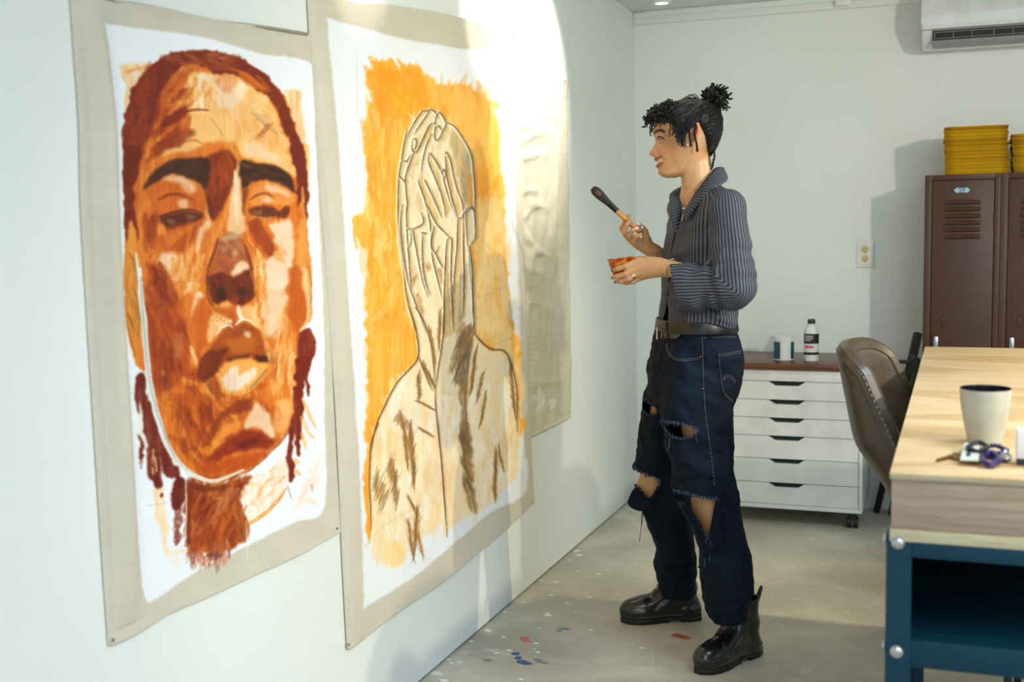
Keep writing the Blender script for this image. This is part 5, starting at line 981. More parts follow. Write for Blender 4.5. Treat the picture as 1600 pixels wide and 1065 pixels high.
def vnoise(X, Y, Z, sc, seed):
    r = np.random.default_rng(seed).standard_normal((24, 24, 24)).astype(np.float32)
    def g(v): v = np.asarray(v, np.float32)/sc+50; i = np.floor(v).astype(int); f = v-i; return i % 24, (i+1) % 24, f*f*(3-2*f)
    (x0, x1, fx), (y0, y1, fy), (z0, z1, fz) = g(X), g(Y), g(Z)
    c = lambda a, b, d: r[a, b, d]
    return ((c(x0, y0, z0)*(1-fx)+c(x1, y0, z0)*fx)*(1-fy)+(c(x0, y1, z0)*(1-fx)+c(x1, y1, z0)*fx)*fy)*(1-fz)+((c(x0, y0, z1)*(1-fx)+c(x1, y0, z1)*fx)*(1-fy)+(c(x0, y1, z1)*(1-fx)+c(x1, y1, z1)*fx)*fy)*fz
def pip(P, X, Y):
    m = np.zeros(np.shape(X), bool)
    for (xa, ya), (xb, yb) in zip(P, np.roll(P, -1, 0)):
        if ya != yb: m ^= ((ya > Y) != (yb > Y)) & (X < (xb-xa)*(Y-ya)/(yb-ya)+xa)
    return m
def poly_d(P, X, Y):                        # signed distance to a polygon, negative inside
    P = np.asarray(P, float); d = np.full(np.shape(X), 1e9)
    for a, b in zip(P, np.roll(P, -1, 0)):
        e = b-a; t = np.clip(((X-a[0])*e[0]+(Y-a[1])*e[1])/(e@e), 0, 1); d = np.minimum(d, np.hypot(X-a[0]-t*e[0], Y-a[1]-t*e[1]))
    return np.where(pip(P, X, Y), -d, d)
def line_d(P, X, Y):
    P = np.asarray(P, float); d = np.full(np.shape(X), 1e9)
    for a, b in zip(P, P[1:]):
        e = b-a; t = np.clip(((X-a[0])*e[0]+(Y-a[1])*e[1])/(e@e), 0, 1); d = np.minimum(d, np.hypot(X-a[0]-t*e[0], Y-a[1]-t*e[1]))
    return d
class Slices:
    """horizontal sections: rows of (py, x left, x right, depth of middle, half breadth); yaw turns the section towards the camera"""
    def __init__(s, rows, yaw=0., p=2.2):
        R = sorted([(LP((a+b)/2, y, d)[2], LP(a, y, d)[0], LP(b, y, d)[0], d, hw) for y, a, b, d, hw in rows]); s.T = np.array(R); s.c, s.sn, s.p = math.cos(yaw), math.sin(yaw), p
    def par(s, Z):
        T = s.T; g = lambda k: np.interp(Z, T[:, 0], T[:, k]); cx, E, d, hw = (g(1)+g(2))/2, (g(2)-g(1))/2, g(3), g(4)
        return cx, d, np.sqrt(np.maximum(E*E-(hw*s.sn)**2, 1e-5))/s.c, hw
    def local(s, X, Y, Z):
        cx, d, A, hw = s.par(Z); x, y = X-cx, Y-d; return -(x*s.c+y*s.sn), (x*s.sn-y*s.c), A, hw    # forward, to her left
    def __call__(s, X, Y, Z):
        f, l, A, hw = s.local(X, Y, Z); n = ((np.abs(f)/A)**s.p+(np.abs(l)/hw)**s.p)**(1/s.p)
        q = (n-1)*np.minimum(A, hw); zz = s.T[:, 0]; return np.maximum(q, np.maximum(Z-zz[-1], zz[0]-Z))
    def box(s): return (s.T[:, 1].min()-.15, s.T[:, 3].min()-s.T[:, 4].max()-.08, s.T[0, 0]), (s.T[:, 2].max()+.15, s.T[:, 3].max()+s.T[:, 4].max()+.08, s.T[-1, 0])
person = empty('person', tuple(PA), PROT, 'person with black curly hair up in a bun, striped shirt and ripped jeans', 'person')

# ---- head shape
HD = 0.0                                    # depth of the head's middle plane
HR = [(157.0, 1072, 1082, .007), (157.8, 1067, 1088, .016), (158.8, 1062, 1092, .025), (161, 1055, 1098, .038), (164.5, 1046, 1106, .051), (170, 1037, 1113, .062), (178, 1029, 1119, .070), (188, 1024, 1123, .075), (198, 1021.3, 1124.5, .0765), (206, 1020.3, 1124.5, .076), (211, 1020.8, 1123.5, .0755), (217, 1024, 1122, .0745), (222, 1025.6, 1120, .0735),
      (230, 1025.6, 1116, .0715), (238, 1025.2, 1111, .068), (246, 1024.6, 1105, .064), (253, 1025.2, 1098, .059), (260, 1027.4, 1089, .054), (266, 1028.6, 1081, .049), (271, 1030, 1073, .042), (275, 1034, 1064, .032), (277.5, 1040, 1056, .018)]
_T = np.array(sorted([(LP(1060, y, HD)[2], -LP(a, y, HD)[0], -LP(b, y, HD)[0], hw) for y, a, b, hw in HR]))
HZ = lambda py: float(LP(1040, py, HD)[2]); HXF = lambda px: -float(LP(px, 230, HD)[0]); PXM = abs(HXF(1000)-HXF(1100))/100
_zn = [HZ(y) for y in (248, 246.6, 245, 242.5, 239.5, 236, 232, 228, 224, 220, 216)]
_an = [v*PXM for v in (0, 1.2, 4.2, 8.8, 11.4, 9.6, 6.8, 4.6, 2.6, 1.2, 0)]; _sn = [.010, .010, .0095, .009, .0085, .008, .0072, .0066, .0062, .006, .006]
HYAW = math.radians(6); hc, hs = math.cos(HYAW), math.sin(HYAW); HCX = -.5*(HXF(1020)+HXF(1124))
def head_uv(X, Y, Z):
    x, y = X-HCX, Y-HD; return -(x*hc+y*hs)-HCX, (x*hs-y*hc)       # forward coordinate (comparable with -X), lateral (+ = her left, camera side)
def g2(x, s): return np.exp(-(x/s)**2)
def headF(X, Y, Z):
    a, l = head_uv(X, Y, Z); al = np.abs(l)
    itp = lambda k: np.interp(Z, _T[:, 0], _T[:, k])
    fr, bk, hw = itp(1), itp(2), itp(3); c = bk+(fr-bk)*.46
    nz = np.interp(Z, _zn, _an); ns = np.interp(Z, _zn, _sn)
    b = nz*np.exp(-np.abs(l/ns)**2.2)
    b = b+.0062*g2(al-.0135, .0058)*g2(Z-HZ(241.5), .0075)                     # nose wings
    up = .9*PXM*(al/.026)**1.8*4.0; lm = np.clip(1-(al/.034)**4, 0, 1)             # smile lifts the corners
    b = b+lm*(3.3*PXM*g2(Z-HZ(249.0)-up, .0042)+2.9*PXM*g2(Z-HZ(259.4)-up, .0050)-2.6*PXM*g2(Z-HZ(254.2)-up, .0034))
    b = b-.003*g2(al-.029, .007)*g2(Z-HZ(251.5), .006)                          # mouth corner
    b = b+.0065*g2(al-.043, .017)*g2(Z-HZ(234.5), .016)                         # cheeks
    b = b-.0030*g2(al-(.018+(HZ(241)-Z)*.55), .0042)*g2(Z-HZ(245), .012)        # fold beside the mouth
    b = b-.0080*g2(al-.029, .0165)*g2(Z-HZ(217.5), .0120)                         # eye socket
    b = b+.0030*g2(al-.024, .022)*g2(Z-HZ(208), .0065)                          # brow ridge
    b = b+.0035*g2(l, .012)*g2(Z-HZ(270), .009)                                 # chin
    wr = np.clip((Z-HZ(276))/(HZ(266)-HZ(276)), 0, 1)*np.clip((HZ(200)-Z)/(HZ(200)-HZ(214)), 0, 1)
    b = b-np.minimum(al, .046)**2*11*wr
    f = a-c; A = np.where(f > 0, fr-c, c-bk); f = np.where(f > 0, f-b, f)
    A = np.maximum(A, .004); n = (np.abs(f/A)**2.25+np.abs(l/hw)**2.25)**(1/2.25); q = (n-1)*np.minimum(A, hw)
    return np.maximum(q, np.maximum(Z-_T[-1, 0], _T[0, 0]-Z)*.8)
EYE_A, EYE_L, EYE_Z, EYE_R = HXF(1030.6), .0295, HZ(217.3), .0118
def head_pt(a, l, z):                       # inverse of head_uv
    f = -(a+HCX); return np.array([HCX+f*hc+l*hs, HD+f*hs-l*hc, z])
def build_body():
    za = np.r_[np.arange(.06, 1.12, .0065), np.arange(1.12, 1.42, .0027), np.arange(1.42, 1.76, .0022)]
    G = Field(np.arange(-.30, .23, .0026), np.arange(-.27, .26, .0026), za)
    L = LP
    # torso and legs inside the clothes
    tor = Slices([(296, 1070, 1120, 0, .06), (306, 1062, 1128, 0, .10), (318, 1056, 1138, 0, .145), (350, 1050, 1144, 0, .155), (400, 1048, 1144, 0, .14), (450, 1046, 1140, 0, .125), (500, 1044, 1140, 0, .135), (545, 1040, 1148, 0, .155), (600, 1042, 1146, 0, .155), (632, 1056, 1128, 0, .13)], math.radians(25))
    G.add(tor, *tor.box(), k=.01)
    for s_, hip, knee, ank in ((-1, L(1088, 570, -.085), L(1109, 792, -.145), L(1140, 922, -.185)), (1, L(1064, 570, .085), L(1020, 764, .145), L(1055, 885, .18))):
        G.cap(hip, knee, .074, .051, .03); G.cap(knee, knee*.62+ank*.38+np.array([.012, 0, 0]), .050, .049, .02); G.cap(knee*.62+ank*.38+np.array([.012, 0, 0]), ank, .047, .036, .02)
    # neck, shoulders
    G.cap(L(1086, 250, 0), L(1093, 312, 0), .047, .053, .02); G.cap(L(1098, 316, 0), L(1128, 334, -.13), .042, .036, .03); G.cap(L(1090, 316, 0), L(1072, 330, .13), .042, .036, .03)
    G.cap(L(1075, 262, -.03), L(1076, 306, -.012), .014, .011, .016)
    lo = head_pt(HXF(1136), -.1, HZ(279)); hi = head_pt(HXF(1004), .1, HZ(156)); lo, hi = np.minimum(lo, hi)-.02, np.maximum(lo, hi)+.02
    G.add(headF, lo, hi, k=.012)
    for sg in (1, -1):                      # lids around the eyeball, ear
        e = head_pt(EYE_A, sg*EYE_L, EYE_Z); G.ell(e, (EYE_R+.0012,)*3, k=.010)
        fwd = np.array([-hc, -hs, 0.]); lat = np.array([hs, -hc, 0.])*sg
        gz = -fwd*0+fwd*.94+lat*.34
        def slit(X, Y, Z, e=e, gz=gz, lat=lat):
            x, y, z = X-e[0], Y-e[1], Z-e[2]; f = x*gz[0]+y*gz[1]; w_ = x*lat[0]+y*lat[1]-f*.1
            lid = .0031*(1-(w_/.0155)**2); r = np.sqrt(x*x+y*y+z*z)
            return np.maximum(np.maximum(np.abs(z+.0003)-lid, .004-f), np.maximum(EYE_R-.0006-r, r-.02))
        G.add(slit, e-.02, e+.02, .0012, 's')
        ez, ea = HZ(209), HXF(1081.5); sd = .0775; ce = head_pt(ea, sg*sd, ez)
        out = lat; bk = -fwd; M = np.stack([bk*.93+out*.36, -bk*.36+out*.93, np.array([0, 0, 1.])], 1); tl = math.radians(12); Rz = np.array([[math.cos(tl), 0, math.sin(tl)], [0, 1, 0], [-math.sin(tl), 0, math.cos(tl)]]); M = M@Rz
        G.ell(ce, (.0172, .0085, .0305), .006, M)
        G.ell(ce+M@np.array([-.002, .009, .002]), (.0095, .0072, .019), .003, M, 's'); G.ell(ce+M@np.array([-.010, .004, -.004]), (.004, .004, .006), .004, M)
        pts = [ce+M@np.array([.0135*math.sin(t), .005, .026*math.cos(t)]) for t in np.linspace(-.9, 2.5, 12)]; G.chain(pts, [.0028]*12, .003)
    # near arm (her left), hand round the cup
    W = L(1046, 418.5, -.125); G.cap(L(1136, 345, -.15), L(1148, 447, -.20), .036, .033, .02); G.cap(L(1152, 447, -.195), L(1085, 430, -.15), .036, .031, .015); G.cap(L(1085, 430, -.15), W, .031, .0235, .012)
    kn = [L(998, 408.5, -.100), L(996.5, 417, -.106), L(998, 425.5, -.102), L(1002, 432.5, -.092)]
    for q, r in zip(kn, (.0125, .0125, .0118, .0108)): G.cap(W+(q-W)*.12, q, .0185, r, .014)
    G.cap(L(1030, 411, -.115), L(1012, 407, -.085), .018, .014, .012)
    for P_, R_ in (([kn[0], L(978, 415.5, -.110), L(966, 419.5, -.104), L(957.5, 422, -.088)], (.0118, .0094, .0082, .0062)), ([kn[1], L(978, 427.5, -.112), L(965.5, 431.5, -.102), L(957.5, 433.5, -.084)], (.0120, .0096, .0082, .0062)), ([kn[2], L(983, 435, -.106), L(970.5, 439, -.094), L(962, 440.3, -.079)], (.0112, .0090, .0078, .006)), ([kn[3], L(989, 440.2, -.088), L(978, 441.6, -.072), L(970, 440, -.060)], (.010, .0080, .0072, .0056)), ([L(1012, 407, -.085), L(1000, 405, -.050), L(989, 407, -.026), L(978, 412, -.012)], (.014, .0112, .0098, .0072))):
        G.chain(P_, R_, .0035)
    # far arm (her right), hand round the brush handle, palm to the camera
    W2 = L(1024, 394, .098); G.cap(L(1076, 330, .15), L(1078, 430, .19), .042, .036, .02); G.cap(L(1078, 430, .19), L(1045, 406, .13), .036, .029, .015); G.cap(L(1045, 406, .13), W2, .029, .0225, .012)
    k2 = [L(978.5, 367, .088), L(984, 372, .084), L(990, 377.5, .082), L(996.5, 383, .080)]
    for q, r in zip(k2, (.0110, .0110, .0105, .0100)): G.cap(W2+(q-W2)*.10, q, .0185, r, .012)
    G.cap(L(1014, 385, .085), L(1010, 373, .072), .0175, .0145, .012)                    # ball of the thumb
    for P_, R_ in (([k2[0], L(971.6, 357, .077), L(976.5, 345.5, .066), L(983, 335.5, .060)], (.0098, .0084, .0074, .0054)), ([k2[1], L(975.2, 362, .050), L(979.5, 351, .036), L(985.8, 342.5, .037)], (.0098, .0086, .0075, .0054)), ([k2[2], L(982.5, 367.5, .044), L(988.8, 359.5, .030), L(996, 356, .034)], (.0095, .0083, .0072, .0052)), ([k2[3], L(989.5, 376.5, .048), L(994.8, 369, .034), L(1001.5, 365.8, .038)], (.0088, .0074, .0064, .0048)), ([L(1010, 373, .072), L(1008, 361.5, .082), L(1003.5, 355.5, .078), L(997, 350, .074)], (.0135, .0104, .0090, .0066))):
        G.chain(P_, R_, .0022)
    return G
BODY = build_body()
V, Q = BODY.nets(); V = relax(V, Q, 1, .45)
skin = np.tile(np.array([192, 147, 103.]), (len(V), 1))
X, Y, Z = V.T; a, l = head_uv(X, Y, Z); al = np.abs(l); head = (Z > HZ(279)) & (a > HXF(1100))
nv_ = vnoise(X, Y, Z, .02, 5)*.5+vnoise(X, Y, Z, .006, 6)*.35; skin *= (1+.025*nv_)[:, None]
def blend(m, c): global skin; skin = skin+(np.array(c, float)-skin)*np.clip(m, 0, 1)[:, None]
blend(.25*g2(al-.045, .02)*g2(Z-HZ(237), .016)*head, (205, 112, 84)); blend(.6*g2(l, .014)*g2(Z-HZ(240), .008)*(a > HXF(1026))*head, (186, 92, 76))
pyv = np.array([np.interp(Z, [HZ(280), HZ(190)], [280, 190])])[0]; pxv = 1060-(a-HXF(1060))/PXM      # profile-plane pixel coordinates of the head
up = 3.6*(al/.026)**1.8; lm = np.clip((.034-al)/.004, 0, 1)*head*(a > HXF(1050))
blend(lm*np.clip(1.6-np.abs(pyv-(248.9-up))/(2.0-1.1*(al/.034)**2), 0, 1), (142, 66, 58)); blend(lm*np.clip(1.6-np.abs(pyv-(260.2-up*1.15))/(2.6-1.5*(al/.034)**2), 0, 1), (158, 74, 66))
blend(np.clip((.028-al)/.003, 0, 1)*head*(a > HXF(1040))*np.clip(1.7-np.abs(pyv-(254.0-up*1.0))/1.15, 0, 1), (214, 198, 174))
bd = line_d([(1019.5, 211), (1022, 207.5), (1026.5, 205), (1031.5, 205), (1036, 207.5)], pxv, pyv); blend(head*(al > .009)*(a > HXF(1048))*np.clip(1.9-bd/(1.15+.5*g2(pxv-1029, 6)), 0, 1)*.93, (30, 22, 20))
for sg in (1, -1):
    e = head_pt(EYE_A, sg*EYE_L, EYE_Z); r = np.linalg.norm(V-e, axis=1); lat = np.array([hs, -hc, 0.])*sg; fw = (V-e)@(np.array([-hc, -hs, 0.])*.94+lat*.34); r = np.where(fw > .0045, r, 1.); blend((r < .016)*np.clip(1.5-np.abs(Z-e[2]-.0036)/.0018, 0, 1)*.95, (28, 18, 16)); blend((r < .017)*np.clip(1.3-np.abs(Z-e[2]+.0036)/.0012, 0, 1)*.35, (90, 50, 40)); blend((r < .020)*.12, (150, 96, 70))
em = head*(al > .010)*(al < .052)*(a > HXF(1046))
blend(em*np.clip(1.5-line_d([(1025.5, 218.6), (1030.5, 219.8), (1034.5, 218.0)], pxv, pyv)/.8, 0, 1)*.55, (96, 56, 44))
blend(em*np.clip(1.5-line_d([(1026, 217.6), (1031, 217.6)], pxv, pyv)/1.1, 0, 1)*.8, (60, 38, 30)); blend(em*np.clip(1.5-line_d([(1026.3, 217.3), (1026.8, 217.3)], pxv, pyv)/1.2, 0, 1), (18, 12, 12)); blend(em*np.clip(1.3-line_d([(1030.2, 217.6), (1031.6, 217.7)], pxv, pyv)/.8, 0, 1)*.8, (176, 160, 146))
blend(em*np.clip(1.6-line_d([(1023.8, 217.6), (1026, 215.2), (1029, 214.6), (1032.5, 215.8), (1035.8, 218.2)], pxv, pyv)/.95, 0, 1)*.95, (24, 15, 14))
blend(.7*(al > .0755)*(pxv > 1070)*(pxv < 1091)*g2(Z-HZ(209), .026)*head, (206, 112, 84))
# scalp shade under the slicked hair and at the hairline
HAIR = [(1011, 192), (1013, 178), (1022, 166), (1045, 155), (1078, 150), (1112, 156), (1134, 182), (1134, 206), (1126, 232), (1116, 264), (1107, 262), (1104, 240), (1098, 216), (1092, 203), (1084, 195), (1074, 195), (1069, 208), (1066, 226), (1062, 229), (1058, 218), (1053, 206), (1046, 196), (1036, 192.5), (1027, 194), (1020, 203)]
hd = poly_d(HAIR, pxv, pyv); hm = (Z > HZ(266)) & (al < .0748+.02*(pyv < 196)); blend(hm*np.clip(.5-hd/4, 0, 1)*.9, (34, 24, 20))
hx, hy = to_px(V)
hand = (Z < 1.36) & (Z > 1.1)
for q, d in (((957.2, 421.8), -.088), ((957.2, 433.3), -.084), ((961.6, 440.2), -.079)): blend(hand*(np.linalg.norm(V-LP(*q, d), axis=1) < .0075)*.9, (46, 26, 34))
for q, d in (((983.6, 335), .054), ((986.3, 341.8), .031), ((996.8, 355.4), .028), ((997, 349.4), .067)): blend(hand*np.clip(1.5-np.linalg.norm(V-LP(*q, d), axis=1)/.006, 0, 1), (238, 226, 220))
M_skin = attr_mat('skin', .42, .08, 260., .45, sss=.05)
body = np_mesh('body', V, Q, M_skin, person, True, lin(np.clip(skin, 0, 255)))
M_eye = attr_mat('eyeball', .12, 0, 10, .6)
for sg in (1, -1):
    e = head_pt(EYE_A, sg*EYE_L, EYE_Z); gz = np.array([-hc, -hs, -.10]); gz /= np.linalg.norm(gz); n = 24
    th, ph = np.meshgrid(np.linspace(0, PI, 17), np.linspace(0, 2*PI, n, endpoint=False), indexing='ij'); U = np.stack([np.sin(th)*np.cos(ph), np.sin(th)*np.sin(ph), np.cos(th)], -1).reshape(-1, 3)
    ix = np.arange(17*n).reshape(17, n); q = np.stack([ix[:-1], np.roll(ix, -1, 1)[:-1], np.roll(ix, -1, 1)[1:], ix[1:]], -1).reshape(-1, 4)[:, ::-1]
    R3 = np.array(Vector(gz).to_track_quat('Z', 'Y').to_matrix()); ang = th.ravel(); c = np.tile(np.array([128, 114, 106.]), (len(U), 1)); c[ang < .62] = (58, 34, 22); c[ang < .3] = (8, 6, 6)
    np_mesh('eye', (U*EYE_R)@R3.T+e, q, M_eye, body, True, lin(c))

# ---- hair: slicked cap, curls over the forehead, bun, loose twists
M_hair = mat('black_hair', (18, 15, 15), .52, (10, 8, 9), 40, spec=.32, bump=.3, bscale=90)
def build_hair():
    G = Field(np.arange(-.13, .12, .0028), np.arange(-.105, .105, .0028), np.arange(HZ(270), HZ(146), .0028))
    def f(X, Y, Z):
        a, l = head_uv(X, Y, Z); px = 1060-(a-HXF(1060))/PXM; py = np.interp(Z, [HZ(280), HZ(140)], [280, 140])
        shp = np.broadcast(X, Y, Z).shape; pd = poly_d(HAIR, np.broadcast_to(px, shp), np.broadcast_to(py, shp))*PXM
        g = headF(X, Y, Z)-.0085*np.clip((px-1014)/34, .25, 1)*(.25+.75*np.clip(-pd/.012, 0, 1))-.0014*np.sin((py*.9+px*.35)*1.1+l*160)*np.clip(-pd/.01, 0, 1)-.004*np.clip(-pd/.03, 0, 1)*np.clip((px-1020)/30, 0, 1)
        side = np.where(py > 196, np.abs(l)-.082, -1); return np.maximum(np.maximum(g, pd*.9), np.maximum(side, -headF(X, Y, Z)-.006))
    G.add(f, (-.2, -.2, 1.3), (.2, .2, 1.9), .003); return G
HG_ = build_hair(); V, Q = HG_.nets(); V = relax(V, Q, 2, .5); hair = np_mesh('hair', V, Q, M_hair, person)
rnd = random.Random(4)
def on_head(P, off):                        # push points radially from the head's middle to just above the scalp
    P = np.asarray(P, float); c = np.array([LP(1078, 208, HD)[0], HD, HZ(208)]); D = P-c; D /= np.linalg.norm(D, axis=1)[:, None]; lo = np.zeros(len(P)); hi = np.full(len(P), .2)
    for _ in range(22):
        m = (lo+hi)/2; q = c+D*m[:, None]; v = headF(q[:, 0], q[:, 1], q[:, 2]); lo = np.where(v < off, m, lo); hi = np.where(v < off, hi, m)
    return c+D*lo[:, None]
bun = head_pt(HXF(1117), .0, HZ(157)); root = head_pt(HXF(1111), 0, HZ(168))
st = B()
HL = [(1022, 198), (1030, 192), (1040, 191.5), (1050, 198), (1056, 210), (1062, 222), (1068, 204), (1076, 193), (1086, 194), (1094, 204), (1099, 216), (1104, 236), (1107, 256), (1112, 262), (1119, 240)]
hl = bez(HL, 400)
for k in range(420):
    px, py = hl[rnd.randrange(len(hl))]; u = rnd.random()**.7; px += (1111-px)*u*.55; py += (168-py)*u*.55
    sg = 1 if rnd.random() < .72 else -1; l0 = sg*rnd.uniform(.02, .078) if py < 200 else sg*.074; p0 = head_pt(HXF(px), l0, HZ(py)); n = 10; t = np.linspace(0, 1, n)[:, None]; P = p0*(1-t)+root*t; P = on_head(P, .0115+.002*rnd.random()); wv = rnd.uniform(.0006, .002); fr = rnd.uniform(8, 20); P[:, 2] += wv*np.sin(t[:, 0]*fr+k); P[:, 1] += wv*np.cos(t[:, 0]*fr*.9+k)
    r = rnd.uniform(.0009, .0020); st.tube([Vector(q) for q in P], [r*.5]+[r]*(n-2)+[r*.6], 4)
st.obj('strands', M_hair, hair)['kind'] = 'stuff'
def curl(p0, d, ln, rad, r, turns, grav=0., n=22, ph=0.):
    p0, d = Vector(p0), Vector(d).normalized(); s_ = d.orthogonal().normalized(); t_ = d.cross(s_); P = []
    for i in range(n):
        u = i/(n-1); q = p0+d*ln*u+Vector((0, 0, -grav*u*u*ln)); an = ph+turns*2*PI*u; rr = rad*min(1, u*4)*(1-.25*u); P.append(q+s_*math.cos(an)*rr+t_*math.sin(an)*rr)
    return P, [r*.8]+[r]*(n-2)+[r*.55]
cb = B()
for k in range(190):                        # mass of curls on the forehead and temple
    px = rnd.uniform(1019, 1060); py = rnd.uniform(160+max(0, 1046-px)*.42, 191 if px < 1048 else 199); sg = 1 if rnd.random() < .72 else -1; l0 = sg*rnd.uniform(0, .066)
    p0 = on_head([head_pt(HXF(px), l0, HZ(py))], .009+.010*rnd.random())[0]; dn = p0-np.array([LP(1078, 208, HD)[0], HD, HZ(205)]); dn /= np.linalg.norm(dn)
    d = dn*.45+np.array([-.45, rnd.uniform(-.5, .5), rnd.uniform(-.9, .15)]); P, R = curl(p0, d, rnd.uniform(.014, .030), rnd.uniform(.0035, .0075), rnd.uniform(.0016, .0030), rnd.uniform(1.2, 2.8), .25, 20, rnd.uniform(0, 6)); cb.tube(P, R, 5)
for px, py, l0, ln in ((1016, 182, -.01, .052), (1018, 181, .012, .045), (1017, 178, -.03, .045), (1021, 180, .03, .04), (1052, 195, .062, .046), (1055, 198, .066, .036), (1063, 203, .072, .052), (1066, 206, .074, .05), (1060, 200, .07, .05), (1015, 186, .0, .036), (1056, 199, .068, .028), (1058, 200, .07, .036), (1061, 202, .072, .046), (1064, 204, .073, .042), (1062, 205, .073, .036), (1067, 206, .074, .03), (1059, 203, .07, .03), (1065, 208, .074, .04)):
    p0 = on_head([head_pt(HXF(px), l0, HZ(py))], .011)[0]
    P, R = curl(p0, (-.12, -.05, -1), ln, .0017, .0021, 2.2, .1, 26, rnd.uniform(0, 6)); cb.tube(P, R, 5)
cb.obj('front_curls', M_hair, hair)
bn = B()
for k in range(170):
    th = math.acos(1-1.86*rnd.random()); ph = rnd.uniform(0, 2*PI); ax_ = Vector(bun-root).normalized(); Rm = ax_.to_track_quat('Z', 'Y').to_matrix(); d = Rm @ Vector((math.sin(th)*math.cos(ph), math.sin(th)*math.sin(ph), math.cos(th)))
    P, R = curl(Vector(bun)+d*.010, d+Vector((0, 0, .1)), rnd.uniform(.026, .040), rnd.uniform(.003, .006), rnd.uniform(.0022, .0036), rnd.uniform(1, 2.2), -.05, 16, rnd.uniform(0, 6)); bn.tube(P, R, 5)
for dx, dz, ln in ((-.15, 1, .052), (-.05, 1.05, .050), (.6, .8, .052), (.75, .62, .056), (.95, .25, .058), (1, 0, .055), (.85, -.5, .056), (.8, -.75, .058), (-.8, .6, .048), (-.95, .3, .046)):
    P, R = curl(Vector(bun), (dx, rnd.uniform(-.4, .1), dz), ln, .0022, .0034, 3, 0, 20, rnd.uniform(0, 6)); bn.tube(P, R, 6)
bn.sphere(Vector(bun), .030, n=14); bn.obj('bun', M_hair, hair)
tw = B(); ends = []
for pts in ([(1073, 195), (1072.6, 206), (1073.5, 216), (1075, 229)], [(1081, 193), (1082.5, 203), (1080.6, 213), (1083.6, 226), (1085, 237)], [(1065, 207), (1064, 217), (1062.5, 226), (1065, 232)], [(1113, 236), (1115, 246), (1112.5, 256), (1111, 264), (1106, 270), (1103, 273)]):
    l0 = .088 if pts[0][0] < 1100 else .03
    base = bez([tuple(head_pt(HXF(x), l0, HZ(y))) for x, y in pts], 44); P1, P2 = [], []
    for i, q in enumerate(base):
        an = i*.75; o = np.array([math.cos(an), math.sin(an)*.8, 0])*.0019; P1.append(Vector(q+o)); P2.append(Vector(q-o))
    tw.tube(P1, .0021, 5); tw.tube(P2, .0021, 5); ends.append(base[-1])
for e in ends[:2]: tw.sphere(Vector(e)+Vector((0, 0, -.003)), .0048, n=10)
tw.obj('twists', M_hair, hair)['kind'] = 'stuff'
M_gold = mat('silver_jewellery', (214, 206, 190), .18, metal=1.)
b = B(); c = Vector(head_pt(HXF(1073), .0815, HZ(226))); b.sphere(c, .0042, n=10); b.tube([c+Vector((math.cos(t)*.005, -.001, math.sin(t)*.006-.004)) for t in np.linspace(0, 2*PI, 14, endpoint=False)], .0011, 5, closed=True); b.obj('earring', M_gold, person)
# ------------------------------------------------------------------ clothes
def tube_on(F, pts, r, name, m, parent, n=60, seg=5, dash=None, lift=.0008, smooth=True):
    P = bez(pts, n) if smooth and len(pts) > 2 else np.linspace(pts[0], pts[-1], n); H = F.hit(P, lift)
    b = B()
    if dash:
        for i in range(0, len(H)-2, 3):
            if np.linalg.norm(H[i]-H[i+2]) < .03: b.tube([Vector(q) for q in H[i:i+3]], r, seg)
    else:
        run = [H[0]] if H else []
        for q in H[1:]:
            if np.linalg.norm(q-run[-1]) > .03:
                if len(run) > 2: b.tube([Vector(v) for v in run], r, seg)
                run = []
            run.append(q)
        if len(run) > 2: b.tube([Vector(v) for v in run], r, seg)
    return b.obj(name, m, parent)
def in_px(P, V, near=True):
    x, y = to_px(V); return pip(P, x, y)
# ---- jeans
HIPS = Slices([(499, 1029, 1147, 0, .158), (506, 1028, 1148, 0, .160), (515, 1026.5, 1149, 0, .162), (530, 1023, 1155, 0, .170), (545, 1021, 1159.5, 0, .176), (560, 1017, 1160.5, 0, .180), (580, 1014, 1159, 0, .182), (605, 1012, 1153, 0, .178), (632, 1020, 1146, 0, .165)], math.radians(22))
NEARL = Slices([(560, 1052, 1158, -.08, .10), (580, 1042, 1157, -.085, .105), (605, 1036, 1152, -.092, .105), (630, 1033, 1147, -.10, .102), (660, 1033, 1146, -.11, .098), (704, 1045, 1146.5, -.123, .092), (740, 1050, 1149, -.132, .09), (764, 1053, 1152, -.14, .09), (790, 1060, 1155, -.146, .088), (820, 1078, 1160, -.153, .086), (847, 1089, 1167, -.16, .086), (870, 1093, 1173, -.168, .088), (895, 1095, 1178.5, -.176, .090), (918, 1098, 1178, -.184, .090), (940, 1101, 1173, -.19, .086), (958, 1104, 1167, -.195, .080), (974, 1110, 1163, -.20, .074)], math.radians(12), 2.1)
FARL = Slices([(560, 1020, 1104, .085, .10), (600, 1011, 1098, .09, .10), (630, 1004, 1094, .10, .098), (660, 1001, 1090, .11, .095), (700, 996, 1086, .122, .09), (730, 990, 1084, .132, .088), (760, 992, 1083, .14, .087), (800, 1002, 1083, .15, .086), (830, 1015, 1083, .158, .086), (860, 1025, 1086, .168, .088), (880, 1021, 1088.5, .175, .090), (897, 1026, 1089, .182, .088), (915, 1029, 1085, .188, .08), (932, 1032, 1082, .192, .074)], math.radians(12), 2.1)
J = Field(np.arange(-.24, .26, .0038), np.arange(-.33, .33, .004), np.arange(.07, 1.06, .0038))
for sl_, k in ((HIPS, .012), (NEARL, .02), (FARL, .02)): J.add(sl_, *sl_.box(), k=k)
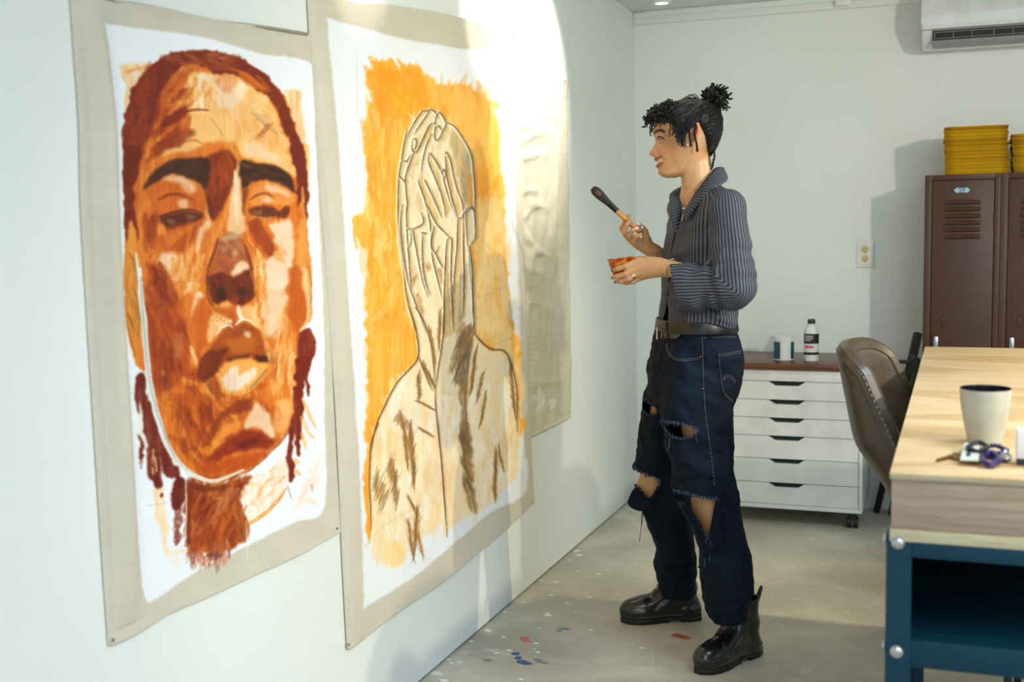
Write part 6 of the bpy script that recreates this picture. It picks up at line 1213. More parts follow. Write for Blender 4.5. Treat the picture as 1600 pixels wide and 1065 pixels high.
for q0, q1, r, h in (  # folds: ridges drawn from photo pixels a to b
    (((1046, 706), -.2), ((1110, 740), -.21), 7, .006), (((1060, 745), -.2), ((1140, 720), -.23), 7, .005), (((1095, 690), -.2), ((1146, 650), -.2), 8, .005), (((1092, 850), -.2), ((1150, 905), -.25), 6, .007), (((1098, 905), -.2), ((1165, 875), -.25), 7, .007), (((1100, 935), -.2), ((1172, 925), -.26), 6, .008), (((1104, 955), -.22), ((1165, 945), -.26), 5, .007), (((1120, 800), -.2), ((1165, 850), -.23), 7, .005),
    (((1022, 868), .13), ((1085, 880), .1), 6, .008), (((1024, 893), .13), ((1086, 900), .1), 5, .008), (((1010, 700), .1), ((1060, 735), .08), 7, .005), (((1036, 540), -.02), ((1036, 660), -.05), 4, -.006), (((1060, 600), -.16), ((1130, 640), -.2), 9, .004), (((1040, 590), -.1), ((1085, 640), -.19), 8, .004), (((1030, 830), .12), ((1075, 850), .1), 7, .005)):
    a_, b_ = LP(*q0[0], q0[1]), LP(*q1[0], q1[1]); d_ = b_-a_; L2 = d_@d_; rr = r*PXM
    def f(X, Y, Z, a_=a_, d_=d_, L2=L2, rr=rr, h=h):
        x, y, z = X-a_[0], Y-a_[1], Z-a_[2]; t = np.clip((x*d_[0]+y*d_[1]*.0+z*d_[2])/(d_[0]**2+d_[2]**2), 0, 1); q = ((x-t*d_[0])**2+(z-t*d_[2])**2)/rr**2+((y-t*d_[1])/.09)**2
        return -h*np.exp(-q)*np.sin(np.clip(t*.9+.05, 0, 1)*PI)**.5
    J.add(f, np.minimum(a_, b_)-np.array([.04, .16, .04]), np.maximum(a_, b_)+np.array([.04, .16, .04]), 0, 'd')
J.add(lambda X, Y, Z: .0052*vnoise(X+Z*.5, Y, Z*.8, .045, 9)+.0015*vnoise(X*.8+Z*.7, Y, Z*1.2, .022, 10), (-1, -1, 0), (1, 1, 2), 0, 'd')
POCKET = [(1122, 552), (1159, 546), (1159, 580), (1146, 628), (1130, 616), (1124, 590)]
def raised(poly, h, yl):
    lo, hi = LP(min(p[0] for p in poly), max(p[1] for p in poly), yl), LP(max(p[0] for p in poly), min(p[1] for p in poly), yl)
    cw = np.array([LP(x, y, -.17)[[0, 2]] for x, y in poly])
    def f(X, Y, Z):
        shp = np.broadcast(X, Y, Z).shape; d = poly_d(cw, np.broadcast_to(X, shp)[:, :1], np.broadcast_to(Z, shp)[:, :1]); return -h*np.clip(.5-d/.004, 0, 1)*(Y < yl)+0*X
    return f, (min(lo[0], hi[0])-.02, -.4, lo[2]-.02), (max(lo[0], hi[0])+.02, yl, hi[2]+.02)
f, lo, hi = raised(POCKET, .0035, -.02); J.add(f, lo, hi, 0, 'd')
V, Q = J.nets(); V = relax(V, Q, 1, .4)
C = V[Q].mean(1); cx_, cy_ = to_px(C); isnear = C[:, 1] < np.interp(C[:, 2], [.3, .85], [0., 0.])
def jag(p, s): return 1.6*np.sin(p*1.1+s)+1.1*np.sin(p*2.9+s*2)
cxj, cyj = cx_+jag(cy_, 1), cy_+jag(cx_, 2)
RIP_N1 = [(1033, 657), (1048, 660), (1066, 663), (1084, 667), (1091, 674), (1080, 680), (1064, 684), (1050, 681), (1040, 670)]
RIP_N2 = [(1046, 767), (1070, 771), (1092, 777), (1122, 779), (1120, 795), (1113, 815), (1106, 841), (1096, 826), (1080, 802), (1068, 786), (1046, 780)]
RIP_F1 = [(1000, 621), (1012, 628), (1026, 639), (1024, 648), (1010, 646), (1000, 636)]
RIP_F2 = [(982, 727), (994, 735), (1012, 742), (1032, 750), (1026, 764), (1016, 782), (1005, 772), (996, 760), (984, 752)]
Zp = lambda y: LP(1080, y, 0)[2]
cut = (isnear & ((pip(RIP_N1, cxj, cyj) & (C[:, 1] < -.09)) | pip(RIP_N2, cxj, cyj))) | (~isnear & ((pip(RIP_F1, cxj, cyj) & (C[:, 1] < .10)) | pip(RIP_F2, cxj, cyj)))
hemn = isnear & (C[:, 2] < NEARL.T[0, 0]+.020); hemf = ~isnear & (C[:, 2] < FARL.T[0, 0]+.010); top = C[:, 2] > HIPS.T[-1, 0]-.006
V, Q = prune(V, Q, ~(cut | hemn | hemf | top))
X, Y, Z = V.T; px_, py_ = to_px(V)
n_ = vnoise(X, Y, Z*.5, .06, 21)*.5+vnoise(X*1.6, Y*1.6, Z*.7, .018, 22)*.3
base = np.array([4, 13, 24.]); fade = np.array([26, 45, 66.]); col = base+(fade-base)*np.clip(.16+.16*n_, 0, 1)[:, None]
def fadeat(x, y, rx, ry, s, near=True): global col; m = s*np.exp(-((px_-x)/rx)**2-((py_-y)/ry)**2)*((Y < 0) if near else (Y > 0)); col = col+(fade-col)*m[:, None]
fadeat(1075, 600, 30, 55, .45); fadeat(1125, 560, 25, 40, .35); fadeat(1090, 720, 30, 30, .22); fadeat(1130, 900, 30, 40, .12); fadeat(1015, 600, 12, 30, .2, False)
for poly, nr in ((RIP_N1, True), (RIP_N2, True), (RIP_F1, False), (RIP_F2, False)):
    d = np.abs(poly_d(poly, px_, py_)); m = np.clip(1-d/3., 0, 1)*.6*((Y < 0) if nr else (Y > 0)); col = col+(np.array([72, 90, 118.])-col)*m[:, None]
M_den = attr_mat('denim', .82, .35, 420., .15)
jeans = np_mesh('jeans', V, Q, M_den, person, True, lin(np.clip(col, 0, 255)))
so = jeans.modifiers.new('s', 'SOLIDIFY'); so.thickness = .0022; so.offset = -1
M_thr = mat('pale_seam_thread', (104, 98, 88), .7); M_fray = mat('frayed_cotton', (70, 86, 110), .85, (44, 58, 82), 60)
def st_(pts, **k): return tube_on(J, pts, .0009, 'stitching', M_thr, jeans, dash=True, n=k.get('n', 90), lift=.0006)
for pts in ([(1042, 536), (1044, 547), (1050, 556), (1060, 560.5), (1078, 560), (1095, 557)], [(1040.5, 538), (1042.5, 549), (1049, 558.5), (1060, 563), (1078, 562.5), (1095, 559.5)], [(1097, 527), (1098, 545), (1098.5, 575), (1100, 605)], [(1098, 527), (1125, 526.5), (1150, 526)], [(1122.5, 553), (1140, 551), (1158, 548)], [(1123, 556), (1140, 554), (1158, 551)], [(1123, 553), (1126, 585), (1131, 612), (1145, 626)], [(1130, 590), (1136, 586), (1143, 587.5), (1149, 594)], [(1129.5, 593.5), (1136, 589.5), (1143, 591), (1149, 598)], [(1132, 618), (1145, 628)], [(1100, 610), (1103, 650), (1110, 700), (1117, 760)]): st_(pts)
tube_on(J, [(1099, 610), (1103, 660), (1108, 710), (1116, 772)], .0016, 'side_seam', M_den, jeans) if False else None
b = B(); hh = J.hit([(1094.7, 557), (1098.3, 607)], .0015)
for q in hh: b.sphere(Vector(q), .0032, n=8)
b.obj('rivet', mat('copper_rivet', (150, 110, 84), .35, metal=.9), jeans)
rnd = random.Random(12); fr = B()
def fringe(F, pts, n, ln, dirs, r=.0007):
    H = F.hit(bez(pts, 120), .001)
    if not H: return
    for k in range(n):
        q = Vector(H[rnd.randrange(len(H))]); L_ = ln*rnd.uniform(.3, 1.2); d = Vector((dirs[0]+rnd.uniform(-.5, .5), rnd.uniform(-.8, .1), dirs[1]+rnd.uniform(-.35, .35))).normalized(); bnd = Vector((rnd.uniform(-1, 1), rnd.uniform(-1, 0), 0))*L_*.4
        fr.tube([q, q+d*L_*.5+bnd*.5, q+d*L_+bnd*.3+Vector((0, 0, -.3*L_))], r*rnd.uniform(.6, 1.3), 4)
fringe(J, [(1031, 655), (1050, 657), (1070, 661), (1090, 668)], 60, .012, (0, -1)); fringe(J, [(1042, 674), (1052, 684), (1068, 687), (1084, 683)], 50, .012, (0, .6)); fringe(J, [(1050, 763), (1075, 768), (1100, 775), (1122, 776)], 60, .010, (0, -1)); fringe(J, [(1064, 790), (1080, 808), (1094, 830)], 40, .009, (-.3, .6)); fringe(J, [(988, 724), (1005, 737), (1030, 748)], 40, .010, (-.2, -1)); fringe(J, [(1003, 620), (1015, 627), (1027, 637)], 24, .008, (0, -1)); fringe(J, [(1106, 845), (1113, 825), (1122, 790)], 30, .012, (-.6, -.3))
for x0, y0, x1, y1, d in ((1086, 672, 1088, 690, -.22), (1046, 684, 1044, 702, -.2), (1003, 800, 999, 846, .03), (1004, 800, 1002, 822, .03), (1100, 872, 1101, 884, -.26), (1110, 845, 1108, 880, -.25)):
    a_, b_ = Vector(LP(x0, y0, d)), Vector(LP(x1, y1, d)); fr.tube([a_, a_.lerp(b_, .5)+Vector((.002, -.002, 0)), b_], .0012, 5)
fr.obj('frayed_threads', M_fray, jeans)['kind'] = 'stuff'
def sheet(name, grid, m, parent, th=.002, sub=1, cols=None):
    """grid: rows of (px,py,d) -> cloth sheet"""
    R = [[LP(*p) for p in row] for row in grid]; nr, nc = len(R), len(R[0]); V = np.array(R).reshape(-1, 3); ix = np.arange(nr*nc).reshape(nr, nc); q = np.stack([ix[:-1, :-1], ix[1:, :-1], ix[1:, 1:], ix[:-1, 1:]], -1).reshape(-1, 4)
    o = np_mesh(name, V, q, m, parent, True, cols if cols is None else np.tile(lin(cols), (len(V), 1)))
    a = o.modifiers.new('b', 'SUBSURF'); a.levels = a.render_levels = 2; a = o.modifiers.new('s', 'SOLIDIFY'); a.thickness = th; return o
DC = (6, 16, 29)
sheet('loose_flap', [[(1118, 777, -.235), (1122, 782, -.240), (1124, 792, -.244)], [(1113, 808, -.238), (1120, 815, -.250), (1127, 822, -.248)], [(1106, 842, -.242), (1116, 848, -.258), (1130, 844, -.254)], [(1099, 872, -.248), (1106, 868, -.258), (1115, 860, -.256)]], M_den, jeans, cols=DC)
sheet('loose_flap', [[(992, 758, .075), (1002, 768, .06), (1016, 785, .055), (1030, 752, .05)], [(985, 772, .07), (995, 780, .05), (1007, 790, .045), (1026, 768, .045)], [(978, 787, .065), (988, 795, .045), (1006, 801, .04), (1016, 790, .045)]], M_den, jeans, cols=DC)
sheet('loose_flap', [[(1062, 786, -.21), (1072, 790, -.225), (1084, 800, -.235)], [(1068, 800, -.215), (1080, 812, -.235), (1096, 828, -.242)], [(1076, 811, -.22), (1090, 828, -.24), (1106, 843, -.246)]], M_den, jeans, cols=DC)
# ---- belt
M_belt = mat('black_leather', (26, 25, 24), .32, (18, 18, 18), 20, spec=.5, bump=.08); M_bend = mat('belt_end_reflection', (62, 58, 46), .35, (48, 46, 38), 20)  # belt end: reflected light on black leather put into an olive colour
def hoop(S_, z0f, z1f, off, n=72, a0=0, a1=2*PI):
    rows = []
    for t in np.linspace(a0, a1, n):
        r = []
        for zf in (z0f, z1f):
            lo, hi = 0., .3; ca, sa = math.cos(t), math.sin(t)
            z = zf(ca, sa); cx, d, _, _ = S_.par(np.array([z]))
            for _ in range(24):
                m = (lo+hi)/2; v = S_(np.array([cx[0]+ca*m]), np.array([d[0]+sa*m]), np.array([z]))[0]
                lo, hi = (m, hi) if v < off else (lo, m)
            r.append((cx[0]+ca*lo, d[0]+sa*lo, z))
        rows.append(r)
    return rows
zb0, zb1 = LP(1080, 520, -.1)[2], LP(1080, 503.5, -.1)[2]
tilt = .010
rows = hoop(HIPS, lambda c, s: min(zb0-tilt*c*-1*.0, HIPS.T[-1, 0]-.002), lambda c, s: min(zb0+.036, HIPS.T[-1, 0]-.0005), .003)
V = np.array(rows).reshape(-1, 3); V[1::2, 2] = zb0+.036; n = len(rows); q = np.array([(2*i, 2*((i+1) % n), 2*((i+1) % n)+1, 2*i+1) for i in range(n)])
belt = np_mesh('belt', V, q, M_belt, person); a = belt.modifiers.new('s', 'SOLIDIFY'); a.thickness = .0035; a.offset = 1; a = belt.modifiers.new('b', 'BEVEL'); a.width = .0012; a.segments = 2
Vb = V
e_ = [(1037, 513.5), (1045, 513.2), (1053, 513.8), (1058, 514.2), (1063.5, 521.5), (1058, 529.5), (1050, 529.2), (1043, 528.5), (1037, 527.5)]
def plate(F, poly, name, m, parent, lift, h):
    c = np.mean(poly, 0); P = F.hit(poly, lift); cen = F.hit([c], lift)
    b = B(); vs = [b.bm.verts.new(Vector(p)) for p in P]; cv = b.bm.verts.new(Vector(cen[0])+Vector((0, 0, 0)))
    for i in range(len(vs)): b.bm.faces.new((vs[i], vs[(i+1) % len(vs)], cv))
    bmesh.ops.recalc_face_normals(b.bm, faces=b.bm.faces[:]); o = b.obj(name, m, parent); a = o.modifiers.new('s', 'SOLIDIFY'); a.thickness = h; a.offset = 0; return o
plate(J, e_, 'belt_end', M_bend, belt, .0085, .003)
bk = J.hit([(1034, 511), (1034, 529)], .006)
if len(bk) == 2:
    a_, b_ = Vector(bk[0]), Vector(bk[1]); o_ = Vector((-.012, -.012, 0)); B().tube([a_, b_, b_+o_*1.2, a_+o_*1.2], .0026, 6, closed=True).obj('buckle', M_steel, belt)
for x0 in (1108, 1043):
    lp = J.hit([(x0+k*.8, y) for k, y in enumerate((503, 509, 516, 523, 529))], .006)
    if len(lp) > 2:
        b = B()
        for u in (-.0035, 0, .0035): b.tube([Vector(q)+Vector((u, 0, 0)) for q in lp], .0026, 6)
        o = b.obj('belt_loop', M_den, jeans); me = o.data; at = me.color_attributes.new('col', 'FLOAT_COLOR', 'POINT'); at.data.foreach_set('color', np.tile(np.r_[lin((9, 21, 36)), 1].astype(np.float32), len(me.vertices)))
# ---- boots
M_boot = mat('black_boot_leather', (16, 16, 17), .30, (12, 12, 13), 12, spec=.5, bump=.14, bscale=40, coat=.3); M_sole = mat('boot_sole', (20, 19, 18), .45, spec=.4); M_welt = mat('welt_thread', (150, 132, 84), .6)
def boot(heel_px, toe_px, label=None):
    hp, tp_ = [np.array([(on(*p, 2, 0)-PA)@VX, (on(*p, 2, 0)-PA)@VY, 0]) for p in (heel_px, toe_px)]; d = tp_-hp; Lb = float(np.linalg.norm(d[:2])); d = d/Lb; lat = np.array([-d[1], d[0], 0]); return hp, d, lat, Lb
def make_boot(heel_px, toe_px, ankle, L0=.272):
    hp, d, lat, Lb = boot(heel_px, toe_px); hp = hp+d*(Lb-L0)*.5
    k = L0/.29
    G = Field(np.arange(-.03, .33, .0028), np.arange(-.075, .075, .0028), np.arange(-.002, .25, .0028))
    def outline(X, Y):
        hw = np.interp(X, [0, .03, .07, .13, .19, .23, .265, .29], [.022, .035, .036, .036, .046, .047, .038, .012]); y = Y-np.interp(X, [0, .12, .2, .29], [0, -.002, .004, .004]); e = np.maximum(-X, X-.29); return np.maximum(np.abs(y)-hw, e)
    G.ell((.232, .003, .048), (.062, .044, .040), .01); G.cap((.20, .002, .055), (.10, 0, .075), .042, .044, .02); G.cap((.055, 0, .055), (.05, 0, .12), .038, .042, .015); G.cap((.135, 0, .080), (.092, 0, .150), .041, .043, .02); G.cap((.092, 0, .15), (.076, 0, .215), .041, .042, .015); G.cap((.062, 0, .12), (.060, 0, .215), .042, .047, .015); G.ell((.04, 0, .05), (.042, .036, .05), .01)
    G.add(lambda X, Y, Z: np.maximum(.026-Z, Z-.205)+0*X+0*Y, (-1, -1, -1), (1, 1, 1), .004, 'x') if False else None
    G.add(lambda X, Y, Z: np.maximum(outline(X, Y)+.0015, np.abs(Z-.03)-.012), (-.03, -.08, .0), (.33, .08, .06), .022)
    G.F = np.maximum(G.F, np.maximum(.022-G.a[2], G.a[2]-.208)[None, None, :].astype(np.float32))
    G.add(lambda X, Y, Z: -.0025*np.sin((X*.8+Z)*150)*np.exp(-((X-.15)/.035)**2-((Z-.085)/.03)**2)+0*Y, (0, -.1, 0), (.3, .1, .2), 0, 'd')
    mk = lambda V: hp+V[:, :1]*k*d+V[:, 1:2]*lat*k+V[:, 2:3]*k*np.array([0, 0, 1.])
    V, Q = G.nets(); V = relax(V, Q, 1, .5); C = V[Q].mean(1); V, Q = prune(V, Q, C[:, 2] < .2055); o = np_mesh('boot', mk(V), Q, M_boot, person); a = o.modifiers.new('s', 'SOLIDIFY'); a.thickness = .003
    S2 = Field(np.arange(-.02, .32, .003), np.arange(-.075, .075, .003), np.arange(-.004, .04, .0014))
    S2.add(lambda X, Y, Z: np.maximum(outline(X, Y)-.0025+.0015*(np.abs(Z-.017) < .002), np.maximum(np.maximum(-Z+.0003, Z-.0285), np.where((Z < .011) & (X > .078) & (X < .118), .004, -1.)))+0*Y, (-1, -1, -1), (1, 1, 1), .001); V, Q = S2.nets(); np_mesh('sole', mk(V), Q, M_sole, o)
    W_ = B(); t_ = []
    xs = np.linspace(.0, .289, 90); hwv = np.interp(xs, [0, .03, .07, .13, .19, .23, .265, .29], [.022, .035, .036, .036, .046, .047, .038, .012])
    of = np.interp(xs, [0, .12, .2, .29], [0, -.002, .004, .004])
    for sgn in (1, -1): 
        P = mk(np.stack([xs, of+sgn*(hwv+.0012), np.full(90, .0292)], 1))
        for i in range(0, 88, 2): W_.tube([Vector(P[i]), Vector(P[i+1])], .0011, 4)
    W_.obj('welt_stitching', M_welt, o)['kind'] = 'stuff'
    lc = B()
    def snap(Pq, dr=np.array([-.55, 0, -.83])):
        out = []; tq = np.linspace(-.07, .09, 160)[:, None]
        for q in np.asarray(Pq, float):
            R_ = q+dr*tq; g_ = G.at(R_); kk = np.where(g_ < 0)[0]; out.append(R_[kk[0]]-dr*.0012 if len(kk) else q)
        return np.array(out)
    for i in range(6):
        x = .165-.017*i; z = .098+.0145*i-.0004*i*i
        for sgn in (1, -1):
            pts = [(x, sgn*.026, z-.012), (x-.004, sgn*.014, z+.0005), (x-.006, 0, z+.005), (x-.010, -sgn*.014, z+.0045), (x-.014, -sgn*.024, z+.0)]; lc.tube([Vector(q) for q in mk(snap(bez(pts, 12)))], .0024, 5)
    for sgn in (1, -1): lc.tube([Vector(q) for q in mk(bez([(.085, 0, .175), (.11, sgn*.02, .185), (.125, sgn*.04, .165), (.10, sgn*.03, .155), (.085, 0, .174)], 20))], .0019, 5)
    lc.obj('laces', M_blk, o); hl_ = B(); hl_.tube([Vector(q) for q in mk(bez([(.004, 0, .19), (-.012, 0, .215), (-.020, 0, .225), (-.018, 0, .212), (-.002, 0, .175)], 16))], .0042, 6); hl_.obj('heel_loop', M_blk, o)
    return o
make_boot((1178, 1021), (1094, 1050), None); make_boot((1088, 966), (976, 970), None)
# ---- shirt
SH = Slices([(286, 1078, 1122, 0, .058), (294, 1075, 1126, 0, .068), (299, 1070, 1136, 0, .10), (306, 1061, 1146, 0, .150), (314, 1055, 1151, 0, .174), (326, 1049, 1151, 0, .184), (350, 1042, 1153, 0, .188), (380, 1038, 1154, 0, .180), (420, 1036, 1152, 0, .170), (450, 1034, 1151, 0, .166), (480, 1031, 1150, 0, .166), (500, 1029, 1149.5, 0, .168), (518, 1031, 1149.5, 0, .170)], math.radians(25))
G = Field(np.arange(-.17, .20, .0034), np.arange(-.27, .27, .0038), np.arange(LP(1080, 525, 0)[2], LP(1080, 285, 0)[2], .0034))
G.add(SH, *SH.box(), k=.012); G.cap(LP(1112, 312, -.05), LP(1139, 327, -.160), .045, .052, .03); G.cap(LP(1084, 310, .05), LP(1068, 322, .15), .045, .05, .03)
for q0, q1, r, h in ((((1060, 360), -.1), ((1105, 345), -.18), 6, .006), (((1050, 400), -.1), ((1105, 380), -.18), 6, .004), (((1045, 445), -.06), ((1100, 500), -.16), 6, .005), (((1110, 490), -.17), ((1148, 505), -.12), 6, .006), (((1070, 480), -.15), ((1075, 515), -.15), 5, .005)):
    a_, b_ = LP(*q0[0], q0[1]), LP(*q1[0], q1[1]); d_ = b_-a_; rr = r*PXM
    def f(X, Y, Z, a_=a_, d_=d_, rr=rr, h=h):
        x, y, z = X-a_[0], Y-a_[1], Z-a_[2]; t = np.clip((x*d_[0]+z*d_[2])/(d_[0]**2+d_[2]**2), 0, 1); return -h*np.exp(-((x-t*d_[0])**2+(z-t*d_[2])**2)/rr**2-((y-t*d_[1])/.08)**2)
    G.add(f, np.minimum(a_, b_)-.05, np.maximum(a_, b_)+.05, 0, 'd')
G.add(lambda X, Y, Z: .0028*vnoise(X, Y, Z, .045, 3), (-1, -1, 0), (1, 1, 2), 0, 'd')
ztop, zbot = SH.T[-1, 0], SH.T[0, 0]; zv = LP(1060, 352, 0)[2]; zo = LP(1040, 462, 0)[2]
def frontl(V): f, l, A, hw = SH.local(V[:, 0], V[:, 1], V[:, 2]); return f, l
def pl_edge(z): return -.012+.012*np.clip((zv-z)/.05, 0, 1)
f0, l0, _, _ = SH.local(G.a[0][:, None, None], G.a[1][None, :, None], G.a[2][None, None, :])
G.F += np.where((f0 > 0), -.0022*(np.clip(.5+(l0-0.0)/.004, 0, 1)), 0).astype(np.float32)      # near front laps over the far one
V, Q = G.nets(); V = relax(V, Q, 1, .4); C = V[Q].mean(1); f, l = frontl(C)
vw = np.clip((C[:, 2]-zv)/(ztop-zv), 0, 1)*.058+np.clip((C[:, 2]-ztop+.02)/.02, 0, 1)*.2; ow = np.clip((zo-C[:, 2])/.07, 0, 1)*.022
cut = ((f > 0) & (np.abs(l+.012) < vw) & (C[:, 2] > zv)) | (C[:, 2] > ztop-.004) | (to_px(C)[1] > np.where(l > -.02, np.interp(to_px(C)[0], [1028, 1034, 1041, 1062, 1104, 1125, 1149], [500, 506, 509, 506, 504, 509, 516]), 508)) | ((f > 0) & (np.abs(l+.004) < ow) & (C[:, 2] < zo))
V, Q = prune(V, Q, ~cut); f, l = frontl(V); th = np.arctan2(l, f); stripe = th*.150+V[:, 2]*.04*np.sign(l)
M_sh = bpy.data.materials.new('pinstripe_cotton'); nt, N, L, bb = nodes(M_sh); bb.inputs['Roughness'].default_value = .75; bb.inputs['Specular IOR Level'].default_value = .25
a = N.new('ShaderNodeAttribute'); a.attribute_name = 'stripe'
dv = N.new('ShaderNodeMath'); dv.operation = 'DIVIDE'; dv.inputs[1].default_value = .0112; L.new(a.outputs['Fac'], dv.inputs[0]); frn = N.new('ShaderNodeMath'); frn.operation = 'FRACT'; L.new(dv.outputs[0], frn.inputs[0])
cr = N.new('ShaderNodeValToRGB'); e = cr.color_ramp.elements; e[0].position, e[0].color = .0, rgb(44, 46, 53); e[1].position, e[1].color = 1., rgb(44, 46, 53)
for p_, c_ in ((.40, (44, 46, 53)), (.50, (88, 94, 107)), (.86, (88, 94, 107)), (.95, (44, 46, 53))): x_ = e.new(p_); x_.color = rgb(*c_)
L.new(frn.outputs[0], cr.inputs[0]); L.new(cr.outputs[0], bb.inputs['Base Color'])
nz_ = N.new('ShaderNodeTexNoise'); nz_.inputs['Scale'].default_value = 350; tc = N.new('ShaderNodeTexCoord'); L.new(tc.outputs['Object'], nz_.inputs['Vector']); bp = N.new('ShaderNodeBump'); bp.inputs['Strength'].default_value = .2; bp.inputs['Distance'].default_value = .002; L.new(nz_.outputs['Fac'], bp.inputs['Height']); L.new(bp.outputs[0], bb.inputs['Normal'])
shirt = np_mesh('shirt', V, Q, M_sh, person, True, None, {'stripe': stripe}); a = shirt.modifiers.new('s', 'SOLIDIFY'); a.thickness = .0018; a.offset = -1
M_tape = mat('dark_shirt_edge', (20, 20, 24), .8)
def on_shirt(l_, z, lift=.003):
    z = np.asarray(z, float); out = []
    for li, zi in zip(np.broadcast_to(l_, z.shape), z):
        cx, d, A, hw = [float(v) for v in SH.par(np.array([zi])).__iter__()] if False else [float(v[0]) for v in SH.par(np.array([zi]))]
        f_ = A*(max(0, 1-(abs(li)/hw)**2.2))**(1/2.2)+lift; x = -(f_*SH.c)+li*SH.sn; y = -(f_*SH.sn)-li*SH.c; out.append((cx+x, d+y, zi))
    return np.array(out)
zz_ = np.linspace(zv-.004, zo, 30); b = B(); b.tube([Vector(q) for q in on_shirt(.004, zz_, .0045)], .0022, 5); b.obj('placket_edge', M_tape, shirt)
def sleeve(name, S0, E0, W0, r, parent, ns, seed, flare, wrist_cut):
    lo = np.minimum(np.minimum(S0, E0), W0)-.11; hi = np.maximum(np.maximum(S0, E0), W0)+.11
    G = Field(*[np.arange(lo[k], hi[k], .0034) for k in range(3)])
    G.cap(S0, E0, r[0], r[1], .01); G.cap(E0, W0+(W0-E0)*.35, r[2], r[3]+(r[3]-r[2])*.35, .03, flare)
    ua, fa = E0-S0, W0-E0; ul, fl = np.linalg.norm(ua), np.linalg.norm(fa); ua, fa = ua/ul, fa/fl
    for k, (t, wd, h) in enumerate(((.10, .013, .0045), (.20, .012, .005), (.31, .013, .004), (-.16, .014, .005), (-.30, .016, .0045), (.48, .02, .004), (.66, .02, .0035), (-.52, .02, .003))):
        ax_ = fa if t > 0 else -ua; c = E0+ax_*abs(t)*(fl if t > 0 else ul); nrm = ax_*.85+np.array([.15, .1, .35 if k % 2 else -.2])*.6; nrm /= np.linalg.norm(nrm)
        def f(X, Y, Z, c=c, nrm=nrm, wd=wd, h=h, ax_=ax_):
            x, y, z = X-c[0], Y-c[1], Z-c[2]; u = (x*nrm[0]+y*nrm[1]+z*nrm[2])/wd; return -h*np.exp(-u*u)+h*.5*np.exp(-(u-1.7)**2)
        G.add(f, c-.11, c+.11, 0, 'd')
    G.add(lambda X, Y, Z: .0025*vnoise(X, Y, Z, .035, seed), lo, hi, 0, 'd')
    V, Q = G.nets(); V = relax(V, Q, 1, .4); C = V[Q].mean(1); V, Q = prune(V, Q, ((C-W0)@wrist_cut < 0))
    du = V-S0; tu = np.clip(du@ua, 0, ul); eu = du-tu[:, None]*ua; dfo = V-E0; tf = np.clip(dfo@fa, 0, fl*1.3); ef = dfo-tf[:, None]*fa
    def ang(e, ref, side): return np.arctan2(e@side, e@ref)
    side = np.array([0, -1, 0.])*ns; r1 = np.array([1, 0, 0.]); r1 -= ua*(r1@ua); r1 /= np.linalg.norm(r1); s1 = side-ua*(side@ua); s1 /= np.linalg.norm(s1); r2 = np.array([.2, 0, -1.]); r2 -= fa*(r2@fa); r2 /= np.linalg.norm(r2); s2 = side-fa*(side@fa); s2 /= np.linalg.norm(s2)
    bis = (ua-fa); sgn_ = ((V-E0)@(fa+ua)); w_ = np.clip(.5+sgn_/.03, 0, 1)
    st = (1-w_)*ang(eu, r1, s1)*.066+w_*ang(ef, r2, s2)*.066*1.05
    o = np_mesh(name, V, Q, M_sh, parent, True, None, {'stripe': st+.003}); a = o.modifiers.new('s', 'SOLIDIFY'); a.thickness = .0018; a.offset = -1; return o
S0, E0, W0 = LP(1136.5, 324, -.168), LP(1147, 447, -.205), LP(1054, 449.5, -.135)
sleeve('sleeve', S0, E0, W0, (.056, .062, .060, .078), shirt, 1, 41, (np.array([0, 1, 0.])*.94, 1.35), np.array([-.985, .0, -.18]))
sleeve('sleeve', LP(1070, 326, .155), LP(1080, 432, .195), LP(1046, 404, .135), (.054, .056, .052, .058), shirt, -1, 43, (np.array([0, 1, 0.]), 1.2), np.array([-.9, -.3, .3]))
# cuff edge, collar
def strip(name, A_, B_, m, parent, n=26, th=.0022, off=0.):
    a_, b_ = bez([LP(*p) for p in A_], n), bez([LP(*p) for p in B_], n); k = min(len(a_), len(b_)); nn = 7
    ia = np.linspace(0, len(a_)-1, 40); P = np.stack([np.stack([np.interp(ia, range(len(a_)), a_[:, c]) for c in range(3)], 1), np.stack([np.interp(ia*(len(b_)-1)/(len(a_)-1), range(len(b_)), b_[:, c]) for c in range(3)], 1)])
    t = np.linspace(0, 1, nn)[:, None, None]; V = P[0][None]*(1-t)+P[1][None]*t; bl = np.sin(t*PI)*.006; V = V+bl*np.array([0, -1, .3]); ix = np.arange(nn*40).reshape(nn, 40); q = np.stack([ix[:-1, :-1], ix[1:, :-1], ix[1:, 1:], ix[:-1, 1:]], -1).reshape(-1, 4)
    L_ = np.r_[0, np.cumsum(np.linalg.norm(np.diff(P[1], axis=0), axis=1))]; st = np.tile(L_, (nn, 1)).ravel()+off
    o = np_mesh(name, V.reshape(-1, 3), q, m, parent, True, None, {'stripe': st}); a = o.modifiers.new('s', 'SOLIDIFY'); a.thickness = th; a.offset = 0; return o
# near collar flap: from the nape round to its point on the chest; far collar flap in front of the throat
strip('collar', [(1120, 262, .045), (1113, 268, -.03), (1100, 284, -.066), (1085, 304, -.078), (1066, 334, -.085)], [(1131, 262, .05), (1137, 280, -.045), (1122, 291, -.105), (1106, 300, -.125), (1071, 346, -.112)], M_sh, shirt)
strip('collar', [(1118, 262, .05), (1100, 274, .070), (1080, 289, .06), (1068, 305, .02), (1062, 332, -.035)], [(1126, 262, .06), (1098, 282, .095), (1066, 291, .075), (1046, 305, .01), (1051, 330, -.045)], M_sh, shirt)
strip('lapel', [(1067, 309, .0), (1068, 322, -.03), (1064, 340, -.06), (1059, 360, -.075)], [(1047, 311, -.005), (1047, 328, -.045), (1050, 346, -.07), (1056, 362, -.08)], M_sh, shirt)
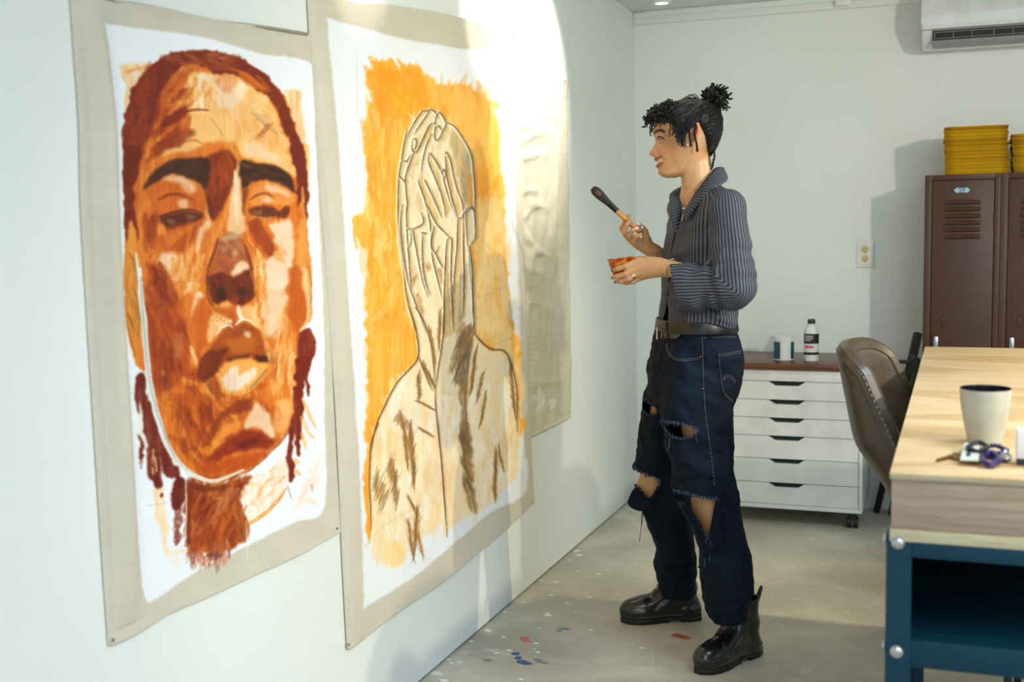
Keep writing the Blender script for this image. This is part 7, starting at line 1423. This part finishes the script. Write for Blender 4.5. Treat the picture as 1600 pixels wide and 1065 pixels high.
# ---- jewellery
b = B(); ch = bez([(1112, 266, -.025), (1098, 284, -.062), (1082, 306, -.074), (1070, 328, -.076), (1066, 344, -.078)], 46)
for i, p in enumerate(ch):
    if i % 1 == 0: b.sphere(Vector(LP(*p)), .0022 if i % 2 else .0028, n=6)
for p in bez([(1064, 300, .01), (1066, 318, -.03), (1067, 344, -.07)], 20): b.sphere(Vector(LP(*p)), .002, n=6)
b.sphere(Vector(LP(1069, 326, -.08)), .005, n=8)
b.obj('necklace', M_gold, person)
b = B(); c0, c1 = LP(988.6, 434.5, -.108), LP(990.5, 434, -.104)
ax_ = (LP(983, 435, -.106)-LP(998, 425.5, -.102)); ax_ /= np.linalg.norm(ax_); u_ = np.cross(ax_, [0, 1, 0]); u_ /= np.linalg.norm(u_); v_ = np.cross(ax_, u_); cr_ = (LP(983, 435, -.106)*.58+LP(998, 425.5, -.102)*.42)
for o_ in (-.0022, 0, .0022): b.tube([Vector(cr_+ax_*o_+(u_*math.cos(t)+v_*math.sin(t))*.0108) for t in np.linspace(0, 2*PI, 20, endpoint=False)], .0016, 5, closed=True)
b.obj('ring', M_gold, person)
W = LP(1047.5, 418.5, -.127); fx = W-LP(1085, 430, -.15); fx /= np.linalg.norm(fx); u_ = np.cross(fx, [0, 1, 0]); u_ /= np.linalg.norm(u_); v_ = np.cross(fx, u_); b = B()
for t in np.linspace(0, 2*PI, 26, endpoint=False): b.sphere(Vector(W+(u_*math.cos(t)*1.06+v_*math.sin(t))*.0265+fx*.004*math.sin(t)), .0025, n=6)
b.obj('bracelet', M_gold, person)
b = B(); pr = LP(1002.5, 356.5, .076)
b.tube([Vector(pr+np.array([math.cos(t)*.004+.001, math.sin(t)*.0105, math.cos(t)*.0095])) for t in np.linspace(0, 2*PI, 18, endpoint=False)], .0022, 5, closed=True); b.obj('ring', M_gold, person)

# ------------------------------------------------------------------ brush and paint cup, held in the hands
def WP(px, py, d): q = LP(px, py, d); return Vector(PA+q[0]*VX+q[1]*VY+np.array([0, 0, q[2]]))
bc = WP(985, 350.5, .062); brush = empty('paintbrush', bc, 0, 'large flat paintbrush with a wooden handle and dark bristles held up in the raised hand', 'paintbrush')
M_ban = mat('bamboo_handle', (206, 142, 66), .4, (182, 116, 48), 30, stretch=(1, 1, 8)); M_bri = mat('dark_bristles', (44, 34, 28), .6, (22, 20, 22), 30, bump=.4, bscale=200); M_fer = mat('dark_ferrule', (26, 30, 36), .3, (40, 34, 28), 40, metal=.6)
Rl = lambda px, py, d: WP(px, py, d)-bc
p0, p1 = Rl(963.5, 329, .048), Rl(1003, 366.5, .070)
B().tube([p0, p0.lerp(p1, .3), p0.lerp(p1, .8), p1], [.0085, .0088, .0072, .0050], 14).obj('handle', M_ban, brush)
ax_ = (p0-p1).normalized(); pf = Rl(956, 322, .045); pt = Rl(925.5, 293.5, .032)
def flat_sweep(secs, n=20):
    b = B(); rings = []; dirv = (secs[-1][0]-secs[0][0]).normalized(); wv_ = dirv.cross(Vector((0, 1, 0))).normalized(); hv = dirv.cross(wv_).normalized()
    for c, wd, hh_ in secs: rings.append([b.bm.verts.new(c+wv_*wd*math.cos(2*PI*k/n)+hv*hh_*math.sin(2*PI*k/n)) for k in range(n)])
    for A_, Q_ in zip(rings, rings[1:]):
        for k in range(n): b.bm.faces.new((A_[k], A_[(k+1) % n], Q_[(k+1) % n], Q_[k]))
    b.bm.faces.new(rings[0][::-1]); b.bm.faces.new(rings[-1]); bmesh.ops.recalc_face_normals(b.bm, faces=b.bm.faces[:]); return b
Lp = lambda t: p0.lerp(pt, t)
flat_sweep([(Lp(-.02), .0092, .0082), (Lp(.12), .0094, .008), (Lp(.32), .0105, .0062)]).obj('ferrule', M_fer, brush)
flat_sweep([(Lp(.32), .0104, .0060), (Lp(.5), .0128, .0062), (Lp(.68), .0152, .006), (Lp(.84), .0156, .0052), (Lp(.94), .0126, .0038), (Lp(1.0), .0075, .002)]).obj('bristles', M_bri, brush)
b = flat_sweep([(Lp(.66)+Vector((0, -.0015, 0)), .0060, .0055), (Lp(.76)+Vector((0, -.0015, 0)), .0125, .0052), (Lp(.84)+Vector((0, -.0012, 0)), .0085, .0044)]); b.obj('paint_smear', mat('brown_paint', (96, 72, 44), .5, (60, 46, 32), 60), brush)
cc = WP(973, 430, -.060); cup = empty('paint_cup', cc, PROT, 'small translucent plastic cup smeared with orange paint held in the lower hand', 'cup')
M_cup = mat('orange_smeared_plastic', (226, 140, 40), .22, (176, 62, 18), 38, spec=.5, trans=.25, dist=1.5, lo=.42, hi=.58); M_cpt = mat('orange_paint', (204, 92, 22), .3, (168, 60, 14), 20)
rt, rb, hc_ = .0425, .029, .0545
tl = Matrix.Rotation(math.radians(-6), 4, 'Y')
B().lathe([(0, 0), (rb*.96, 0), (rb, .003), (rt*.98, hc_-.002), (rt*1.03, hc_-.001), (rt*1.03, hc_), (rt*.97, hc_), (rb*.97, .004), (0, .003)], n=40, M=tl).obj('cup_wall', M_cup, cup)
B().lathe([(0, .0036), (rb*1.05, .0045), (rb*1.08, .016), (0, .0165)], n=32, M=tl).obj('paint', M_cpt, cup)
